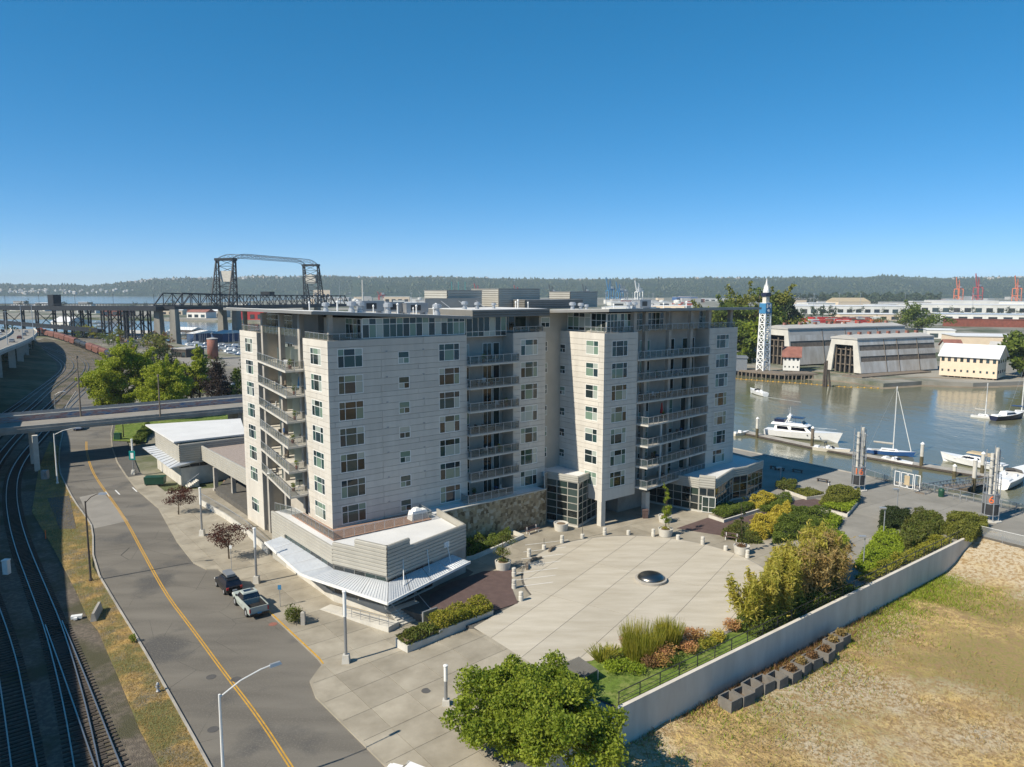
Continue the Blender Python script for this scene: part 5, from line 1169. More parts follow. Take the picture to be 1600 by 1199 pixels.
for mt in ('white_wall', 'cream_wall', 'grey_shed'): hm.append((MB().box(-5.5, -5, -6, 5.5, 5, 4).mesh('wall', mt), MB().add([(-6, -6, 4), (6, -6, 4), (6, 6, 4), (-6, 6, 4), (-6, 0, 7.5), (6, 0, 7.5)], [(0, 1, 5, 4), (2, 3, 4, 5), (0, 4, 3), (1, 2, 5)]).mesh('roof', 'grey_roof')))
for k in range(170):
    r_ = random.random()
    if r_ < .3: u, t = random.uniform(8, 215), random.uniform(.1, .35)
    elif r_ < .62: u, t = random.uniform(200, 480), random.uniform(.75, .98)
    elif r_ < .85: u, t = random.uniform(490, 1150), random.uniform(.86, 1.0)
    else: u, t = random.uniform(1480, 1600), random.uniform(.75, .98)
    p = ridge_pt(u, t); w, rf = random.choice(hm); sc_ = random.uniform(.7, 1.35)
    h_ = thing('hillside_house', 'small pale house among the trees of the distant hills', 'house', T(p.x, p.y - 12, p.z + 5) @ RZ(random.uniform(-25, 25)) @ Matrix.Scale(sc_, 4), 'houses on the distant hills')
    inst('wall', w, h_, WM[h_.name]); inst('roof', rf, h_, WM[h_.name])
# ------------------------------------------------------------------ generic far building
def block(name, label, u0, v0, u1, v1, dep, h, wall='white_wall', roof='white_roof', z=-2.2, gable=0.0, group=None, cat='warehouse', bays=0, overhang=.4):
    p = g2(u0, v0, z); q = g2(u1, v1, z); d = q - p; L = d.length; m = T(p.x, p.y, z) @ Matrix.Rotation(math.atan2(d.y, d.x), 4, 'Z')
    t = thing(name, label, cat, m, group); o = overhang
    MB().box(0, 0, -.5, L, dep, h).build('wall', wall, t)
    if gable: MB().add([(-o, -o, h), (L + o, -o, h), (L + o, dep + o, h), (-o, dep + o, h), (-o, dep / 2, h + gable), (L + o, dep / 2, h + gable)], [(0, 1, 5, 4), (2, 3, 4, 5), (0, 4, 3), (1, 2, 5), (3, 2, 1, 0)]).build('roof', roof, t)
    else: MB().box(-o, -o, h, L + o, dep + o, h + .5).build('roof', roof, t)
    for i in range(bays):
        x = L * (i + .5) / bays; w = L / bays * .3
        MB().box(x - w, -.12, h * .12, x + w, .02, h * .62).build('door' if i % 3 == 0 else 'window', 'pane_far', t)
    return t
def far_tree(u, v, h, w, leaf, label, n=700, z=-2.0, shape='round', group='trees of the port flats', seed=None, size=None, name='port_tree'):
    p = g(u, v, z); return tree(name, label, (p.x, p.y, z), h, w, leaf, n, size or h * .10, trunk_h=h * .12, group=group, shape=shape, nclump=18, seed=seed or int(u * 7 + v))
# left strip across the bay
for a in (('harbour_shed', 'long low white shed on the far bank left of the bridge', 15, 486, 70, 486.5, 25, 9, 'white_wall', 'grey_roof', 2), ('harbour_shed', 'brick red roofed harbour shed behind the steel trestles', 160, 494, 200, 494, 22, 9, 'rust_red', 'rust_roof', 3), ('harbour_shed', 'white harbour shed with red gable roof beyond the marina', 292, 497, 322, 497.5, 18, 7, 'white_wall', 'rust_roof', 4), ('harbour_shed', 'bright red painted shed on the far bank', 377, 500, 412, 500, 16, 10, 'red_paint', 'rust_roof', 3), ('harbour_shed', 'pale blue grey shed close to the bridge pier', 322, 496, 345, 496.5, 16, 8, 'grey_shed', 'white_roof', 3),
          ('harbour_shed', 'low cream shed between the bridge piers', 250, 492, 285, 492, 18, 6, 'cream_wall', 'white_roof', 2), ('harbour_shed', 'small white boat store behind the left trestles', 120, 490, 150, 490, 14, 7, 'white_wall', 'white_roof', 2)):
    block(*a[:9], wall=a[9 - 1] if False else a[8], roof=a[9], gable=a[10]) if False else block(a[0], a[1], a[2], a[3], a[4], a[5], a[6], a[7], wall=a[8], roof=a[9], gable=a[10], bays=3)
for i, (u, v, h) in enumerate(((30, 487, 14), (46, 488, 17), (62, 487, 13), (100, 485, 15), (140, 483, 12), (210, 482, 12), (262, 484, 14), (270, 483, 17), (228, 481, 11), (345, 480, 12))): far_tree(u, v, h, h * .5, 'leaf_far', 'dark round tree on the low bank beyond the marina', 350, group='trees beyond the marina')
# marina: floating boathouses, boats, masts
for a in (('boathouse', 'long dark open boathouse with pale roof by the bridge pier', 195, 528, 232, 529, 10, 3.5, 'timber_dark', 'grey_roof'), ('boathouse', 'floating boathouse with white flat roof in the marina', 268, 523, 300, 524, 12, 4, 'timber_dark', 'white_roof'), ('boathouse', 'blue-walled boathouse with gable end facing the street', 292, 532, 303, 533, 22, 5, 'canvas_blue', 'white_roof'), ('boathouse', 'blue-walled boathouse beside the brown silo', 330, 532, 348, 533, 22, 5, 'canvas_blue', 'white_roof')):
    block(a[0], a[1], a[2], a[3], a[4], a[5], a[6], a[7], wall=a[8], roof=a[9], z=-3.9, gable=2, cat='boathouse')
si = g(333, 561, -1.1); st = thing('silo', 'brown round silo standing at the edge of the marina', 'silo', T(*si)); MB().lathe([(2.5, 0), (2.5, 9.5), (2.3, 9.6)], n=20).build('shell', 'rust_roof', st, smooth=True); MB().lathe([(2.6, 9.6), (2.6, 9.9), (.2, 10.3)], n=20).build('lid', 'grey_roof', st)
def ring_hull(x, hw, z0, z1, fl=.75): return [(x, -hw, z1), (x, -hw * fl, lerp(z0, z1, .35)), (x, 0, z0), (x, hw * fl, lerp(z0, z1, .35)), (x, hw, z1)]
def hull(L, B_, fb, dr=.4, tr=.75, rake=.12):
    """boat hull: stern at -L/2, bow at +L/2"""
    R_ = []
    for i in range(9):
        t = i / 8; x = -L / 2 + L * t; w = B_ / 2 * (tr + (1 - tr) * min(1, t / .35)) * (1 - max(0, (t - .45) / .55) ** 2.1); w = max(w, .03)
        rg = ring_hull(x, w, -dr * (1 - .8 * max(0, (t - .6) / .4) ** 2), fb * (1 + .45 * t * t)); k_ = max(0, (t - .6) / .4) ** 1.5 * L * .07; R_.append([(a + k_ * (c + dr) / (fb * 1.45 + dr), b, c) for a, b, c in rg])
    return R_
def deckplate(mb, R_, inset=.0, dz=0.0):
    for a, b in zip(R_, R_[1:]): mb.add([(a[0][0], a[0][1], a[0][2] + dz), (b[0][0], b[0][1], b[0][2] + dz), (b[4][0], b[4][1], b[4][2] + dz), (a[4][0], a[4][1], a[4][2] + dz)], [(0, 1, 2, 3)])
WATERZ = -4.0
bm_ = []
for mt in ('hull_white', 'hull_cream', 'hull_blue'):
    R_ = hull(9, 3.0, 1.2); b = MB(); b.loft(R_); deckplate(b, R_, dz=-.03); bm_.append(b.mesh('hull', mt))
cab_me = MB().frustum(-2.5, -1.1, 1.8, 1.1, 1.2, -2.2, -.9, .9, .9, 2.3).mesh('cabin', 'hull_white'); mast_me = MB().tube((.6, 0, 1.3), (.6, 0, 12.5), .09, .05).tube((.6, 0, 2.4), (-3.2, 0, 2.4), .12).mesh('mast', 'silver_paint'); glass_me = MB().frustum(-2.3, -1.12, 1.2, 1.12, 1.6, -2.1, -1.0, .9, 1.0, 2.05).mesh('cabin_windows', 'smoked')
for k in range(64):
    if k < 46: u = random.uniform(292, 379); v = lerp(540, 562, random.random()) + (u - 330) * .05
    elif k < 56: u = random.uniform(190, 290); v = random.uniform(519, 526)
    else: u = random.uniform(140, 230); v = random.uniform(503, 512)
    p = g(u, v, WATERZ); m = T(*p) @ RZ(random.choice((35, 40, 215, 220)) + random.uniform(-4, 4)); sail = k % 2 == 0
    b = thing('moored_sailboat' if sail else 'moored_motorboat', 'small white sailboat with bare mast moored in the far marina' if sail else 'small pale cabin boat moored in the far marina', 'sailboat' if sail else 'motorboat', m, 'sailboats in the far marina' if sail else 'motorboats in the far marina')
    inst('hull', bm_[0 if random.random() < .75 else random.randrange(3)], b, m); inst('cabin', cab_me, b, m)
    if sail: inst('mast', mast_me, b, m)
    else: inst('cabin_windows', glass_me, b, m)
mb = MB()
for u0, v0, u1, v1 in ((290, 549, 380, 566), (285, 541, 372, 549), (190, 523, 292, 529)): ribbon(mb, [g2(u0, v0, -3.6), g2(u1, v1, -3.6)], 1.2, -1.2, -3.5, .4)
tag(mb.build('floating_pontoons', 'timber'), 'grey timber pontoons between the moored boats of the far marina', 'pontoon')
# middle-distance industrial belt behind the building
BLK = [(490, 470, 516, 470, 40, 34, 'cream_wall'), (478, 474, 500, 474, 30, 16, 'white_wall'), (505, 473, 545, 473, 50, 13, 'grey_shed'), (520, 478, 600, 478, 40, 8, 'white_wall'), (566, 480, 650, 480, 60, 9, 'white_wall'), (600, 474, 640, 474, 30, 17, 'cream_wall'), (655, 480, 700, 480, 30, 10, 'white_wall'), (940, 487, 1010, 488, 60, 7, 'white_wall'), (1000, 485, 1070, 486, 40, 8, 'cream_wall'), (1060, 484, 1090, 484, 30, 6, 'white_wall'), (955, 478, 1050, 478, 50, 8, 'white_wall'), (1056, 470, 1090, 470, 40, 12, 'hull_blue'), (1100, 471, 1138, 471, 40, 8, 'white_wall')]
nm = ['tall cream grain elevator block behind the bridge', 'white factory block next to the grain elevator', 'grey industrial hall behind the roof fans', 'long white factory roof seen past the bridge tower', 'wide white mill building beyond the rooftop fans', 'cream process tower of the distant mill', 'white store behind the roof plant room', 'low white transit shed behind the right roof edge', 'cream transit shed with pale containers', 'small white gatehouse near the poplar trees', 'long white shed behind the blue cranes', 'blue warehouse on the distant terminal', 'white warehouse at the foot of the hills']
for a, l_ in zip(BLK, nm): block('factory_block', l_, *a[:6], wall=a[6], roof='white_roof', bays=4, cat='factory')
ch = g(567, 474, -2.2); MB_ = MB().lathe([(2.2, 0), (1.6, 60), (1.4, 60.2)], n=12).build('chimney', 'concrete_light', None, T(*ch)); tag(MB_, 'slender pale chimney rising behind the rooftop equipment', 'chimney')
ch = g(531, 470, -2.2); tag(MB().tube((0, 0, 0), (0, 0, 62), .9, .5).build('flue_stack', 'grey_metal', None, T(*ch)), 'thin grey steel stack near the grain elevator', 'chimney')
for k in range(64):
    u = random.choice((random.uniform(476, 720), random.uniform(940, 1085), random.uniform(8, 470), random.uniform(1230, 1600))); v = random.uniform(468, 478) if u > 470 else random.uniform(480, 492); w = random.uniform(5, 22); wl = random.choice(('white_wall', 'white_wall', 'cream_wall', 'grey_shed', 'rust_red', 'grey_roof'))
    block('port_building', 'small pale industrial building in the dense port belt across the water', u, v, u + w, v, random.uniform(12, 30), random.uniform(5, 13), wall=wl, roof=random.choice(('white_roof', 'grey_roof')), group='small buildings of the port belt', cat='building')
tk = MB().lathe([(7, 0), (7, 9), (1, 10.5)], n=18).mesh('storage_tank', 'white_wall')
for k in range(14): p = g(random.choice((random.uniform(500, 690), random.uniform(945, 1060))), random.uniform(470, 476), -2.2); tag(inst('storage_tank', tk, None, T(*p)), 'white round storage tank in the port belt', 'tank', 'storage tanks of the port belt')
lpm = MB().tube((0, 0, 0), (0, 0, 30), .35, .2, 5).box(-1.5, -.3, 29.5, 1.5, .3, 30.3).mesh('yard_mast', 'galv')
for k in range(26): p = g(random.choice((random.uniform(480, 730), random.uniform(930, 1090), random.uniform(1220, 1600))), random.uniform(472, 500), -2.2); tag(inst('yard_mast', lpm, None, T(*p)), 'thin floodlight mast in the port yards', 'mast', 'floodlight masts of the port')
def crane(u, v, h, mat, label, name='gantry_crane', sw=12.0, boom_up=True):
    p = g(u, v, -2.2); m = T(*p) @ RZ(30); t = thing(name, label, 'crane', m, None); b = MB(); H_ = h * .5
    for x in (-sw, sw):
        for y in (-sw * .7, sw * .7): b.bar((x, y, 0), (x, y, H_), 2.0, 2.0)
        b.bar((x, -sw * .7, H_), (x, sw * .7, H_), 2, 2); b.bar((x, -sw * .7, H_ * .45), (x, sw * .7, H_ * .45), 1.4, 1.4); b.bar((x, -sw * .7, 0), (x, sw * .7, H_ * .45), 1, 1)
    b.bar((-sw, 0, H_), (sw, 0, H_), 2.2, 2.2); b.build('portal', mat, t, m)
    MB().bar((sw * 1.8, 0, H_ + 3), (-sw * .9, 0, H_ + 3), 3, 3).bar((-sw * .9, 0, H_ + 3), (-sw * 1.7, 0, h), 2.4, 2.4).build('boom', mat, t, m)
    MB().bar((-sw * .3, -3, H_), (-sw * .1, 0, h * .88), 1.6, 1.6).bar((-sw * .3, 3, H_), (-sw * .1, 0, h * .88), 1.6, 1.6).bar((-sw * .1, 0, h * .88), (sw, 0, H_ + 3), .9, .9).bar((-sw * .1, 0, h * .88), (-sw * 1.5, 0, h * .9), .9, .9).build('apex_frame', mat, t, m)
    MB().box(sw * .2, -3, H_ + 4, sw * 1.1, 3, H_ + 10).build('machine_house', 'white_wall', t, m)
for u, v, h, mt, l_ in ((953, 474, 96, 'blue_paint', 'dark blue quay crane with raised boom, tallest of the blue pair'), (968, 472, 82, 'blue_paint', 'blue quay crane next to the tallest blue crane'), (998, 474, 84, 'white_metal', 'white quay crane standing apart over the container terminal'), (975, 471, 76, 'grey_metal', 'grey quay crane between the blue and the white cranes'), (1497, 470.5, 112, 'orange_paint', 'orange quay crane rising above white warehouses'), (1527, 471.5, 124, 'red_paint', 'red quay crane with upright boom beside the orange one'), (1588, 471, 118, 'orange_paint', 'orange quay crane with raised boom beyond the red crane'), (747, 470, 78, 'red_paint', 'red crane behind the ribbed roof plant room'), (809, 470, 70, 'red_paint', 'small red crane above the middle plant room'), (863, 470, 74, 'dark_metal', 'black crane above the dark plant room'), (915, 470, 76, 'dark_metal', 'black crane right of the middle plant rooms'), (596, 469, 40, 'red_paint', 'low red crane near the process tower')): crane(u, v, h * .72, mt, l_, sw=8.5 if h < 105 else 12)
for k, u in enumerate((706, 716.5, 727)): tag(MB().tube((0, 0, 0), (0, 0, 58), 1.6, 1.2).lathe([(1.8, 58), (1.8, 60), (.4, 61)], n=8).build('teal_mast', 'teal_paint', None, T(*g(u, 470, -2.2))), 'tall teal steel mast rising behind the roof plant room', 'mast', 'three teal masts behind the roof')
# ------------------------------------------------------------------ right far shore: boat sheds, lattice tower, houses, warehouses
def boat_shed(label, pr_, W_, h, L, batter, mats, az=66.0):
    """pr_: photo point of the right foot of the open end; the long side runs from there at compass az"""
    q = g2(*pr_, -1.6); dy_ = Vector((math.sin(rad(az)), math.cos(rad(az)))); dx_ = Vector((dy_.y, -dy_.x)); p = q - dx_ * W_
    m = T(p.x, p.y, -1.6) @ Matrix.Rotation(math.atan2(dx_.y, dx_.x), 4, 'Z'); t = thing('boat_shed', label, 'shed', m)
    b = batter; S_ = [(0, 0), (W_, 0), (W_ - b, h), (b, h)]
    fw_ = W_ * .19
    for nm_, P_ in (('gable_pier', [(0, 0), (fw_, 0), (fw_ + b * .5, h), (b, h)]), ('gable_pier', [(W_ - fw_, 0), (W_, 0), (W_ - b, h), (W_ - fw_ - b * .5, h)]), ('gable_head', [(fw_ + b * .42, h * .82), (W_ - fw_ - b * .42, h * .82), (W_ - fw_ - b * .5, h), (fw_ + b * .5, h)])):
        vs = [(x, 0, z) for x, z in P_] + [(x, .8, z) for x, z in P_]; MB().add(vs, [(0, 1, 2, 3), (7, 6, 5, 4), (0, 4, 5, 1), (1, 5, 6, 2), (2, 6, 7, 3), (3, 7, 4, 0)]).build(nm_, 'shed_frame', t)
    MB().box(b * 1.1, 3.0, -.5, W_ - b * 1.1, 3.3, h * .95).build('dark_interior', 'dark_void', t)
    mb = MB()
    for i in range(5): x = lerp(fw_ + 1, W_ - fw_ - 1, i / 4); mb.box(x - .25, 1.2, -2.5, x + .25, 1.7, h * random.uniform(.55, .8))
    for z in (h * .2, h * .48, h * .66): mb.box(fw_, 1.8, z, W_ - fw_, 2.1, z + .35)
    mb.build('inner_frame', 'timber', t)
    bands = mats; n = len(bands); zz_ = [i / n for i in range(n + 1)]
    for i, mt in enumerate(bands):
        a, c = zz_[i], zz_[i + 1]; za, zc = h * a, h * c; off = .0 if mt != 'shed_window' else .25
        for sx, x0, x1 in ((1, W_ - b * a, W_ - b * c), (-1, b * a, b * c)):
            vs = [(x0 - sx * off, .8, za), (x0 - sx * off, L, za), (x1 - sx * off, L, zc), (x1 - sx * off, .8, zc)]; vs += [(x - sx * .3, y, z) for x, y, z in vs]
            MB().add(vs, [(0, 1, 2, 3), (7, 6, 5, 4), (0, 4, 5, 1), (1, 5, 6, 2), (2, 6, 7, 3), (3, 7, 4, 0)]).build('glazed_band' if off else 'side_cladding', mt, t)
    for k in range(1, 4): y = L * k / 4 + random.uniform(-4, 4); MB().bar((W_ + .05, y, 0), (W_ - b + .05, y, h), .2, .2).build('buttress', 'timber', t)
    MB().box(b - .4, -.3, h, W_ - b + .4, L, h + .6).add([(b - .4, -.3, h + .6), (W_ - b + .4, -.3, h + .6), (W_ - b + .4, L, h + .6), (b - .4, L, h + .6), (W_ / 2, -.3, h + 1.8), (W_ / 2, L, h + 1.8)], [(0, 4, 5, 3), (1, 2, 5, 4), (0, 1, 4), (2, 3, 5)]).build('roof', 'grey_roof', t)
    for k in range(8): y = L * (k + .5) / 8; MB().box(W_ / 2 - .6, y - .6, h + 1.4, W_ / 2 + .6, y + .6, h + 2.8).build('roof_vent', 'rust_roof', t)
    return t
pA = boat_shed('large weathered grey boat shed with leaning sides and banded windows, open end to the water', (1345.5, 584), 19, 13.6, 46, 3.0, ['grey_shed', 'grey_shed', 'shed_window', 'grey_shed', 'shed_window', 'grey_shed'])
pB = boat_shed('larger grey boat shed behind with dark doorway and flat tan roof', (1236, 571), 20, 16.0, 76, 3.0, ['grey_shed', 'grey_shed', 'grey_shed', 'shed_window', 'grey_shed', 'grey_roof'])
def gable_house(name, label, u0, v0, u1, v1, dep, h, gab, wall, roof, nwin, z=-1.6, rows=1, stilts=0, cat='house', side_win=0):
    p = g2(u0, v0, z); q = g2(u1, v1, z); d = q - p; L = d.length; m = T(p.x, p.y, z) @ Matrix.Rotation(math.atan2(d.y, d.x), 4, 'Z'); t = thing(name, label, cat, m)
    w = MB().box(0, 0, 0, L, dep, h); w.add([(0, 0, h), (0, dep, h), (0, dep / 2, h + gab), (L, 0, h), (L, dep, h), (L, dep / 2, h + gab)], [(0, 2, 1), (3, 4, 5)]); w.build('wall', wall, t)
    o = .7
    for s_ in (0, 1):
        y0 = -o if s_ == 0 else dep + o; zl = h - gab * o / (dep / 2)
        vs = [(-o, y0, zl), (L + o, y0, zl), (L + o, dep / 2, h + gab), (-o, dep / 2, h + gab)]; vs += [(x, y, z_ + .3) for x, y, z_ in vs]
        MB().add(vs, [(0, 1, 2, 3), (7, 6, 5, 4), (0, 4, 5, 1), (1, 5, 6, 2), (2, 6, 7, 3), (3, 7, 4, 0)]).build('roof', roof, t)
    for r_ in range(rows):
        for i in range(nwin):
            x = L * (i + .5) / nwin; ww = L / nwin * (.24 if r_ == rows - 1 else .15); z0 = h * (r_ + .45) / rows; hh = h / rows * (.42 if r_ == rows - 1 else .22)
            MB().box(x - ww, -.1, z0, x + ww, .05, z0 + hh).build('window', 'pane_far', t)
        for i in range(side_win):
            y = dep * (i + .5) / side_win; ww = dep / side_win * .18; z0 = h * (r_ + .45) / rows; hh = h / rows * .3
            MB().box(L - .05, y - ww, z0, L + .1, y + ww, z0 + hh).build('window', 'pane_far', t)
    sm = MB().box(-.2, -.2, -2.6, .2, .2, 0).mesh('stilt', 'timber')
    for i in range(stilts):
        for y in (.3, dep - .3): inst('stilt', sm, t, m @ T(L * (i + .5) / stilts, y))
    return t
gable_house('pier_house', 'small white timber house with rusty red roof on the old pier', 1223, 579, 1249, 580, 13, 6.0, 3.5, 'white_wall', 'rust_roof', 4, rows=2, stilts=4, side_win=2)
gable_house('waterfront_office', 'long cream two-storey building on stilts with pale gable roof', 1467, 586, 1557, 592.5, 15, 8.0, 4.2, 'cream_wall', 'white_roof', 9, rows=2, stilts=9, cat='building', side_win=4)
gable_house('brown_roof_shed', 'small shed with brown gable roof behind the cream building', 1478, 556, 1503, 556.5, 11, 5, 3, 'white_wall', 'rust_roof', 2, side_win=2, cat='shed')
gable_house('pale_shed', 'small pale gabled shed right of the brown-roofed one', 1545, 556, 1565, 557, 12, 4, 3, 'cream_wall', 'grey_roof', 2, cat='shed')
# lattice tower with blue panels
lt = g(1192, 579, -1.6); LTM = T(*lt) @ RZ(28); t = thing('lattice_tower', 'tall white lattice tower with blue painted panels and pointed white tip', 'tower', LTM); htop = hgt(1197, 474, lt) + 1.6; hblue = hgt(1197, 490, lt) + 1.6; hs = [htop * k / 10 for k in range(11)]
mb = MB(); w0, w1 = 1.85, 1.4
cw = lambda z: lerp(w0, w1, z / htop)
for sx, sy in ((-1, -1), (1, -1), (1, 1), (-1, 1)): mb.bar((sx * w0, sy * w0, -3), (sx * w1, sy * w1, htop), .5, .5)
for a, b in zip(hs, hs[1:]):
    for (ax, ay), (bx, by) in (((-1, -1), (1, -1)), ((1, -1), (1, 1)), ((1, 1), (-1, 1)), ((-1, 1), (-1, -1))):
        mb.bar((ax * cw(b), ay * cw(b), b), (bx * cw(b), by * cw(b), b), .4, .4); mb.bar((ax * cw(a), ay * cw(a), a), (bx * cw(b), by * cw(b), b), .28, .28); mb.bar((bx * cw(a), by * cw(a), a), (ax * cw(b), ay * cw(b), b), .28, .28)
mb.build('lattice', 'white_metal', t)
w = cw(hblue) + .3; MB().box(-w, -w, hblue - .0, w, -w + .15, htop).box(-w, w - .15, hblue, w, w, htop).box(-w, -w + .15, hblue, -w + .15, w - .15, htop).box(w - .15, -w + .15, hblue, w, w - .15, htop).build('blue_panel', 'blue_paint', t)
for y_, sg in ((-w - .05, 0), ): 
    hh = htop - hblue
    for x in (-.5, .5): MB().box(x * w * 1.0 - .3, y_ - .1, hblue + hh * .55, x * w + .3, y_, hblue + hh * .9).build('panel_mark', 'white_paint', t)
    MB().box(-.5 * w, y_ - .1, hblue + hh * .68, .5 * w, y_ - .01, hblue + hh * .78).build('panel_mark', 'white_paint', t); MB().lathe([(.6, -.1), (.6, .1)], n=12).build('panel_mark', 'white_paint', t, LTM @ T(0, y_, hblue + hh * .28) @ Matrix.Rotation(math.pi / 2, 4, 'X'))
zc = htop; MB().box(-1.0, -1.0, zc, 1.0, 1.0, zc + 2.8).build('cabin', 'hull_cream', t); MB().box(-1.4, -1.4, zc + 2.8, 1.4, 1.4, zc + 4.4).build('dark_collar', 'hull_navy', t)
mb = MB(); mb.lathe([(1.1, 0), (1.2, .8), (.6, 2.8), (.38, 4.2), (.04, 6)], (0, 0, zc + 4.4), 6)
for k in range(3): a = k * 2.1 + .4; mb.lathe([(.5, 0), (.4, 1.2), (.03, 3.4)], (.8 * math.cos(a), .8 * math.sin(a), zc + 4.4), 5)
mb.build('tip', 'white_metal', t)
# old piers with timber piles
def pier(label, px, z, n, rows, wd):
    c = [g2(u, v, z) for u, v in px]; t = thing('timber_pier', label, 'pier', T(c[0].x, c[0].y, z)); mb = MB(); ribbon(mb, c, wd, 0, z, .7); mb.build('deck', 'timber', t, ident())
    pl_ = MB().tube((0, 0, -4.2), (0, 0, -.5), .32, .28, 7).mesh('pile', 'timber'); pts_ = resample(c, (c[-1] - c[0]).length / n)
    for p in pts_:
        for r_ in range(rows): inst('pile', pl_, t, T(p.x, p.y, z) @ T(random.uniform(-.3, .3), r_ * wd / rows * .8 + .2, random.uniform(-.2, .4)))
pier('old timber pier on piles below the lattice tower', ((1148, 577.5), (1190, 582), (1226, 584.5), (1278, 584)), -1.6, 18, 3, 9)
pier('old timber wharf on piles beside the banded boat shed', ((1316, 586.5), (1347, 589.5), (1455, 580.5)), -1.7, 22, 2, 7)
dl = g(1290, 605, -4); t = thing('mooring_dolphin', 'cluster of dark leaning piles standing in the river', 'piles', T(*dl))
for dx, dy, lx in ((0, 0, 0), (.9, .2, 1.6), (.3, .9, .8), (-.5, .5, -.3)): MB().tube((dx + lx * .6, dy, -1), (dx, dy, 10 - abs(lx) * 2.2), .42, .36, 7).build('pile', 'timber_dark', t)
bo = [g2(u, v, -4) for u, v in ((1150, 592), (1200, 596), (1260, 600), (1320, 605), (1372, 607))]; t = thing('float_boom', 'line of yellow floats strung along the old piers', 'float line', T(bo[0].x, bo[0].y, -4)); fm = MB().lathe([(.1, -.2), (.35, -.1), (.35, .12), (.1, .25)], n=7).mesh('float', 'yellow_paint')
for p in resample(bo, 2.2): inst('float', fm, t, T(p.x, p.y, -3.95))
mb = MB(); mb.path([(p.x, p.y, -3.98) for p in bo], .05); mb.build('line', 'yellow_paint', t, ident())
# warehouses, container rows, trees on the flats
block('long_warehouse', 'very long white warehouse with low roof across the flats', 1222, 491, 1420, 492, 70, 12, bays=14); block('long_warehouse', 'very long white warehouse continuing behind a row of round trees', 1420, 489, 1660, 491, 70, 13, bays=14)
block('cream_warehouse', 'low cream warehouse in front of the long white one', 1312, 500.5, 1408, 501, 40, 7, wall='cream_wall', bays=5); block('teal_trim_warehouse', 'long pale warehouse with teal roof edge behind red fence', 1470, 500.5, 1660, 503, 50, 7, wall='white_wall', roof='canopy', bays=8)
block('wide_low_warehouse', 'wide low cream-walled warehouse behind the cream waterfront building', 1492, 547, 1600, 549, 26, 8, wall='cream_wall'); block('white_depot', 'small white depot behind the banded boat shed', 1448, 529, 1492, 530, 22, 6, bays=2)
block('terminal_shed', 'distant white terminal shed under the orange cranes', 1460, 478, 1560, 478.5, 70, 12); block('terminal_shed', 'distant cream terminal hall with domed roof', 1310, 478, 1360, 478, 60, 9, wall='cream_wall', roof='canvas_tan', gable=9); block('terminal_shed', 'distant grey terminal shed left of the orange crane', 1380, 479, 1455, 479.5, 60, 9, wall='grey_shed', roof='grey_roof'); block('terminal_shed', 'pale far shed beneath the wooded slope', 1560, 481, 1640, 482, 60, 12)
for k_, (ua, va, ub, vb, hh_, dd_, wl, ll) in enumerate(((1215, 484, 1260, 484, 9, 40, 'cream_wall', 'cream far store beside the poplar grove'), (1262, 482, 1305, 482, 10, 50, 'white_wall', 'white far store before the tree belt'), (1366, 483, 1400, 483, 8, 40, 'white_wall', 'white far store with grey yard'), (1405, 482, 1440, 482, 8, 40, 'grey_shed', 'grey far store among white ones'), (1500, 484, 1540, 484, 9, 40, 'cream_wall', 'cream far store under the red crane'), (1545, 486, 1600, 486, 8, 40, 'white_wall', 'white far store beyond the long warehouse'))): block('far_store', ll, ua, va, ub, vb, dd_, hh_, wall=wl, bays=3)
block('red_freight_fence', 'long rust-red freight wagon row beyond the boat sheds', 1474, 510, 1660, 513, 5, 7, wall='rust_red', roof='rust_red', cat='fence')
cm = [MB().box(-6, -1.3, 0, 6, 1.3, 2.7).mesh('container', m_) for m_ in ('orange_paint', 'red_paint', 'rust_red', 'white_wall', 'green_paint', 'grey_shed', 'blue_paint')]
cc = ('orange', 'red', 'rust brown', 'white', 'green', 'grey', 'blue')
for k in range(170):
    i = random.choices(range(7), (5, 6, 4, 4, 1.2, 1.5, .8))[0]
    u = random.uniform(1212, 1372); v = random.uniform(502, 514) 
    if k > 130: u = random.uniform(1000, 1080); v = random.uniform(473, 481)
    p = g(u, v, -2.2); lv = random.choice((0, 0, 1))
    o = inst('shipping_container', cm[i], None, T(p.x, p.y, -2.2 + lv * 2.7) @ RZ(random.choice((5, 10, 95)) + random.uniform(-3, 3))); tag(o, '%s steel shipping container in the %s' % (cc[i], 'yard behind the boat sheds' if k <= 130 else 'distant crane terminal'), 'container', 'containers in the yards')
    if lv: o2 = inst('shipping_container', cm[(i + 2) % 7], None, T(p.x, p.y, -2.2) @ o.matrix_world.to_3x3().to_4x4()); tag(o2, '%s steel shipping container in the %s' % (cc[(i + 2) % 7], 'yard behind the boat sheds' if k <= 130 else 'distant crane terminal'), 'container', 'containers in the yards')
for i, u in enumerate((1310, 1330, 1347, 1378, 1415, 1428, 1468, 1485, 1500, 1520, 1545, 1560, 1575, 1590)): far_tree(u, 493 + (u - 1310) * .005, 9 + (i * 37 % 5), 5, 'leaf_far', 'round dark tree in the row before the long white warehouse', 260, group='trees before the long warehouse')
for i, u in enumerate((1228, 1240, 1252, 1270, 1285, 1300)): far_tree(u, 500 + (i % 3), 13 + (i * 31 % 6), 6, 'leaf_far', 'dark rounded tree by the container yard', 350, group='trees by the container yard')
for i in range(26): u = 1216 + i * 3.0; far_tree(u, 476, 24 + (i * 17 % 7), 7, 'leaf_far', 'dark tree in the dense belt below the hills', 160, group='tree belt below the hills', shape='column')
C_ = []; 
for _ in range(5200):
    u = random.uniform(1280, 1470); p = g(u, 474 + random.uniform(-1, 1), -2.2); C_.append((p.x, p.y, random.uniform(-1, 24 + 4 * math.sin(u * .3))))
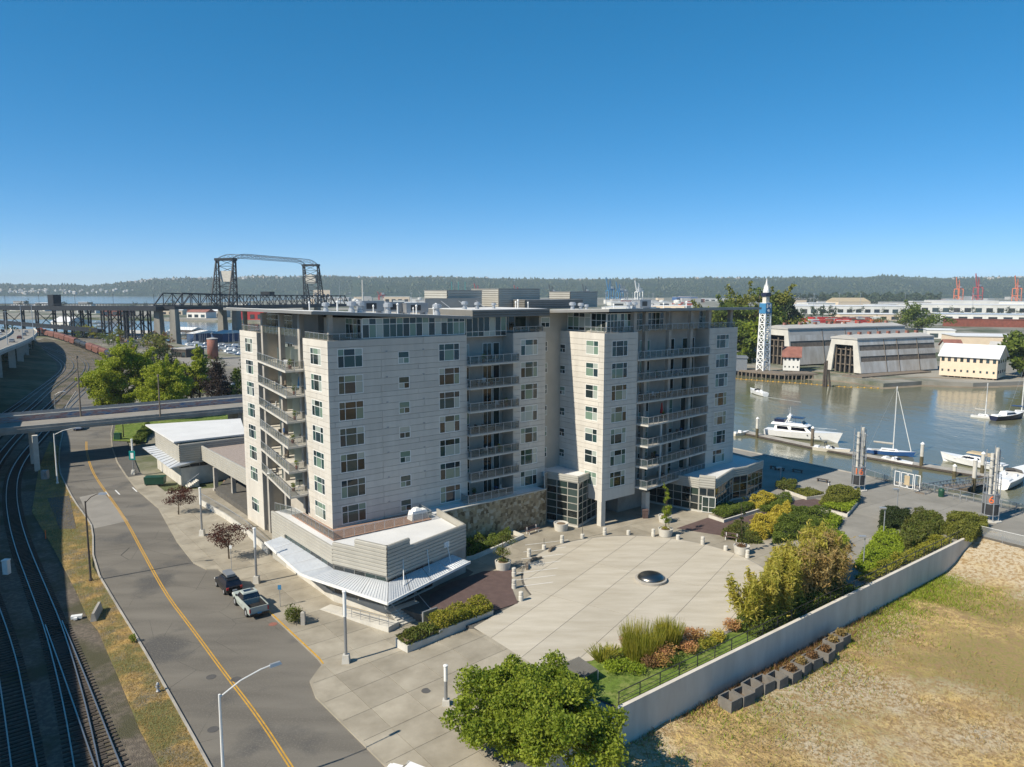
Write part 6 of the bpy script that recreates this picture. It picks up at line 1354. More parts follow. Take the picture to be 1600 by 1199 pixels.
kind(np_quads('far_tree_belt', leaf_quads(np.array(C_), 7), 'leaf_far'), 'stuff', 'dark far-off belt of trees below the hills')
far_tree(1434, 516, 21, 19, 'leaf_mid', 'broad green tree behind the banded boat shed', 2400, group=None, name='broad_tree'); far_tree(1408, 514, 13, 13, 'leaf_bronze', 'low olive bush left of the broad green tree', 1000, group=None, name='olive_bush')
far_tree(1598, 588, 20, 11, 'leaf_mid', 'leafy tree at the end of the cream waterfront building', 2600, group=None, name='shore_tree'); far_tree(1372, 512, 10, 8, 'leaf_bronze', 'rusty brown bush among the containers', 600, group=None, name='rusty_bush')
for i, (u, v, h, w, lf) in enumerate(((1158, 545, 27, 13, 'leaf_far_olive'), (1170, 548, 33, 14, 'leaf_far_olive'), (1183, 552, 34, 15, 'leaf_mid'), (1200, 549, 34, 16, 'leaf_far_olive'), (1214, 547, 30, 14, 'leaf_far'), (1128, 541, 27, 15, 'leaf_far_olive'), (1105, 537, 23, 14, 'leaf_far_olive'), (1085, 533, 20, 12, 'leaf_far'), (1222, 543, 28, 10, 'leaf_far'), (1142, 547, 30, 13, 'leaf_mid'), (1176, 566, 20, 8, 'leaf_bright'), (1160, 567, 16, 7, 'leaf_mid'))):
    far_tree(u, v, h, w, lf, ['tall olive-green poplar in the grove behind the lattice tower', 'bright low tree at the foot of the poplar grove'][i > 9], 3600, group='poplar grove behind the lattice tower', name='poplar_tree', size=1.7)
block('scrap_yard_hut', 'cream hut with small windows at the foot of the poplars', 1152, 566, 1176, 567, 10, 5, wall='cream_wall', roof='grey_roof', bays=2, cat='hut'); block('blue_tarpaulin_shed', 'small grey-blue shed at the pier end by the poplars', 1146, 578, 1167, 578.5, 9, 5, wall='grey_metal', roof='grey_metal', z=-1.6, cat='shed')

# ------------------------------------------------------------------ lamps and poles
def light_column(u, v, ut, vt, label, z=ZS + .14, sign=False):
    p = g(u, v, z); h = hgt(ut, vt, p) - z; t = thing('light_column', label, 'lamp', T(*p), 'light columns of the sidewalk')
    MB().frustum(-.34, -.34, .34, .34, 0, -.27, -.27, .27, .27, .8).build('base', 'concrete_light', t); MB().tube((0, 0, .8), (0, 0, h * .66), .13, n=10).build('shaft', 'grey_metal', t); MB().tube((0, 0, h * .66), (0, 0, h), .155, n=12).lathe([(.2, 0), (.2, .08), (.05, .14)], (0, 0, h), 10).build('white_lens', 'white_metal', t)
    if sign: MB().box(-.55, -.2, h * .42, .55, -.14, h * .68).build('sign_board', 'teal_paint', t); MB().box(-.25, -.22, h * .46, .25, -.205, h * .62).build('sign_mark', 'white_paint', t)
    return t
for a in ((209, 741, 207, 687, 'light column carrying a teal sign by the shop pavilion', True), (316, 837, 314, 763, 'light column between the two red maples', False), (401, 911, 399, 826, 'light column behind the black car', False), (541, 1036, 540, 925, 'light column at the sidewalk corner before the shop canopy', False), (697, 1108, 697, 1041, 'light column half hidden by the leafy tree', False)): light_column(*a[:5], sign=a[5])
def cobra(u, v, ut, vt, arm, label, mat='galv', z=ZS, name='street_lamp'):
    p = g(u, v, z); h = hgt(ut, vt, p) - z; t = thing(name, label, 'street lamp', T(*p)); a = Vector(arm)
    MB().tube((0, 0, 0), (0, 0, h), .13, .08, 8).lathe([(.22, 0), (.22, .25), (.14, .3)], n=8).build('pole', mat, t)
    pts = [Vector((0, 0, h - .2)), Vector((a.x * .4, a.y * .4, h + .45)), Vector((a.x * .8, a.y * .8, h + .75)), Vector((a.x, a.y, h + .8))]; MB().path(pts, .05).build('arm', mat, t)
    d = a.normalized(); m = T(p.x + a.x, p.y + a.y, p.z + h + .78) @ Matrix.Rotation(math.atan2(d.y, d.x), 4, 'Z'); MB().frustum(-.1, -.14, .75, .14, -.1, -.05, -.08, .65, .08, .1).build('lamp_head', 'silver_paint', t, m); MB().box(.2, -.1, -.13, .65, .1, -.1).build('lens', 'white_metal', t, m)
cobra(351, 1250, 349, 1084, (2.6, 2.2), 'bright steel street lamp with long arm over the yellow line', 'white_metal'); cobra(90, 756, 83, 678, (3.2, 1.2), 'pale street lamp with curved arm beside the viaduct pier', 'white_metal'); cobra(142, 908, 136, 783, (1.5, .3), 'thin dark street lamp on the dry verge', 'timber_dark'); cobra(87, 648, 84, 617, (2, .5), 'small grey lamp at the edge of the viaduct'); cobra(141, 618, 139, 598, (9, 1.0), 'lamp with long straight arm in front of the street trees')
for u, v, ut, vt in ((126.5, 651, 121, 560), (250.5, 651, 247.5, 589)):
    p = g(u, v, 6.9); tag(MB().tube((0, 0, 0), (0, 0, hgt(ut, vt, p) - 6.9), .17, .1, 8).lathe([(.25, 0), (.2, .5)], (0, 0, hgt(ut, vt, p) - 6.9), 8).build('viaduct_pole', 'timber', None, T(*p)), 'tall brown pole rising from the viaduct parapet', 'pole', 'poles on the viaduct')
for u, v, h in ((36, 535, 15), (53, 531, 15), (12, 540, 13)): p = g(u, v, 10.3); tag(MB().tube((0, 0, 0), (0, 0, h), .16, .1, 6).box(-.3, -.7, h, .3, .7, h + .2).build('freeway_lamp', 'galv', None, T(*p)), 'slim pale lamp post on the edge of the raised freeway', 'street lamp', 'lamp posts on the freeway')
lm = {}
for u, v, ut, vt, l_ in ((1349, 882, 1351, 839, 'slim path lamp in front of the lime planting'), (1380.5, 834, 1381.5, 794, 'slim path lamp at the dark shrub'), (1401, 800, 1402, 765, 'slim path lamp beside the open esplanade'), (1219, 755, 1219, 731, 'slim path lamp by the shaded glass podium')):
    p = g(u, v, 0); h = hgt(ut, vt, p); t = thing('path_lamp', l_, 'lamp', T(*p)); MB().tube((0, 0, 0), (0, 0, h), .07, n=8).build('pole', 'galv', t); MB().box(-.75, -.2, h - .1, .1, .2, h + .12).build('lamp_head', 'silver_paint', t)
# ------------------------------------------------------------------ vehicles
def wheels(t, L, W_, wb, r, m, off=0.0):
    if ('wh', r) not in WCACHE: WCACHE[('wh', r)] = (MB().tube((0, -.12, 0), (0, .12, 0), r, n=16).mesh('wheel', 'rubber'), MB().tube((0, -.13, 0), (0, .13, 0), r * .6, n=12).mesh('rim', 'silver_paint'))
    w, ri = WCACHE[('wh', r)]
    for x in (-wb / 2 + off, wb / 2 + off):
        for y in (-W_ / 2 + .12, W_ / 2 - .12): o = inst('wheel', w, t, m @ T(x, y, r)); inst('rim', ri, o, m @ T(x, y, r))
def body_loft(prof, W_, tuck=.0):
    """prof: list of (x, zlow, zhigh, half-width scale)"""
    R_ = []
    for x, z0, z1, s_ in prof:
        w = W_ / 2 * s_; zm = lerp(z0, z1, .55); R_.append([(x, -w * .93, z0), (x, w * .93, z0), (x, w, zm), (x, w * .94, z1), (x, -w * .94, z1), (x, -w, zm)])
    return R_
def pickup(m, label):
    t = thing('pickup_truck', label, 'truck', m); W_ = 2.0
    MB().loft(body_loft([(-2.95, .6, 1.18, .96), (-2.8, .42, 1.2, 1), (-.7, .42, 1.22, 1)], W_)).build('cargo_bed', 'truck_paint', t) if False else None
    b = MB()
    for y in (-.97, .9): b.box(-2.9, y, .5, -.62, y + .07, 1.3)
    b.box(-2.9, -.9, .5, -.62, .9, .72); b.build('cargo_bed', 'truck_paint', t); MB().box(-2.85, -.88, .722, -.66, .88, .74).box(-2.8, -.9, .74, -.66, -.86, 1.22).box(-2.8, .86, .74, -.66, .9, 1.22).build('bed_liner', 'rubber', t)
    MB().box(-2.98, -.96, .55, -2.9, .96, 1.28).build('tailgate', 'truck_paint', t); MB().box(-3.08, -.95, .42, -2.95, .95, .62).build('rear_bumper', 'black_paint', t); MB().box(-3.1, -.2, .58, -3.08, .2, .72).build('number_plate', 'blue_paint', t)
    for y in (-.97, .85): MB().box(-3.0, y, .75, -2.9, y + .13, 1.15).build('tail_light', 'red_paint', t)
    MB().loft(body_loft([(-.62, .42, 1.28, 1), (.9, .42, 1.28, 1), (1.3, .42, 1.27, 1), (2.5, .48, 1.2, .97), (2.85, .55, 1.05, .88)], W_)).build('body', 'truck_paint', t)
    MB().frustum(-.6, -.92, 1.25, .92, 1.27, -.42, -.74, .62, .74, 1.84).build('cabin', 'smoked', t); MB().frustum(-.46, -.77, .66, .77, 1.82, -.4, -.72, .58, .72, 1.93).build('roof', 'truck_paint', t); MB().box(-.05, -.5, 1.93, .5, .5, 1.945).build('sunroof', 'smoked', t)
    for y in (-.93, .87):
        for x0, x1 in ((-.62, -.5), (.26, .34), (1.02, 1.12)): MB().add([(x0, y, 1.27), (x1, y, 1.27), (x1 * .62 - .0, y * .84 + .0, 1.83), (x0 * .72, y * .84, 1.83)], [(0, 1, 2, 3), (3, 2, 1, 0)]).build('pillar', 'truck_paint', t)
        MB().box(.95, y - .12 if y < 0 else y + .1, 1.3, 1.12, y if y < 0 else y + .22, 1.48).build('mirror', 'black_paint', t)
    MB().box(2.82, -.7, .6, 2.9, .7, 1.0).build('grille', 'black_paint', t)
    for y in (-.9, .62): MB().box(2.7, y, .8, 2.87, y + .28, 1.02).build('headlight', 'white_metal', t)
    for x in (-1.75, 1.75):
        for y in (-.99, .93): MB().tube((x, y, .45), (x, y + .06, .45), .5, n=14).build('wheel_arch', 'rubber', t)
    wheels(t, 5.9, W_, 3.6, .42, m); return t
def car(m, label, paint, name='parked_car', group=None, suv=True, detail=True, cat='car'):
    t = thing(name, label, cat, m, group); W_ = 1.85; H_ = 1.7 if suv else 1.45; L = 4.6
    key = ('car', paint, suv)
    if key not in WCACHE: WCACHE[key] = (MB().loft(body_loft([(-2.3, .4, .95, .9), (-2.15, .3, 1.02, .98), (-.5, .28, 1.02, 1), (1.0, .28, 1.0, 1), (2.0, .32, .9, .96), (2.3, .42, .72, .85)], W_)).mesh('body', paint, False), MB().frustum(-2.1, -.86, 1.15, .86, 1.0, -1.75 if suv else -1.1, -.68, .35, .68, H_ - .06).mesh('cabin', 'smoked'), MB().frustum(-1.85 if suv else -1.2, -.71, .45, .71, H_ - .1, -1.7 if suv else -1.05, -.62, .3, .62, H_).mesh('roof', paint))
    for nm_, me_ in zip(('body', 'cabin', 'roof'), WCACHE[key]): inst(nm_, me_, t, m)
    wheels(t, L, W_, 2.75, .34, m)
    if detail:
        for y in (-.84, .6): MB().box(-2.33, y, .72, -2.22, y + .24, .98).build('tail_light', 'red_paint', t); MB().box(2.12, y, .62, 2.27, y + .24, .8).build('headlight', 'white_metal', t)
        for y in (-.88, .8):
            for x0, x1 in ((-.55, -.45), (-1.95, -1.8), (.95, 1.08)): MB().add([(x0, y, 1.0), (x1, y, 1.0), (x1 * .6 - .2, y * .82, H_ - .07), (x0 * .75 - .1, y * .82, H_ - .07)], [(0, 1, 2, 3), (3, 2, 1, 0)]).build('pillar', paint, t)
        MB().box(-2.34, -.25, .55, -2.3, .25, .68).build('number_plate', 'white_paint', t)
    return t
rw_ = g2(387.5, 964.7, ZS); fw_ = g2(368, 944, ZS); d = (fw_ - rw_).normalized(); right = Vector((d.y, -d.x)); ce = (rw_ + fw_) / 2 + right * .85; ta = math.degrees(math.atan2(d.y, d.x))
pickup(T(ce.x, ce.y, ZS) @ RZ(ta), 'sage grey pickup truck with open bed parked by the yellow kerb')
ce2 = g2(357, 920, ZS) + Vector((.0, .0)); t = car(T(ce2.x, ce2.y, ZS) @ RZ(ta), 'black car with roof cargo box parked ahead of the pickup', 'black_paint'); MB().box(-1.3, -.45, 1.78, .5, .45, 2.05).build('roof_box', 'grey_metal', t); MB().box(-1.2, -.62, 1.7, -1.12, .62, 1.78).box(.2, -.62, 1.7, .28, .62, 1.78).build('roof_rack', 'dark_metal', t)
p = g2(123, 671, ZS); car(T(p.x, p.y, ZS) @ RZ(-65), 'dark blue car driving out of the shade below the viaduct', 'hull_blue', suv=False, name='moving_car')
p = g2(640, 1240, ZS); car(T(p.x, p.y, ZS + .1) @ RZ(150), 'white car at the driveway beneath the leafy tree', 'hull_white')
pcols = ['hull_white', 'silver_paint', 'black_paint', 'rust_red', 'hull_blue', 'grey_metal']; cn = ['white', 'silver', 'black', 'red', 'blue', 'grey']
for k in range(46):
    if k < 28: u = random.uniform(168, 232); v = 523 + random.choice((0, 5, 10)) + (u - 168) * .05
    elif k < 38: u = random.uniform(96, 165); v = 521 + (u - 96) * .1 + random.choice((-1.5, 3))
    else: u = random.uniform(262, 372); v = random.choice((590, 600)) + (u - 262) * .03
    p = g2(u, v, -1.15); i = random.choices(range(6), (4, 4, 3, 1, 1, 2))[0]
    car(T(p.x, p.y, -1.15) @ RZ(random.choice((60, 150, 240)) + random.uniform(-4, 4)), '%s car in the car park %s' % (cn[i], 'before the marina' if k < 28 else ('beside the freight train' if k < 38 else 'behind the street trees')), pcols[i], 'car_park_car', 'cars in the far car parks', suv=k % 2 == 0, detail=False)
for k in range(9):
    q = FE3[-14 + k]; dd = (FE3[-13 + k] - q).xy.normalized() if k < 12 else Vector((0, 1)); nrm_ = Vector((-dd.y, dd.x)); q2 = q.xy + nrm_ * (5 if k % 2 else 16); i = k % 6
    car(T(q2.x, q2.y, q.z + .04) @ RZ(math.degrees(math.atan2(dd.y, dd.x))), '%s car driving on the raised freeway' % cn[i], pcols[i], 'freeway_car', 'cars on the freeway', suv=k % 2 == 0, detail=False)
# ------------------------------------------------------------------ street furniture
p = g(243, 757, ZS + .14); t = thing('dumpster', 'dark green dumpster on the sidewalk by the shop pavilion', 'dumpster', T(*p) @ RZ(8)); MB().frustum(-1.5, -.7, 1.5, .7, .15, -1.6, -.8, 1.6, .8, 1.3).build('bin', 'green_paint', t); MB().box(-1.62, -.82, 1.3, 1.62, .82, 1.4).build('lid', 'green_paint', t)
for x in (-1.3, 1.2): MB().box(x, -.83, 0, x + .1, .83, .2).build('skid', 'dark_metal', t)
p = g(184.5, 688, ZS); tag(MB().box(-.7, -.4, 0, .7, .4, 1.5).box(-.75, -.45, 1.5, .75, .45, 1.6).build('utility_cabinet', 'green_paint', None, T(*p)), 'green utility cabinet on the lawn edge near the viaduct', 'cabinet')
for k, (u, v) in enumerate(((426.5, 975.6), (330, 1058), (369, 1061.5), (333, 1140))): p = g(u, v, ZS); tag(MB().lathe([(.42, 0), (.42, .012)], n=20).lathe([(.3, .012), (.3, .016)], n=16).build('manhole_cover', 'asphalt_dark' if k else 'rust_roof', None, T(p.x, p.y, ZS + .003)), 'rusty round manhole cover behind the pickup' if not k else 'round iron manhole cover in the grey asphalt', 'manhole cover', None if not k else 'manhole covers in the street')
p = g2(666, 1079.5, -.5); tag(MB().lathe([(.4, 0), (.4, .014)], n=20).build('manhole_cover', 'asphalt_dark', None, T(p.x, p.y, zf(p.x, p.y) + .002)), 'dark manhole cover in the pale concrete driveway', 'manhole cover')
def signpost(u, v, ut, vt, label, w=.35, hh=.5, mat='blue_paint', z=ZS + .14):
    p = g(u, v, z); h = hgt(ut, vt, p) - z; t = thing('sign_post', label, 'sign', T(*p)); MB().tube((0, 0, 0), (0, 0, h), .035, n=6).build('pole', 'galv', t); MB().box(-w / 2, -.05, h - hh, w / 2, -.03, h).build('plate', mat, t)
signpost(438, 948, 438, 914, 'small blue sign on thin post beside the pickup'); signpost(362, 891, 362, 852, 'thin grey sign post by the red maple', .3, .4, 'white_metal')
p = g(247, 1081, ZS + .05); t = thing('fire_hydrant', 'silver fire hydrant on the dry verge', 'hydrant', T(*p)); MB().lathe([(.16, 0), (.16, .08), (.11, .1), (.11, .55), (.15, .58), (.13, .68), (.06, .8), (.02, .84)], n=12).build('barrel', 'silver_paint', t, smooth=True); MB().tube((-.2, 0, .42), (.2, 0, .42), .06, n=8).tube((0, 0, .42), (0, -.2, .42), .075, n=8).build('outlets', 'silver_paint', t)
p = g(151, 962, ZS + .05); tag(MB().frustum(-.3, -1.5, .3, 1.5, 0, -.12, -1.5, .12, 1.5, .85).build('concrete_barrier', 'concrete', None, T(*p) @ RZ(18)), 'short grey concrete barrier on the dry verge', 'barrier')
p = g(71.5, 842, ZS); tag(MB().tube((0, 0, 0), (0, 0, .8), .06, n=6).tube((0, 0, .8), (0, 0, 1.15), .07, n=6).build('marker_post', 'orange_paint', None, T(*p)), 'short orange-tipped marker post between track and pad', 'marker')
p = g(120, 966, ZS); tag(MB().box(-.5, -.25, 0, .5, .25, .3).box(-.2, -.5, 0, .1, .5, .2).build('signal_box', 'white_metal', None, T(*p) @ RZ(20)), 'low white switch box next to the track', 'switch box')
p = g(11, 897, ZS); tag(MB().box(-.3, -.3, 0, .3, .3, 1.6).box(-.35, -.35, 1.6, .35, .35, 1.75).build('track_cabinet', 'white_metal', None, T(*p)), 'narrow pale cabinet beside the shaded tracks', 'cabinet')
p = g(71, 749, ZS); tag(MB().box(-.5, -.4, 0, .5, .4, 1.6).box(-.2, -.6, .6, .2, -.4, 1.2).build('meter_cabinet', 'grey_metal', None, T(*p)), 'grey meter cabinet at the foot of the viaduct pier', 'cabinet')
# plaza: dome, bollards, planters, benches
p = g(1017, 907, 0); t = thing('skylight_dome', 'low polished steel dome on a round concrete kerb in the court', 'dome', T(*p)); MB().lathe([(1.75, 0), (1.75, .28), (1.5, .3)], n=40).build('kerb', 'concrete', t); MB().lathe([(1.5, .3)] + [(1.5 * math.cos(a), .3 + .62 * math.sin(a)) for a in np.linspace(0.05, 1.5, 10)], n=48).build('cap', 'steel_dome', t, smooth=True)
y3 = lambda X, Y: (700 + X * .3125, 760 + Y * .3125)
tb = MB().lathe([(.26, 0), (.26, .5), (.2, .55), (.2, .62), (.24, .64), (.24, .95), (.18, 1.0)], n=14).mesh('tall_bollard', 'concrete_light'); sb = MB().lathe([(.26, 0), (.26, .55), (.18, .6)], n=14).mesh('short_bollard', 'concrete_light')
for q in ((570, 283), (783, 243), (1026, 250), (1273, 290), (1497, 358), (405, 352), (365, 572), (330, 450), (330, 510)): p = g(*y3(*q), 0); o = inst('tall_bollard', tb, None, T(*p)); tag(o, 'pale concrete bollard with raised round cap at the court edge', 'bollard', 'capped bollards round the court')
for q, l_ in (((902, 242), 0), ((1150, 265), 0), ((1388, 320), 0), ((480, 315), 1), ((672, 260), 2)):
    p = g(*y3(*q), 0); o = inst('short_bollard', sb, None, T(*p)); tag(o, ['short plain concrete bollard at the court edge', 'short concrete bollard carrying a thin bare stake', 'short concrete bollard carrying a tall thin lamp stake'][l_], 'bollard', 'plain bollards round the court' if not l_ else None)
    if l_: MB().tube((0, 0, .55), (0, 0, 1.4 if l_ == 1 else 4.2), .03, n=6).build('stake', 'dark_metal', o, T(*p))
stm = MB()
for i in range(5): stm.box(-.5 + i * .06, -.25, 0, .4 - i * .05, .25, .14 * (i + 1)) if i < 2 else None
for k, q in enumerate(((440, 370), (520, 318), (395, 405))): p = g(*y3(*q), 0); tag(MB().box(-.9, -.12, 0, .9, .12, .28).box(-.6, -.14, .28, .1, .14, .42).build('driftwood_log', 'timber', None, T(*p) @ RZ(40 + 25 * k)), ['grey log kerb near the parking lines', 'grey log kerb at the bed of shrubs end', 'grey log kerb beside the potted pine'][k], 'log')
def round_planter(q, r, h, label, plant=None):
    p = g(*y3(*q), 0); t = thing('round_planter', label, 'planter', T(*p)); MB().lathe([(r * .85, 0), (r, h), (r * .88, h), (r * .86, h - .12)], n=28).build('bowl', 'concrete_light', t, smooth=False); MB().lathe([(r * .86, h - .14), (r * .1, h - .08)], n=20).build('soil', 'soil', t); return p
p = round_planter((275, 412), .95, .95, 'round concrete planter holding a twisted little pine'); tree('potted_pine', 'twisted little pine growing in the planter by the brick paving', (p.x, p.y, .8), 3.8, 1.4, 'leaf_bronze', 1500, .16, trunk_h=.5, tr=.07, nclump=14, seed=3); bush('planter_plant', 'low grassy plants filling the planter of the twisted pine', (p.x, p.y, .85), .8, .5, 'leaf_bronze', 300, .16)
p = round_planter((565, 218), 1.0, 1.0, 'round concrete planter with bare soil before the glass stair tower')
p = round_planter((1087, 247), .98, 1.0, 'round concrete planter holding a wispy green column shrub'); tree('column_shrub', 'wispy bright green column shrub in planter before the entrance', (p.x, p.y, .9), 6.2, 1.0, 'leaf_bright', 1700, .17, trunk_h=.4, tr=.06, shape='column', nclump=22, seed=5); bush('planter_plant', 'mossy plants at the foot of the column shrub', (p.x, p.y, .9), .8, .35, 'leaf_yellowgreen', 260, .14)
p = round_planter((1085, 178), .95, .95, 'round concrete planter standing behind the column shrub'); bush('planter_plant', 'small green plant in the planter nearest the entrance glass', (p.x, p.y, .85), .8, 1.6, 'leaf_mid', 400, .16)
p = round_planter((1467, 335), .98, 1.0, 'round concrete planter holding a thin dark cypress'); tree('thin_cypress', 'thin dark cypress rising from planter at the court edge', (p.x, p.y, .9), 6.6, .65, 'leaf_dark', 1300, .16, trunk_h=.4, tr=.06, shape='column', nclump=20, seed=8); bush('planter_plant', 'reddish low plants at the foot of the thin cypress', (p.x, p.y, .9), .8, .4, 'leaf_rust', 240, .14)
def bench(p0, p1, label):
    a = g(*y3(*p0), 0); b = g(*y3(*p1), 0); d = (b - a); m = T(*a) @ Matrix.Rotation(math.atan2(d.y, d.x), 4, 'Z'); L = d.length; t = thing('park_bench', label, 'bench', m)
    for k in range(3): MB().box(0, .05 + k * .17, .44, L, .18 + k * .17, .48).build('slat', 'brick_red', t); 
    for k in range(2): MB().box(0, .56 + .03 * k, .6 + k * .18, L, .6 + .03 * k, .74 + k * .18).build('back_slat', 'brick_red', t)
    for x in (.25, L - .32): MB().box(x, .05, 0, x + .07, .12, .44).box(x, .5, 0, x + .07, .58, .9).box(x, .05, .4, x + .07, .55, .44).build('leg', 'white_metal', t)
bench((402, 246), (462, 226), 'dark slatted bench by the shrubs of the stone wall'); bench((1375, 268), (1452, 280), 'red-brown slatted bench beside the golden shrubs')
p = g(*y3(985, 158), 0); tag(MB().frustum(-.35, -.35, .35, .35, 0, -.4, -.4, .4, .4, 1.1).box(-.43, -.43, 1.1, .43, .43, 1.22).build('litter_bin', 'brick_red', None, T(*p)), 'dark red litter bin at the foot of the entrance column', 'bin')
# ------------------------------------------------------------------ planting
y2 = lambda X, Y: (1140 + X * .2875, 600 + Y * .2875)
y4 = lambda X, Y: (500 + X * .29114, 850 + Y * .29114)
y5 = lambda X, Y: (900 + X * .29114, 850 + Y * .29114)
G2 = lambda pts: [g2(*y2(*p)) for p in pts]
shrub_mass('golden_shrubs', 'bright golden shrubs sweeping beside the brick path', G2([(100, 830), (130, 770), (230, 715), (320, 690), (335, 735), (250, 800), (190, 850)]), 0, 1.5, 'leaf_gold', 150, .22, lumps=.3)
shrub_mass('green_shrubs', 'fresh green shrubs right of the golden ones', G2([(335, 735), (345, 690), (440, 695), (500, 715), (545, 735), (470, 815), (350, 850), (240, 870), (250, 800)]), 0, 1.6, 'leaf_mid', 130, .22, lumps=.25)
shrub_mass('lime_hedge', 'lime green low hedge along the path between court and esplanade', G2([(545, 735), (610, 745), (560, 810), (640, 870), (640, 915), (560, 925), (470, 815)]), 0, 1.1, 'leaf_lime', 150, .2, lumps=.15)
shrub_mass('olive_mound', 'round olive green mound in the walled bed by the light tower', G2([(490, 670), (560, 605), (640, 592), (700, 620), (695, 655), (600, 668)]), .4, 1.7, 'leaf_far_olive', 170, .2, dome=.55)
shrub_mass('lime_edging', 'lime edging plants in front of the olive mound', G2([(500, 672), (600, 670), (690, 652), (640, 712)]), .4, .5, 'leaf_lime', 150, .2)
shrub_mass('bronze_shrubs', 'bronze tinted shrubs by the shaded glass podium', G2([(250, 570), (300, 550), (360, 555), (340, 600)]), .3, 1.0, 'leaf_bronze', 150, .2, lumps=.3)
shrub_mass('olive_ground_cover', 'low olive shrubs in the small bed at the brick path end', G2([(350, 600), (420, 588), (510, 612), (420, 628)]), .3, .7, 'leaf_far_olive', 150, .2)
shrub_mass('entrance_hedge', 'green hedge in the raised bed at the glazed entrance', [g2(1113, 806), g2(1131, 813), g2(1178, 798), g2(1166, 792), g2(1130, 797)], .35, .8, 'leaf_mid', 190, .18)
shrub_mass('golden_brown_shrubs', 'golden brown shrubs before the corner of the glass podium', [g2(1170, 792), g2(1186, 800), g2(1212, 786), g2(1200, 777), g2(1180, 782)], .3, 1.1, 'leaf_gold', 120, .2, lumps=.3)
shrub_mass('path_hedge', 'rounded green hedge lining the far end of the brick path', [g2(1186, 800), g2(1196, 803), g2(1236, 787), g2(1232, 778), g2(1210, 784)], .2, 1.0, 'leaf_mid', 170, .18, lumps=.25)
shrub_mass('court_corner_shrubs', 'mixed green and gold shrubs behind the red-brown bench', [g2(1128, 838), g2(1150, 822), g2(1172, 828), g2(1190, 850), g2(1160, 850)], 0, .9, 'leaf_bronze', 170, .18, lumps=.3)
shrub_mass('lime_ground_cover', 'broad lime green ground cover above the retaining wall', G2([(680, 1000), (820, 800), (965, 840), (920, 955), (740, 1035)]), 0, .8, 'leaf_lime', 130, .22, lumps=.25)
shrub_mass('dark_shrub', 'dark olive shrub behind the slim path lamp', G2([(820, 790), (830, 715), (960, 700), (970, 755), (940, 790)]), 0, 1.8, 'leaf_dark', 150, .22, dome=.5)
shrub_mass('russet_shrubs', 'russet and green shrubs in the middle of the wall-top bed', G2([(970, 755), (1010, 710), (1100, 710), (1150, 775), (1160, 810), (960, 905), (930, 840)]), 0, 1.4, 'leaf_bronze', 140, .22, lumps=.35)
shrub_mass('laurel_mounds', 'dark rounded evergreen mounds at the end of the wall', G2([(1165, 810), (1200, 755), (1300, 725), (1390, 775), (1390, 800), (1310, 858), (1200, 838)]), 0, 2.0, 'leaf_far_olive', 150, .22, dome=.45)
shrub_mass('wall_top_shrubs', 'reddish green shrubs lining the guard rail above the wall', [Vector(WALL0 + WD * a + Vector((-WD.y, WD.x)) * b) for a, b in ((40, .6), (62, .6), (62, 2.2), (40, 1.8))], 0, 1.0, 'leaf_yellowgreen', 120, .2, lumps=.3)
mb = MB()
for pts in ([(468, 682), (640, 725), (698, 655)], [(300, 590), (418, 632), (516, 618)]): ribbon(mb, [g2(*y2(*p)) for p in pts], .2, 0, .45, .5)
ribbon(mb, [g2(1107, 809.5), g2(1131, 817.5), g2(1178, 803), g2(1240, 783)], .25, 0, .45, .5)
tag(mb.build('planting_kerb', 'concrete_light'), 'pale concrete kerb walls holding the raised planting beds', 'kerb wall')
# lawn strip between court and wall
nW = Vector((-WD.y, WD.x)); lawn = [WALL0 + WD * 1, WALL0 + WD * 62] + [g2(*y2(*p)) for p in ((940, 790), (820, 800), (690, 1000))] + [g2(*y3(*p)) for p in ((1480, 700), (1330, 768), (1200, 772), (1000, 800), (860, 808), (720, 872), (640, 880), (560, 905))]
flat('planted_lawn', [WALL0 + nW * .35 + WD * .5, WALL0 + nW * .35 + WD * 40] + [g2(*y3(*p)) for p in ((1600, 640), (1480, 700), (1330, 768), (1200, 776), (1000, 802), (860, 810), (720, 875), (560, 905), (470, 960))], .035, 'lawn')
flat('bed_soil', [WALL0 + nW * .35 + WD * 24, WALL0 + nW * .35 + WD * 66, g2(*y2(1390, 770)), g2(*y2(1100, 700)), g2(*y2(820, 700)), g2(*y2(680, 995)), g2(*y2(640, 930)), g2(*y2(560, 930)), g2(*y2(190, 880)), g2(*y3(1600, 600))], .04, 'soil') if False else None
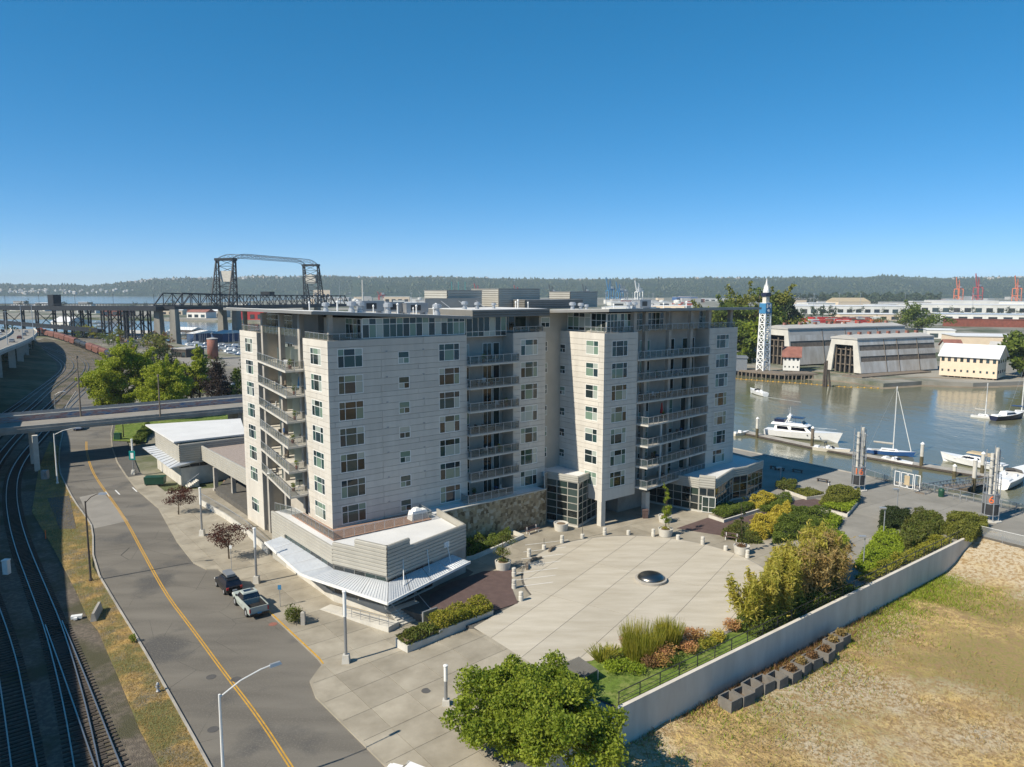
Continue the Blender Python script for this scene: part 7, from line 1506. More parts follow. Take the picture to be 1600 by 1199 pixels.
for nm_, l_, q, r, h, lf, n_, sz in (('red_shrub', 'red-brown shrub among the grasses near the rail', (1010, 905), 1.0, 1.1, 'leaf_rust', 900, .16), ('lime_shrub', 'lime green shrub in the corner of the lawn bed', (850, 925), 1.4, 1.0, 'leaf_lime', 1300, .17), ('lime_shrub', 'lime green shrub before the peach shrubs', (1150, 800), 1.0, .8, 'leaf_lime', 900, .16), ('gold_shrub', 'golden shrub under the bamboo edge', (1340, 772), 1.1, .9, 'leaf_gold', 900, .16), ('gold_shrub', 'golden green shrub at the rail below the bamboo', (1290, 810), 1.1, .9, 'leaf_yellowgreen', 900, .16), ('olive_shrub', 'olive shrub next to the flax clump', (830, 890), 1.0, .8, 'leaf_bronze', 800, .16), ('pink_shrub', 'small pink-red shrub at the lower edge of the court', (895, 800), .95, 1.1, 'leaf_pink', 900, .15), ('peach_shrub', 'peach coloured shrub nearest the tall bamboo', (1415, 722), .95, 1.3, 'leaf_peach', 900, .16), ('peach_shrub', 'large yellow-peach shrub at the court edge', (1230, 772), 1.3, 1.4, 'leaf_peach', 1300, .17), ('peach_shrub', 'peach shrub pressed against the guard rail', (1090, 885), 1.5, 1.5, 'leaf_peach', 1500, .17), ('peach_shrub', 'pale peach shrub between the two larger ones', (1205, 830), 1.2, 1.2, 'leaf_peach', 1100, .16), ('green_shrub', 'small green shrub beside the tall grasses', (930, 930), 1.2, .8, 'leaf_lime', 800, .16), ('rail_shrub', 'green shrub overhanging the guard rail', (1140, 900), 1.0, .9, 'leaf_mid', 600, .16)): p = g(*y3(*q), 0); bush(nm_, l_, (p.x, p.y, .03), r, h, lf, n_, sz)
p = g(*y3(775, 870), 0); grasses('yellow_flax', 'spiky yellow-green flax clump at the court corner', (p.x, p.y, .03), .7, 1.0, 'leaf_yellowgreen', 260, w=.045, lean=1.1, cat='plant'); p = g(*y3(815, 850), 0); grasses('yellow_flax', 'smaller spiky flax next to the pink shrub', (p.x, p.y, .03), .5, .9, 'leaf_yellowgreen', 180, w=.045, lean=1.1, cat='plant')
for q, r, h, l_ in (((965, 850), 1.5, 2.6, 'tall feathery green grass clump in the lawn bed'), ((1100, 810), .9, 2.4, 'slender feathery grass clump with tan plumes')): p = g(*y3(*q), 0); grasses('tall_grass', l_, (p.x, p.y, .03), r, h, 'leaf_yellowgreen', 1600, w=.022, lean=.35)
# bamboo: canes with hanging leaf sprays
def bamboo(label, pts, h, leaf, n, seed):
    r = random.Random(seed); c = pts[0]; t = thing('bamboo_clump', label, 'bamboo', T(c.x, c.y, 0)); mb = MB(); C_ = []
    for _ in range(70):
        i = r.randrange(len(pts) - 1); a = pts[i].lerp(pts[i + 1], r.random()) - c + Vector((r.gauss(0, .5), r.gauss(0, .5))); hh = h * r.uniform(.65, 1.08); lean = Vector((r.gauss(0, .9), r.gauss(0, .9)))
        b = (a.x + lean.x, a.y + lean.y, hh); mb.tube((a.x, a.y, 0), b, .025, .01, 4)
        for k in range(n // 70):
            s_ = .12 + .9 * r.random() ** .8; sg = .5 * (1.15 - .8 * s_); C_.append((a.x + lean.x * s_ + r.gauss(0, sg), a.y + lean.y * s_ + r.gauss(0, sg), hh * s_ * (1.05 if r.random() < .9 else 1.16) + r.gauss(0, .25)))
    mb.build('canes', 'leaf_straw', t); np_quads('foliage', leaf_quads(np.array(C_), .22, elong=2.6), leaf, t)
bamboo('tall yellow-green bamboo at the corner of the round court', [g2(1172, 978), g2(1200, 962), g2(1235, 945), g2(1215, 925)], 4.3, 'leaf_bamboo', 28000, 4)
bamboo('taller tawny bamboo leaning over the retaining wall', [g2(1240, 945), g2(1270, 930), g2(1300, 915), g2(1275, 905)], 5.0, 'leaf_straw', 9000, 6); bamboo('dense green-gold bamboo in the middle of the grove', [g2(1225, 935), g2(1260, 925), g2(1295, 905), g2(1262, 890)], 4.9, 'leaf_bamboo', 26000, 9)
shrub_mass('bamboo_undergrowth', 'green undergrowth at the foot of the bamboo along the wall', [WALL0 + WD * a + nW * b for a, b in ((19, .5), (37, .5), (37, 3.5), (19, 2.8))], 0, 1.3, 'leaf_mid', 110, .22, lumps=.3)
# stone wall bed
shrub_mass('wall_bed_shrubs', 'dark green shrubs in the bed under the stone wall', [bw(12.8, -5.6), bw(14.5, -6.2), bw(22.5, -4.3), bw(22.5, -2.4), bw(13.2, -2.4)], .2, 1.2, 'leaf_mid', 130, .2, lumps=.45)
mb = MB(); ribbon(mb, [bw(12.6, -6.6), bw(14.8, -6.9), bw(24.4, -4.6), bw(24.4, -2.1)], .25, 0, .5, .6); tag(mb.build('bed_wall', 'concrete_light'), 'low concrete wall round the bed under the stone wall', 'kerb wall')
# street planter with hedge, sign slab and steps
f0 = g2(*y4(470, 588), -.6); f1 = g2(*y4(930, 385), -.1); fd = (f1 - f0).normalized(); fn = Vector((-fd.y, fd.x)); FL = (f1 - f0).length; PM = T(f0.x, f0.y) @ Matrix.Rotation(math.atan2(fd.y, fd.x), 4, 'Z')
t = thing('long_planter', 'long concrete planter stepping up beside the driveway', 'planter', PM); MB().box(0, 0, -1.2, FL, 2.0, .12).box(FL * .35, -.02, .12, FL, 2.02, .45).build('walls', 'concrete_light', t); MB().box(.15, .15, .12, FL - .15, 1.85, .5).build('soil', 'soil', t)
q_ = lambda x, y: (PM @ Vector((x, y, 0))).xy
shrub_mass('planter_hedge', 'trimmed green and gold hedge in the long planter', [q_(FL * .38, .1), q_(FL - .1, .1), q_(FL - .1, 1.9), q_(FL * .38, 1.9)], .45, 1.15, 'leaf_yellowgreen', 190, .2, lumps=.12); shrub_mass('planter_flax', 'golden spiky plants at the low end of the long planter', [q_(.2, .2), q_(FL * .36, .2), q_(FL * .36, 1.8), q_(.2, 1.8)], .2, .7, 'leaf_bronze', 160, .24, lumps=.4, elong=1.6)
t = thing('stone_sign', 'plain dark grey upright sign slab behind the long planter', 'sign', PM @ T(FL * .33, 2.3)); MB().box(0, 0, -.3, 1.7, .2, 1.5).build('slab', 'grey_metal', t)
s0 = bw(.4, -14.2); s1 = bw(3.0, -13.6); MBm, L_ = wall_run((-.1, -15.3), (3.4, -15.0)); t = thing('entry_steps', 'concrete steps with metal handrails between sidewalk and brick paving', 'steps', MBm)
for k in range(6): MB().box(0, .35 * k, -1.2, L_, 2.6, -.86 + .145 * (k + 1)).build('step', 'concrete_light', t)
for x in (.1, L_ - .1): MB().path([(x, -.3, -.0), (x, .1, 0.15), (x, 2.1, 1.0), (x, 2.6, 1.0)], .03).tube((x, -.2, -.86), (x, -.2, .05), .03).tube((x, 2.4, 0), (x, 2.4, 1.0), .03).build('handrail', 'galv', t)
RM, RL_ = wall_run((-4.2, -6.5), (-1.2, -15.6)); t = thing('access_ramp', 'sloping access ramp with metal handrail along the shop front', 'ramp', RM); MB().add([(0, -.6, -1.1), (RL_, -.6, -1.1), (RL_, .9, -1.1), (0, .9, -1.1), (0, -.6, -.84), (RL_, -.6, -.3), (RL_, .9, -.3), (0, .9, -.84)], [(3, 2, 1, 0), (4, 5, 6, 7), (0, 1, 5, 4), (1, 2, 6, 5), (2, 3, 7, 6), (3, 0, 4, 7)]).build('slope', 'concrete_light', t)
mb = MB().bar((RL_ * .35, -.55, .35), (RL_, -.55, .65), .05, .05).bar((RL_ * .35, -.55, 0), (RL_, -.55, .3), .03, .03)
for k in range(6): x = lerp(RL_ * .35, RL_, k / 5); mb.tube((x, -.55, -.8), (x, -.55, .35 + .3 * k / 5), .025)
mb.build('handrail', 'galv', t)
# shelter roof on the lawn
sp = [g(*y3(*q), 1.3) for q in ((565, 892), (655, 853))] + [g(*y3(750, 918), .9), g(*y3(680, 953), .9)]; t = thing('ribbed_shelter', 'low slanted roof of dark ribbed metal beside the lawn', 'shelter', T(sp[0].x, sp[0].y, 0)); mb = MB()
vs_ = [tuple(p) for p in sp] + [(p.x, p.y, p.z - .08) for p in sp]; mb.add(vs_, [(0, 1, 2, 3), (7, 6, 5, 4), (0, 4, 5, 1), (1, 5, 6, 2), (2, 6, 7, 3), (3, 7, 4, 0)])
for k in range(11): a = sp[0].lerp(sp[1], (k + .5) / 11); b = sp[3].lerp(sp[2], (k + .5) / 11); mb.bar(a + Vector((0, 0, .03)), b + Vector((0, 0, .03)), .06, .06)
mb.build('roof', 'siding_dark', t, ident())
for p in sp: MB().box(p.x - .05, p.y - .05, 0, p.x + .05, p.y + .05, p.z - .06).build('leg', 'galv', t, ident())
# red maples and street bush
for k, (u, v) in enumerate(((279, 804), (358, 873))): p = g(u, v, ZS + .14); tree('red_maple', ['small dark red maple near the shop pavilion', 'small dark red maple near the black car'][k], tuple(p), 4.3, 2.4, 'leaf_maroon', 2600, .2, trunk_h=1.5, tr=.08, nclump=18, seed=20 + k)
p = g(461, 972, ZS + .14); bush('kerb_shrub', 'yellowing round shrub at the sidewalk edge behind the pickup', tuple(p), 1.2, 1.8, 'leaf_bronze', 1300, .18); p = g(474, 976, ZS + .14); tag(MB().box(-.2, -.2, 0, .2, .2, 1.25).frustum(-.2, -.2, .2, .2, 1.25, -.05, -.05, .05, .05, 1.35).build('stone_post', 'concrete', None, T(*p)), 'short square stone post beside the kerb shrub', 'post')
# leafy tree in front and the street trees behind the viaduct
bt = Vector((0.9, 49.5)); hh = (hgt(800, 1040, bt) + 1.0) * .84; tree('leafy_tree', 'large leafy green tree overhanging the driveway and retaining wall', (bt.x + .9, bt.y, -1.0), hh, 6.2, 'leaf_bright', 70000, .26, trunk_h=hh * .22, nclump=150, seed=11, tr=.26, cs=(.16, .33))
tl = [g(u, v, -1.05) for u, v in ((680, 1180),)]
for k, (u, v, ut, vt, r, lf, n_, sh, l_, nm_) in enumerate(((196, 650, 195, 541, 7.6, 'leaf_street', 46000, 'round', 'large bright green street tree behind the viaduct', 'street_tree'), (258, 652, 262, 566, 7.2, 'leaf_street', 40000, 'round', 'yellow-green street tree right of the large one', 'street_tree'), (252, 610, 252, 538, 6.5, 'leaf_dark', 4500, 'round', 'dark evergreen tree behind the bright street trees', 'evergreen_tree'), (313, 628, 312, 542, 5.0, 'leaf_street', 14000, 'cone', 'tall conical green tree before the car park', 'conical_tree'), (342, 632, 342, 565, 5.2, 'leaf_purple', 6000, 'cone', 'dark purple-leaved tree near the apartment building', 'purple_tree'), (372, 630, 371, 575, 4.0, 'leaf_mid', 3000, 'cone', 'slim green tree touching the apartment corner', 'slim_tree'), (300, 628, 300, 572, 5.0, 'leaf_purple', 5000, 'round', 'purple-brown tree between the yellow-green and conical trees', 'purple_tree'), (166, 644, 166, 597, 3.6, 'leaf_street', 6000, 'round', 'smaller bright tree at the tracks left of the large street tree', 'street_tree'))): p = g(u, v, -1.1); tree(nm_, l_, (p.x, p.y, -1.1), hgt(ut, vt, p) + 1.1, r, lf, n_, .5, trunk_h=(hgt(ut, vt, p) + 1) * .14, nclump=90, cs=(.24, .5), seed=40 + k, shape=sh)
flat('lawn', [g2(u, v, ZS) for u, v in ((176, 690), (183, 652), (300, 640), (376, 640), (376, 655), (300, 668), (236, 664), (228, 692))], -.82, 'lawn'); shrub_mass('pavilion_hedge', 'clipped green hedge at the lawn beside the shop pavilion', [g2(u, v, -.8) for u, v in ((206, 694), (216, 694), (236, 676), (232, 664), (222, 672))], -.82, 1.1, 'leaf_mid', 100, .24)
p = g(193, 683, -.82); tree('lawn_tree', 'young tree on the lawn below the viaduct', (p.x, p.y, -.82), 6, 2.6, 'leaf_yellowgreen', 1600, .28, trunk_h=3.2, tr=.1, seed=77)
for i in range(46):
    u, v = random.choice(((random.uniform(120, 160), random.uniform(521, 531)), (random.uniform(190, 250), random.uniform(545, 572)), (random.uniform(255, 382), random.uniform(566, 592)), (random.uniform(160, 235), random.uniform(530, 546)))); p = g(u, v, -1.1); far_tree(u, v, random.uniform(2.5, 7), random.uniform(2, 4), random.choice(('leaf_far_olive', 'leaf_mid', 'leaf_dark', 'leaf_bronze', 'leaf_rust')), 'small mixed tree or bush on the waste ground behind the viaduct', 260, z=-1.1, group='small trees on the waste ground', name='waste_ground_tree', seed=300 + i)
for i, (u, v, h, lf) in enumerate(((205, 560, 6, 'leaf_rust'), (258, 555, 11, 'leaf_rust'), (246, 558, 12, 'leaf_far_olive'), (140, 528, 9, 'leaf_yellowgreen'), (148, 530, 8, 'leaf_yellowgreen'), (182, 536, 9, 'leaf_far_olive'))): far_tree(u, v, h, h * .55, lf, 'rounded tree near the foot of the bridge trestles', 900, z=-1.1, group='trees near the trestles', name='trestle_tree')
flat('car_park', [g2(u, v, -1.1) for u, v in ((80, 519), (240, 534), (236, 548), (175, 540), (100, 528))], -1.13, 'asphalt', .02); flat('car_park', [g2(u, v, -1.1) for u, v in ((200, 584), (384, 578), (384, 612), (210, 612))], -1.12, 'asphalt', .02); flat('access_road', [g2(u, v, -1.1) for u, v in ((196, 548), (384, 560), (384, 574), (190, 566))], -1.11, 'road_concrete', .02)
block('low_station', 'low dark-roofed station building behind the street trees', 268, 558, 291, 559, 12, 4, wall='timber_dark', roof='grey_roof', z=-1.1, bays=3, cat='building'); block('blue_depot', 'white and blue depot with gable roof below the trestles', 80, 514, 108, 514.5, 20, 6, wall='white_wall', roof='white_roof', z=-1.1, gable=4, bays=4, cat='depot'); 
# planter boxes along the wall in the lot
for k, q in enumerate(((825, 868), (895, 840), (945, 797), (1005, 775), (1077, 752), (1150, 718), (1205, 678), (1265, 648), (1333, 612), (1378, 560), (1418, 525))):
    p = g(*y5(*q), -2.9); m = T(p.x, p.y, -3.1) @ RZ(wa + random.uniform(-6, 6)); s_ = .7; t = thing('planter_box', ['empty square concrete planter box in the row along the wall', 'square concrete planter box with dried plants along the wall'][k > 4], 'planter', m, ['empty planter boxes along the wall', 'planted planter boxes along the wall'][k > 4]); h = 1.05
    MB().box(-s_, -s_, 0, s_, -s_ + .12, h).box(-s_, s_ - .12, 0, s_, s_, h).box(-s_, -s_ + .12, 0, -s_ + .12, s_ - .12, h).box(s_ - .12, -s_ + .12, 0, s_, s_ - .12, h).build('sides', 'concrete_dark', t); MB().box(-s_ + .12, -s_ + .12, .1, s_ - .12, s_ - .12, .35 if k <= 4 else .9).build('soil', 'soil', t)
    if k > 4: np_quads('dry_plants', leaf_quads(cloud([(0, 0, h + .15, s_ * .8, s_ * .8, .4)], 420, .1), .22), random.choice(('leaf_straw', 'leaf_rust', 'leaf_straw')), t)
# dry grass on the lot and verge, weeds along the wall
def tufts(name, label, n, sampler, hh, leaf, w=.03):
    C_ = np.array([sampler() for _ in range(n)]); V = np.empty((n, 4, 3)); k = RNG.uniform(0, 6.283, n); s_ = np.stack([np.cos(k), np.sin(k), np.zeros(n)], 1) * w; a = RNG.uniform(0, 6.283, n); h_ = hh * RNG.uniform(.4, 1.3, n); d = np.stack([np.cos(a) * h_ * .7, np.sin(a) * h_ * .7, h_], 1)
    V[:, 0] = C_ - s_; V[:, 1] = C_ + s_; V[:, 2] = C_ + d + s_ * .3; V[:, 3] = C_ + d - s_ * .3; kind(np_quads(name, V.reshape(-1, 3), leaf), 'stuff', label)
def lot_s():
    while True:
        a = random.uniform(-6, 90); b = -.4 - random.random() ** 1.3 * 46; q = WLM @ Vector((a, b, 0)); u = q.x / max(1, q.y)
        if math.sin(q.x * .23) * math.cos(q.y * .19) + math.sin(q.x * .11 + q.y * .07) * .8 > random.uniform(-1.4, 1.0): return (q.x, q.y, -3.08)
tufts('dry_grass', 'dry straw-coloured grass scattered over the vacant lot', 52000, lot_s, .22, 'leaf_straw', .03)
tufts('green_weeds', 'green weeds along the foot of the retaining wall and lot', 22000, lambda: (lambda a, b: tuple((WLM @ Vector((a, b, -3.08)))))(random.choice((random.uniform(-4, 66), random.gauss(54, 9), random.gauss(60, 12))), -.4 - abs(random.gauss(0, 3.6))), .26, 'leaf_lime', .035)
tufts('rusty_weeds', 'rusty dried weeds at the foot of the retaining wall', 3000, lambda: tuple(WLM @ Vector((random.gauss(22, 9), -.4 - abs(random.gauss(0, .8)), -3.08))), .45, 'leaf_rust', .03)
vg_t = [q for q in vg]; vx = [q.x for q in vg]; vy = [q.y for q in vg]
def verge_s():
    while True:
        y = min(vy) + (max(vy) - min(vy)) * random.random() ** 1.5; x = random.uniform(min(vx), max(vx))
        if inpoly(x, y, vg): return (x, y, -.97)
tufts('verge_grass', 'dry golden grass covering the verge beside the street', 30000, verge_s, .13, 'leaf_straw', .022)
p = g(207, 1003, -.9); bush('verge_weed', 'single green weed at the kerb of the verge', (p.x, p.y, -.95), .5, .9, 'leaf_bright', 220, .14)
C_ = []
for _ in range(1500): a = random.gauss(18, 3); C_.append(tuple(WLM @ Vector((a, random.uniform(-.6, -.3), random.uniform(-1.2, .3)))))
# ------------------------------------------------------------------ waterfront: light towers, railings, dock, gangway
def text_mesh(s_, size, R_, z, mat, parent, Mw, a0):
    cu = bpy.data.curves.new('digits', 'FONT'); cu.body = s_; cu.size = size; cu.align_x = 'CENTER'; cu.extrude = .015; o = bpy.data.objects.new('digits', cu); COL.objects.link(o)
    dg = bpy.context.evaluated_depsgraph_get(); me = bpy.data.meshes.new_from_object(o.evaluated_get(dg)); COL.objects.unlink(o); bpy.data.objects.remove(o)
    for v in me.vertices: a = a0 + v.co.x / R_; r = R_ + v.co.z; v.co = Vector((math.sin(a) * r, -math.cos(a) * r, z + v.co.y))
    me.materials.clear(); me.materials.append(MAT[mat]); return inst('numerals', me, parent, Mw)
def light_tower(u, v, ut, vt, label, txt, a0):
    p = g(u, v, 0); h = hgt(ut, vt, p); m = T(*p); t = thing('light_tower', label, 'tower', m); r = 1.05
    MB().lathe([(1.5, 0), (1.5, .12)], n=8).build('base', 'concrete_light', t)
    for k in range(6):
        a = k * math.pi / 3 + .3; MB().tube((r * math.cos(a), r * math.sin(a), .1), (r * .92 * math.cos(a), r * .92 * math.sin(a), h * (.62 if k % 2 else .97)), .07, n=6).build('upright', 'galv', t)
    for z in (.9, 2.55, 3.9, 5.3, 6.6, 7.9, 9.0):
        if z < h: mb = MB(); mb.path([(r * math.cos(a), r * math.sin(a), z) for a in np.linspace(0, 6.2832, 13)], .045, 4); mb.build('ring', 'galv', t)
    MB().lathe([(r - .06, .95), (r - .06, 2.5)], n=20).build('dark_screen', 'dark_metal', t); MB().lathe([(r - .1, 2.6), (r - .1, 3.85)], n=20).build('mesh_drum', 'grey_metal', t)
    MB().tube((.35, .1, 3.8), (.35, .1, h), .28, n=10).tube((-.4, -.1, 3.8), (-.4, -.1, h * .93), .22, n=10).tube((0, .5, 3.8), (0, .5, h * .85), .22, n=10).build('lamp_tubes', 'concrete_light', t); MB().tube((0, 0, .1), (0, 0, h + .3), .06).build('mast', 'galv', t)
    text_mesh(txt, 1.45, r + .03, 2.72, 'orange_paint', t, m, a0)
light_tower(1340, 765, 1343, 668, 'lattice light tower with orange numerals at the shaded end of the esplanade', '16', -.42); light_tower(1546, 813, 1553, 700, 'lattice light tower with orange numeral by the gangway', '6', -.55)
qr = lambda u, v: g2(u, v, 0)
def mesh_rail(pts, label, name='quay_railing'):
    t = thing(name, label, 'railing', T(pts[0].x, pts[0].y, 0)); pm_ = MB().box(-.04, -.04, 0, .04, .04, 1.15).mesh('post', 'galv'); pan = resample(pts, 2.0)
    for a in pan: inst('post', pm_, t, T(a.x, a.y, .1))
    for a, b in zip(pan, pan[1:]): MB().bar((a.x, a.y, .68), (b.x, b.y, .68), .012, .95).build('mesh_panel', 'rail_glass', t, ident())
    mb = MB()
    for a, b in zip(pts, pts[1:]): mb.bar((a.x, a.y, 1.25), (b.x, b.y, 1.25), .06, .06)
    mb.build('top_rail', 'galv', t, ident())
mesh_rail([qr(1353, 744), qr(1396, 758)], 'grey mesh railing between light tower and dock gate'); mesh_rail([qr(1440, 766), qr(1500, 779), qr(1587, 799), qr(1640, 811)], 'long grey mesh railing running past the second light tower')
gt = qr(1397, 759); ge = qr(1437, 768); d = ge - gt; GMx = T(gt.x, gt.y, .06) @ Matrix.Rotation(math.atan2(d.y, d.x), 4, 'Z'); L = d.length; t = thing('dock_gate', 'white framed dock gate with notice board', 'gate', GMx)
for x0, x1 in ((0, .22), (.26, .5), (.52, .74), (.78, 1.0)):
    x0 *= L; x1 *= L; MB().box(x0, -.05, 0, x0 + .1, .05, 2.5).box(x1 - .1, -.05, 0, x1, .05, 2.5).box(x0 + .1, -.05, 2.4, x1 - .1, .05, 2.5).box(x0 + .1, -.05, 0, x1 - .1, .05, .1).build('frame', 'white_metal', t)
MB().box(L * .4, -.09, .5, L * .6, -.06, 2.1).build('notice_board', 'canvas_tan', t)
p = g(1470.5, 776, 0); tag(MB().lathe([(.42, 0), (.45, 1.0), (.42, 1.05), (.3, 1.25), (.1, 1.3)], n=16).build('waste_bin', 'green_paint', None, T(*p)), 'dark green waste bin at the mesh railing', 'bin')
for k, (u, v) in enumerate(((1494, 781), (1505, 784))): p = g(u, v, 0); tag(MB().path([(-.4, 0, 0), (-.4, 0, .7), (-.2, 0, .95), (.2, 0, .95), (.4, 0, .7), (.4, 0, 0)], .035).build('bike_hoop', 'galv', None, T(*p) @ RZ(-20)), 'steel bicycle hoop on the esplanade by the railing', 'bike stand', 'bicycle hoops')
# floating dock
dk = [g2(*y2(*q), -3.5) for q in ((60, 262), (450, 345), (1000, 440), (1400, 505))]; t = thing('floating_dock', 'long narrow floating dock with concrete deck', 'dock', T(dk[0].x, dk[0].y, -4)); mb = MB(); ribbon(mb, dk, 2.6, 0, -3.45, .55); mb.build('deck', 'concrete', t, ident()); mb = MB(); ribbon(mb, dk, -.02, -.2, -3.5, .35); mb.build('fender', 'timber_dark', t, ident())
for k, (bx, by, ty, l_) in enumerate(((148, 293, 180, 'white-capped pile left of the large yacht'), (447, 350, 230, 'brown pile before the bow of the large yacht'), (728, 395, 265, 'white-capped pile beside the shaded light tower'), (1040, 458, 315, 'white-capped pile between sailboat and cruiser'), (1220, 505, 435, 'short grey pile at the gangway'), (1322, 600, 400, 'tall white-capped pile in front of the gangway'), (1370, 500, 367, 'white-capped pile before the cruiser'))):
    p = g(*y2(bx, by), -4); h = hgt(*y2(bx, ty), p) + 4; t = thing('dock_pile', l_, 'pile', T(*p)); MB().tube((0, 0, -1), (0, 0, h * .45), .36, .35, 12).build('stained_foot', 'wet_timber', t); MB().tube((0, 0, h * .45), (0, 0, h - .5), .35, .34, 12).build('shaft', 'timber' if k in (1,) else 'concrete_light', t); MB().lathe([(.4, 0), (.4, .15), (.05, .5)], (0, 0, h - .5), 12).build('cap', 'white_metal', t)
ga = g(1437, 771, 0.05); gb = g(*y2(1385, 535), -3.4); d = (gb - ga); t = thing('gangway', 'grey truss gangway sloping down from gate to floating dock', 'gangway', T(*ga)); dn = Vector((-d.y, d.x, 0)).normalized() * .75
MB().bar(ga, gb, 1.4, .12).build('walkway', 'timber', t, ident())
for s_ in (-1, 1):
    mb = MB(); a = ga + dn * s_; b = gb + dn * s_; up = Vector((0, 0, 1.15)); mb.bar(a, b, .1, .14); mb.bar(a + up, b + up, .1, .12)
    for k in range(20): p = a.lerp(b, k / 20); q = a.lerp(b, (k + 1) / 20); mb.bar(p, p + up, .05, .05); mb.bar(p + (up if k % 2 else Vector()), q + (Vector() if k % 2 else up), .045, .045)
    mb.build('truss_side', 'grey_metal', t, ident())
mb = MB(); q0 = g2(*y2(1200, 565), -3.6); q1 = g2(*y2(1390, 560), -3.6); ribbon(mb, [q0, q1], 2.2, -1.0, -3.5, .5); tag(mb.build('landing_float', 'timber'), 'landing float under the foot of the gangway', 'float')
# ------------------------------------------------------------------ boats
def boat_matrix(stern, bow, z=WATERZ):
    a = g2(*y2(*stern), z); b = g2(*y2(*bow), z); d = b - a; c = (a + b) / 2; return T(c.x, c.y, z) @ Matrix.Rotation(math.atan2(d.y, d.x), 4, 'Z'), d.length
def hull_part(t, L, B_, fb, mat, deck='hull_white', tr=.8): 
    R_ = hull(L, B_, fb, tr=tr); h_ = MB().loft(R_).build('hull', mat, t, smooth=False); mb = MB(); deckplate(mb, R_, dz=.015); mb.build('deck', deck, t); return R_
def yacht(stern, bow, label):
    m, L = boat_matrix(stern, bow); t = thing('motor_yacht', label, 'yacht', m); W_ = L * .25; hull_part(t, L, W_, L * .105, 'hull_white'); f = L * .105
    MB().frustum(-L * .36, -W_ * .42, L * .20, W_ * .42, f, -L * .34, -W_ * .37, L * .08, W_ * .37, f + L * .095).build('saloon', 'hull_white', t)
    for sg in (-1, 1):
        for x0, x1 in ((-.31, -.14), (-.11, .10)): y0 = sg * (W_ * .41 + .03); y1 = sg * (W_ * .385 + .03); MB().add([(L * x0, y0, f + L * .03), (L * x1, y0, f + L * .03), (L * (x1 - .03), y1, f + L * .075), (L * x0, y1, f + L * .075)], [(0, 1, 2, 3), (3, 2, 1, 0)]).build('window', 'smoked', t)
        for x in (.12, .2, .28): MB().tube((L * x, sg * (W_ * .42 - x * .8), f * .8), (L * x, sg * (W_ * .46 - x * .75), f * .8), .14, n=10).build('porthole', 'smoked', t)
    MB().add([(L * .21, -W_ * .36, f + .05), (L * .21, W_ * .36, f + .05), (L * .085, W_ * .34, f + L * .09), (L * .085, -W_ * .34, f + L * .09)], [(0, 1, 2, 3), (3, 2, 1, 0)]).build('windscreen', 'smoked', t)
    z1 = f + L * .095; MB().frustum(-L * .40, -W_ * .44, L * .12, W_ * .44, z1, -L * .38, -W_ * .4, L * .05, W_ * .4, z1 + L * .03).build('flybridge', 'hull_white', t); MB().add([(L * .06, -W_ * .34, z1 + L * .03), (L * .06, W_ * .34, z1 + L * .03), (L * .02, W_ * .3, z1 + L * .06), (L * .02, -W_ * .3, z1 + L * .06)], [(0, 1, 2, 3), (3, 2, 1, 0)]).build('fly_screen', 'windscreen', t)
    z2 = z1 + L * .03
    for y in (-W_ * .36, W_ * .36): MB().bar((-L * .2, y, z2), (-L * .15, y * .8, z2 + L * .085), .5, .18).build('radar_arch_leg', 'hull_white', t)
    MB().box(-L * .18, -W_ * .3, z2 + L * .08, -L * .13, W_ * .3, z2 + L * .1).lathe([(.35, 0), (.35, .3), (.1, .5)], (-L * .155, 0, z2 + L * .1), 10).build('radar_arch', 'hull_white', t); MB().box(-L * .12, -W_ * .32, z2 + L * .075, L * .04, W_ * .32, z2 + L * .082).build('bimini', 'hull_navy', t)
    for x, y in ((-.1, .3), (-.1, -.3), (.03, .3), (.03, -.3)): MB().tube((L * x, W_ * y, z2), (L * x, W_ * y, z2 + L * .075), .04).build('bimini_post', 'galv', t)
    MB().box(-L * .36, -W_ * .3, z2, -L * .22, W_ * .3, z2 + L * .045).build('tender_cover', 'hull_navy', t)
    for y in (-.4, .4): MB().tube((-L * .155, y, z2 + L * .1), (-L * .17, y * 2, z2 + L * .22), .025).build('aerial', 'white_metal', t)
    mb = MB()
    for sg in (-1, 1): mb.path([(L * .15, sg * W_ * .4, f + 1.0), (L * .35, sg * W_ * .28, f + 1.25), (L * .49, 0, f + 1.5)], .03)
    mb.build('bow_rail', 'galv', t)
yacht((195, 278), (583, 322), 'large white flybridge motor yacht moored at the floating dock')
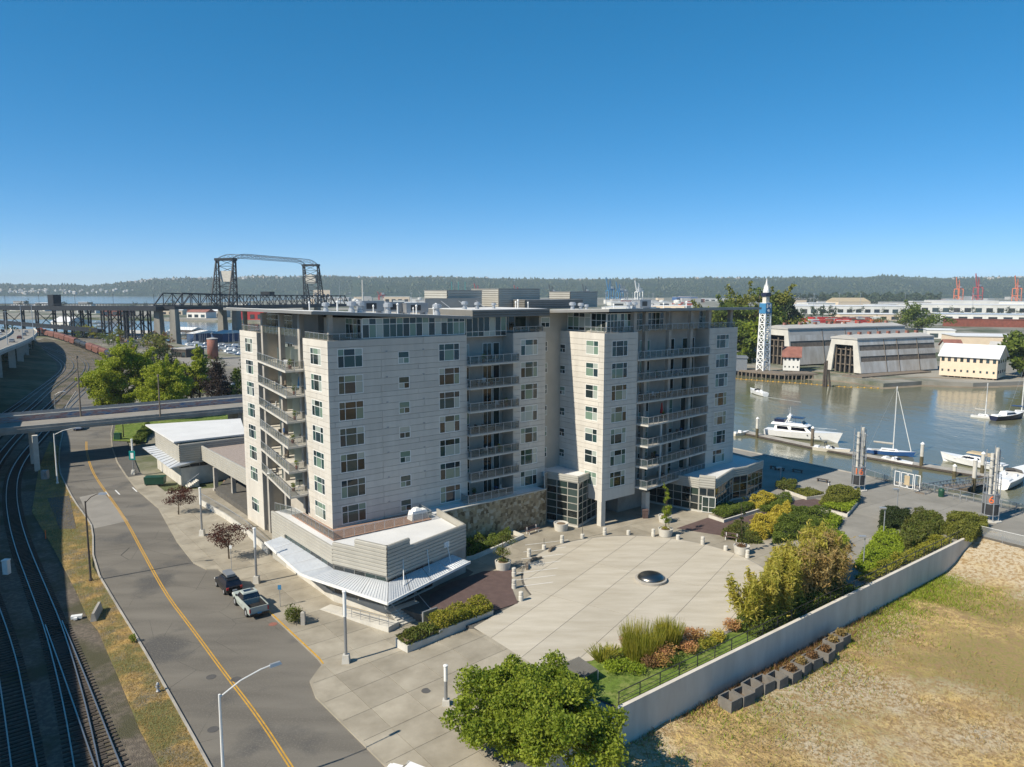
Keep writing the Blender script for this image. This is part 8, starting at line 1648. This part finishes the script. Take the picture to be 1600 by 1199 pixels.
def speedboat(stern, bow, label, mat='hull_white', seats='canvas_grey', cover=None, arch=False, name='speedboat'):
    m, L = boat_matrix(stern, bow); t = thing(name, label, 'motorboat', m); W_ = L * .28; f = max(.7, L * .11); hull_part(t, L, W_, f, mat)
    MB().frustum(-L * .32, -W_ * .34, L * .08, W_ * .34, f + .02, -L * .31, -W_ * .32, L * .06, W_ * .32, f + .05).build('cockpit', seats, t)
    MB().add([(L * .12, -W_ * .4, f), (L * .16, 0, f + .05), (L * .12, W_ * .4, f), (L * .03, W_ * .34, f + L * .075), (L * .06, 0, f + L * .085), (L * .03, -W_ * .34, f + L * .075)], [(0, 1, 4, 5), (1, 2, 3, 4), (5, 4, 1, 0), (4, 3, 2, 1)]).build('windscreen', 'smoked', t)
    for y in (-.22, .22): MB().box(-L * .12, W_ * y - .25, f, -L * .04, W_ * y + .25, f + .55).build('seat', 'hull_white', t)
    MB().box(-L * .46, -W_ * .3, f, -L * .34, W_ * .3, f + .3).build('engine_cover', 'hull_white', t)
    if arch: MB().bar((-L * .12, -W_ * .4, f), (-L * .16, -W_ * .34, f + L * .17), .15, .1).bar((-L * .12, W_ * .4, f), (-L * .16, W_ * .34, f + L * .17), .15, .1).box(-L * .18, -W_ * .35, f + L * .165, -L * .13, W_ * .35, f + L * .18).build('wakeboard_arch', 'dark_metal', t)
    if cover: MB().frustum(-L * .3, -W_ * .36, L * .1, W_ * .36, f + L * .12, -L * .28, -W_ * .3, L * .08, W_ * .3, f + L * .145).build('canvas_top', cover, t); [MB().tube((L * x, W_ * y, f), (L * x, W_ * y, f + L * .125), .03).build('top_post', 'galv', t) for x, y in ((-.26, .33), (-.26, -.33), (.07, .33), (.07, -.33))]
    return t, m, L
speedboat((455, 358), (643, 382), 'beige speedboat with dark arch lying below the yacht bow', 'hull_cream', arch=True); speedboat((835, 415), (985, 450), 'white open speedboat on the near side of the dock'); t, m, L = speedboat((1500, 480), (1165, 418), 'white cabin cruiser with tan canopy behind the gangway', cover='canvas_tan', name='cabin_cruiser'); f = L * .11; MB().frustum(-L * .15, -L * .1, L * .3, L * .1, f, -L * .12, -L * .08, L * .1, L * .08, f + L * .08).build('cabin', 'hull_white', t); MB().frustum(-L * .13, -L * .098, L * .18, L * .098, f + L * .03, -L * .115, -L * .09, L * .13, L * .09, f + L * .06).build('cabin_windows', 'smoked', t)
speedboat((1468, 575), (1592, 505), 'grey-white open boat with dark blue cover at the end of the dock', seats='canvas_blue'); t, m, L = speedboat((25, 283), (100, 275), 'small inflatable boat with cream cover at the left dock end', 'hull_cream', seats='canvas_tan'); t, m, L = speedboat((196, 70), (116, 47), 'white motorboat speeding up the river with its wake', name='moving_boat')
w0 = g2(*y2(200, 72), -4); w1 = g2(*y2(390, 100), -4); mb = MB(); M('foam', (.5, .52, .5), .8, .3, 2.0); n = 24
for k in range(n):
    a = w0.lerp(w1, k / n); b = w0.lerp(w1, (k + .75) / n); ribbon(mb, [a, b], .35 * random.uniform(.5, 1.2), -.35 * random.uniform(.5, 1.2), -3.985)
kind(mb.build('boat_wake', 'foam'), 'stuff', 'broken white foam of the wake behind the motorboat')
def sailboat(stern, bow, masttop, label, mat='hull_white', boom='canvas_grey', fur=True):
    m, L = boat_matrix(stern, bow); t = thing('sailing_yacht', label, 'sailboat', m); W_ = L * .28; f = L * .09; hull_part(t, L, W_, f, mat); inv = m.inverted(); p = m @ Vector((L * .08, 0, 0)); h = min(24, hgt(*y2(*masttop), p) + 4)
    MB().frustum(-L * .2, -W_ * .26, L * .24, W_ * .26, f, -L * .18, -W_ * .2, L * .16, W_ * .2, f + .55).build('coachroof', 'hull_white', t); MB().box(-L * .16, -W_ * .235, f + .2, L * .14, W_ * .235, f + .38).build('cabin_windows', 'smoked', t)
    MB().frustum(-L * .4, -W_ * .25, -L * .22, W_ * .25, f + .02, -L * .4, -W_ * .25, -L * .22, W_ * .25, f + .06).build('cockpit', 'canvas_grey', t); MB().tube((L * .08, 0, f), (L * .08, 0, h), .13, .09, 8).build('mast', 'white_metal', t); MB().tube((L * .07, 0, f + 1.7), (-L * .36, 0, f + 1.8), .24, .2, 8).build('furled_mainsail', boom, t)
    for z in (.45, .72): MB().bar((L * .08, -W_ * .36, h * z), (L * .08, W_ * .36, h * z), .06, .06).build('spreader', 'white_metal', t)
    if fur: MB().tube((L * .47, 0, f + .4), (L * .1, 0, h * .93), .09, .06, 6).build('furled_jib', 'white_metal', t)
    MB().path([(-L * .48, 0, f), (L * .08, 0, h)], .02).path([(L * .08, W_ * .45, f), (L * .08, W_ * .36, h * .45), (L * .08, 0, h)], .02).path([(L * .08, -W_ * .45, f), (L * .08, -W_ * .36, h * .45), (L * .08, 0, h)], .02).build('rigging', 'galv', t)
sailboat((745, 372), (992, 398), (885, 12), 'blue-hulled sailing yacht with tall white mast at the dock', 'hull_blue')
sailboat((1312, 178), (1445, 192), (1413, -5), 'white sailing yacht alongside the dark motor cruiser across the river', fur=False); t, m, L = speedboat((1432, 200), (1588, 186), 'dark-hulled motor cruiser with white deck across the river', 'hull_navy', name='dark_cruiser'); MB().frustum(-L * .2, -L * .1, L * .25, L * .1, L * .11, -L * .16, -L * .08, L * .08, L * .08, L * .2).build('cabin', 'hull_white', t); MB().frustum(-L * .17, -L * .1, L * .16, L * .1, L * .135, -L * .15, -L * .09, L * .1, L * .09, L * .175).build('cabin_windows', 'smoked', t)
sailboat((1512, 160), (1640, 165), (1567, -110), 'sailing yacht with blue sail cover behind the dark cruiser', boom='canvas_blue'); sailboat((1570, 170), (1720, 175), (1597, -60), 'sailing yacht cut by the frame behind the dark cruiser', boom='canvas_blue', fur=False)
# ------------------------------------------------------------------ person walking in the building's shade
def person(u, v, label):
    p = g(u, v, 0); t = thing('person', label, 'person', T(*p) @ RZ(-30)); J = {'pel': (0, 0, .95), 'ch': (.03, 0, 1.32), 'nk': (.04, 0, 1.5), 'hd': (.07, 0, 1.66), 'hl': (0, .1, .9), 'kl': (.2, .1, .52), 'al': (.1, .1, .1), 'tl': (.26, .1, .05), 'hr': (0, -.1, .9), 'kr': (.02, -.1, .5), 'ar': (-.26, -.1, .14), 'tr': (-.12, -.1, .04), 'sl': (.03, .19, 1.42), 'el': (-.07, .24, 1.14), 'wl': (.06, .23, .92), 'gl': (.1, .22, .84), 'sr': (.03, -.19, 1.42), 'er': (.1, -.24, 1.14), 'wr': (.28, -.2, 1.0), 'gr': (.36, -.19, .98)}
    E_ = [('pel', 'ch'), ('ch', 'nk'), ('nk', 'hd'), ('pel', 'hl'), ('hl', 'kl'), ('kl', 'al'), ('al', 'tl'), ('pel', 'hr'), ('hr', 'kr'), ('kr', 'ar'), ('ar', 'tr'), ('ch', 'sl'), ('sl', 'el'), ('el', 'wl'), ('wl', 'gl'), ('ch', 'sr'), ('sr', 'er'), ('er', 'wr'), ('wr', 'gr')]
    rr = dict(pel=.15, ch=.165, nk=.06, hd=.105, hl=.1, kl=.07, al=.045, tl=.04, hr=.1, kr=.07, ar=.045, tr=.04, sl=.075, el=.05, wl=.035, gl=.035, sr=.075, er=.05, wr=.035, gr=.035); K = list(J); me = bpy.data.meshes.new('body'); me.from_pydata([J[k] for k in K], [(K.index(a), K.index(b)) for a, b in E_], []); o = bpy.data.objects.new('body', me); me.materials.append(MAT['cloth_dark']); attach(o, t, WM[t.name]); o.modifiers.new('skin', 'SKIN'); sv = me.skin_vertices[0].data
    for i, k in enumerate(K): sv[i].radius = (rr[k], rr[k])
    sv[0].use_root = True; o.modifiers.new('sub', 'SUBSURF').levels = 1
    MB().lathe([(.15, .98), (.19, 1.1), (.2, 1.3), (.19, 1.42), (.09, 1.5)], (.02, 0, 0), 12, sx=.85, sy=1.05).build('shirt', 'cloth_white', t, smooth=True); MB().lathe([(.02, 1.56), (.1, 1.6), (.115, 1.68), (.09, 1.76), (.03, 1.8)], (.07, 0, 0), 12).build('hair', 'timber_dark', t, smooth=True)
person(1295, 769, 'person in white top walking in the shade on the esplanade')
for u, v in ((1246, 738), (1285, 753), (1211, 733), (1218, 735)): p = g(u, v, 0); tag(MB().box(-.9, -.3, .38, .9, .3, .46).box(-.8, -.25, 0, -.65, .25, .38).box(.65, -.25, 0, .8, .25, .38).build('shaded_bench', 'timber_dark', None, T(*p) @ RZ(-40)), 'dark backless bench in the shade on the esplanade', 'bench', 'benches in the shade')
# ------------------------------------------------------------------ things on the balconies
def chair(m, label, mat): 
    t = thing('balcony_chair', label, 'chair', m, 'chairs on the balconies'); MB().box(-.25, -.25, .4, .25, .25, .45).build('seat', mat, t); MB().box(-.25, .2, .45, .25, .26, .95).build('backrest', mat, t)
    for x in (-.22, .18):
        for y in (-.22, .18): MB().box(x, y, 0, x + .04, y + .04, .4).build('leg', 'dark_metal', t)
def table(m, label): t = thing('balcony_table', label, 'table', m, 'tables on the balconies'); MB().lathe([(.4, .68), (.4, .72)], n=14).build('top', 'dark_metal', t); MB().tube((0, 0, .02), (0, 0, .68), .04).lathe([(.22, 0), (.2, .03)], n=10).build('pedestal', 'dark_metal', t)
def pot(m, label, lf): t = thing('potted_plant', label, 'potted plant', m, 'potted plants on the balconies'); MB().lathe([(.16, 0), (.22, .4), (.19, .4)], n=12).build('pot', 'rust_roof', t); np_quads('foliage', leaf_quads(cloud([(0, 0, .75, .35, .35, .42)], 160, .2), .16), lf, t)
cmats = ['white_metal', 'dark_metal', 'timber', 'canvas_blue']; cnm = ['white', 'black', 'brown', 'blue']
for k in range(7):
    f = zt[k] - 2.78 if k < 6 else 5.12
    for sd, Mx, xs_, y_ in (('front recess', BW, (20.2, 25.4), .5), ('right wing', RW, (9.0, 20.5), 1.0), ('street side', BW, None, 0)):
        ff = f if sd != 'right wing' else ztr[k] - 2.78
        if sd == 'street side':
            if k > 5: continue
            base = [(-.6, random.uniform(10, 18)), (.6, random.uniform(8, 20)), (-.9, random.uniform(7.4, 9))]
        else: base = [(random.uniform(*xs_), y_ + random.uniform(-.3, .6)) for _ in range(4)]
        i = random.randrange(4); st_ = 'storey %d' % 0
        fl_ = ['topmost', 'second highest', 'third highest', 'middle', 'third lowest', 'second lowest', 'lowest'][k]
        chair(Mx @ T(base[0][0] + .9, base[0][1], ff) @ RZ(random.uniform(0, 360)), '%s chair on the %s %s balcony' % (cnm[(i + 1) % 4], fl_, sd), cmats[(i + 1) % 4]); chair(Mx @ T(base[0][0], base[0][1], ff) @ RZ(random.uniform(0, 360)), '%s chair on the %s %s balcony' % (cnm[i], fl_, sd), cmats[i])
        if random.random() < .7: table(Mx @ T(base[1][0], base[1][1], ff), 'small dark round table on the %s %s balcony' % (fl_, sd))
        if random.random() < .75: pot(Mx @ T(base[2][0], base[2][1], ff), 'potted plant on the %s %s balcony' % (fl_, sd), random.choice(('leaf_mid', 'leaf_bright', 'leaf_bronze')))
t = thing('closed_parasol', 'folded red parasol on a right wing balcony', 'parasol', RW @ T(13.0, .9, ztr[3] - 2.78)); MB().tube((0, 0, 0), (0, 0, 2.3), .03).build('pole', 'white_metal', t); MB().lathe([(.26, .7), (.22, 1.2), (.1, 2.1), (.03, 2.3)], n=9).build('canopy', 'red_paint', t)
t = thing('closed_parasol', 'folded blue parasol on a street side balcony', 'parasol', BW @ T(.4, 9.2, zt[1] - 2.78)); MB().tube((0, 0, 0), (0, 0, 2.0), .03).build('pole', 'white_metal', t); MB().lathe([(.22, .6), (.18, 1.1), (.1, 1.7), (.03, 2.0)], n=9).build('canopy', 'blue_paint', t)
t = thing('covered_grill', 'grill under pale grey cover at the terrace corner', 'grill', BW @ T(9.7, -2.6, 5.06)); MB().frustum(-1.2, -.6, 1.2, .6, 0, -1.0, -.45, .9, .45, 1.05).frustum(-.7, -.5, .2, .5, 1.05, -.5, -.3, .0, .3, 1.35).build('cover', 'white_metal', t)

# ------------------------------------------------------------------ the air: even haze round the whole place
hz = MB().box(-9000, -60, -6, 9000, 9000, 190).build('haze', 'water'); hz.data.materials.clear()
hm_ = bpy.data.materials.new('haze_air'); hm_.use_nodes = True; hn = hm_.node_tree.nodes; hl = hm_.node_tree.links; hn.remove(hn['Principled BSDF'])
pv = hn.new('ShaderNodeVolumePrincipled'); pv.inputs['Color'].default_value = (0.72, 0.87, 1.0, 1); pv.inputs['Density'].default_value = 0.00008; pv.inputs['Anisotropy'].default_value = 0.0
hl.new(pv.outputs[0], hn['Material Output'].inputs['Volume']); hz.data.materials.append(hm_); kind(hz, 'stuff', 'thin blue summer haze over bay and hills')
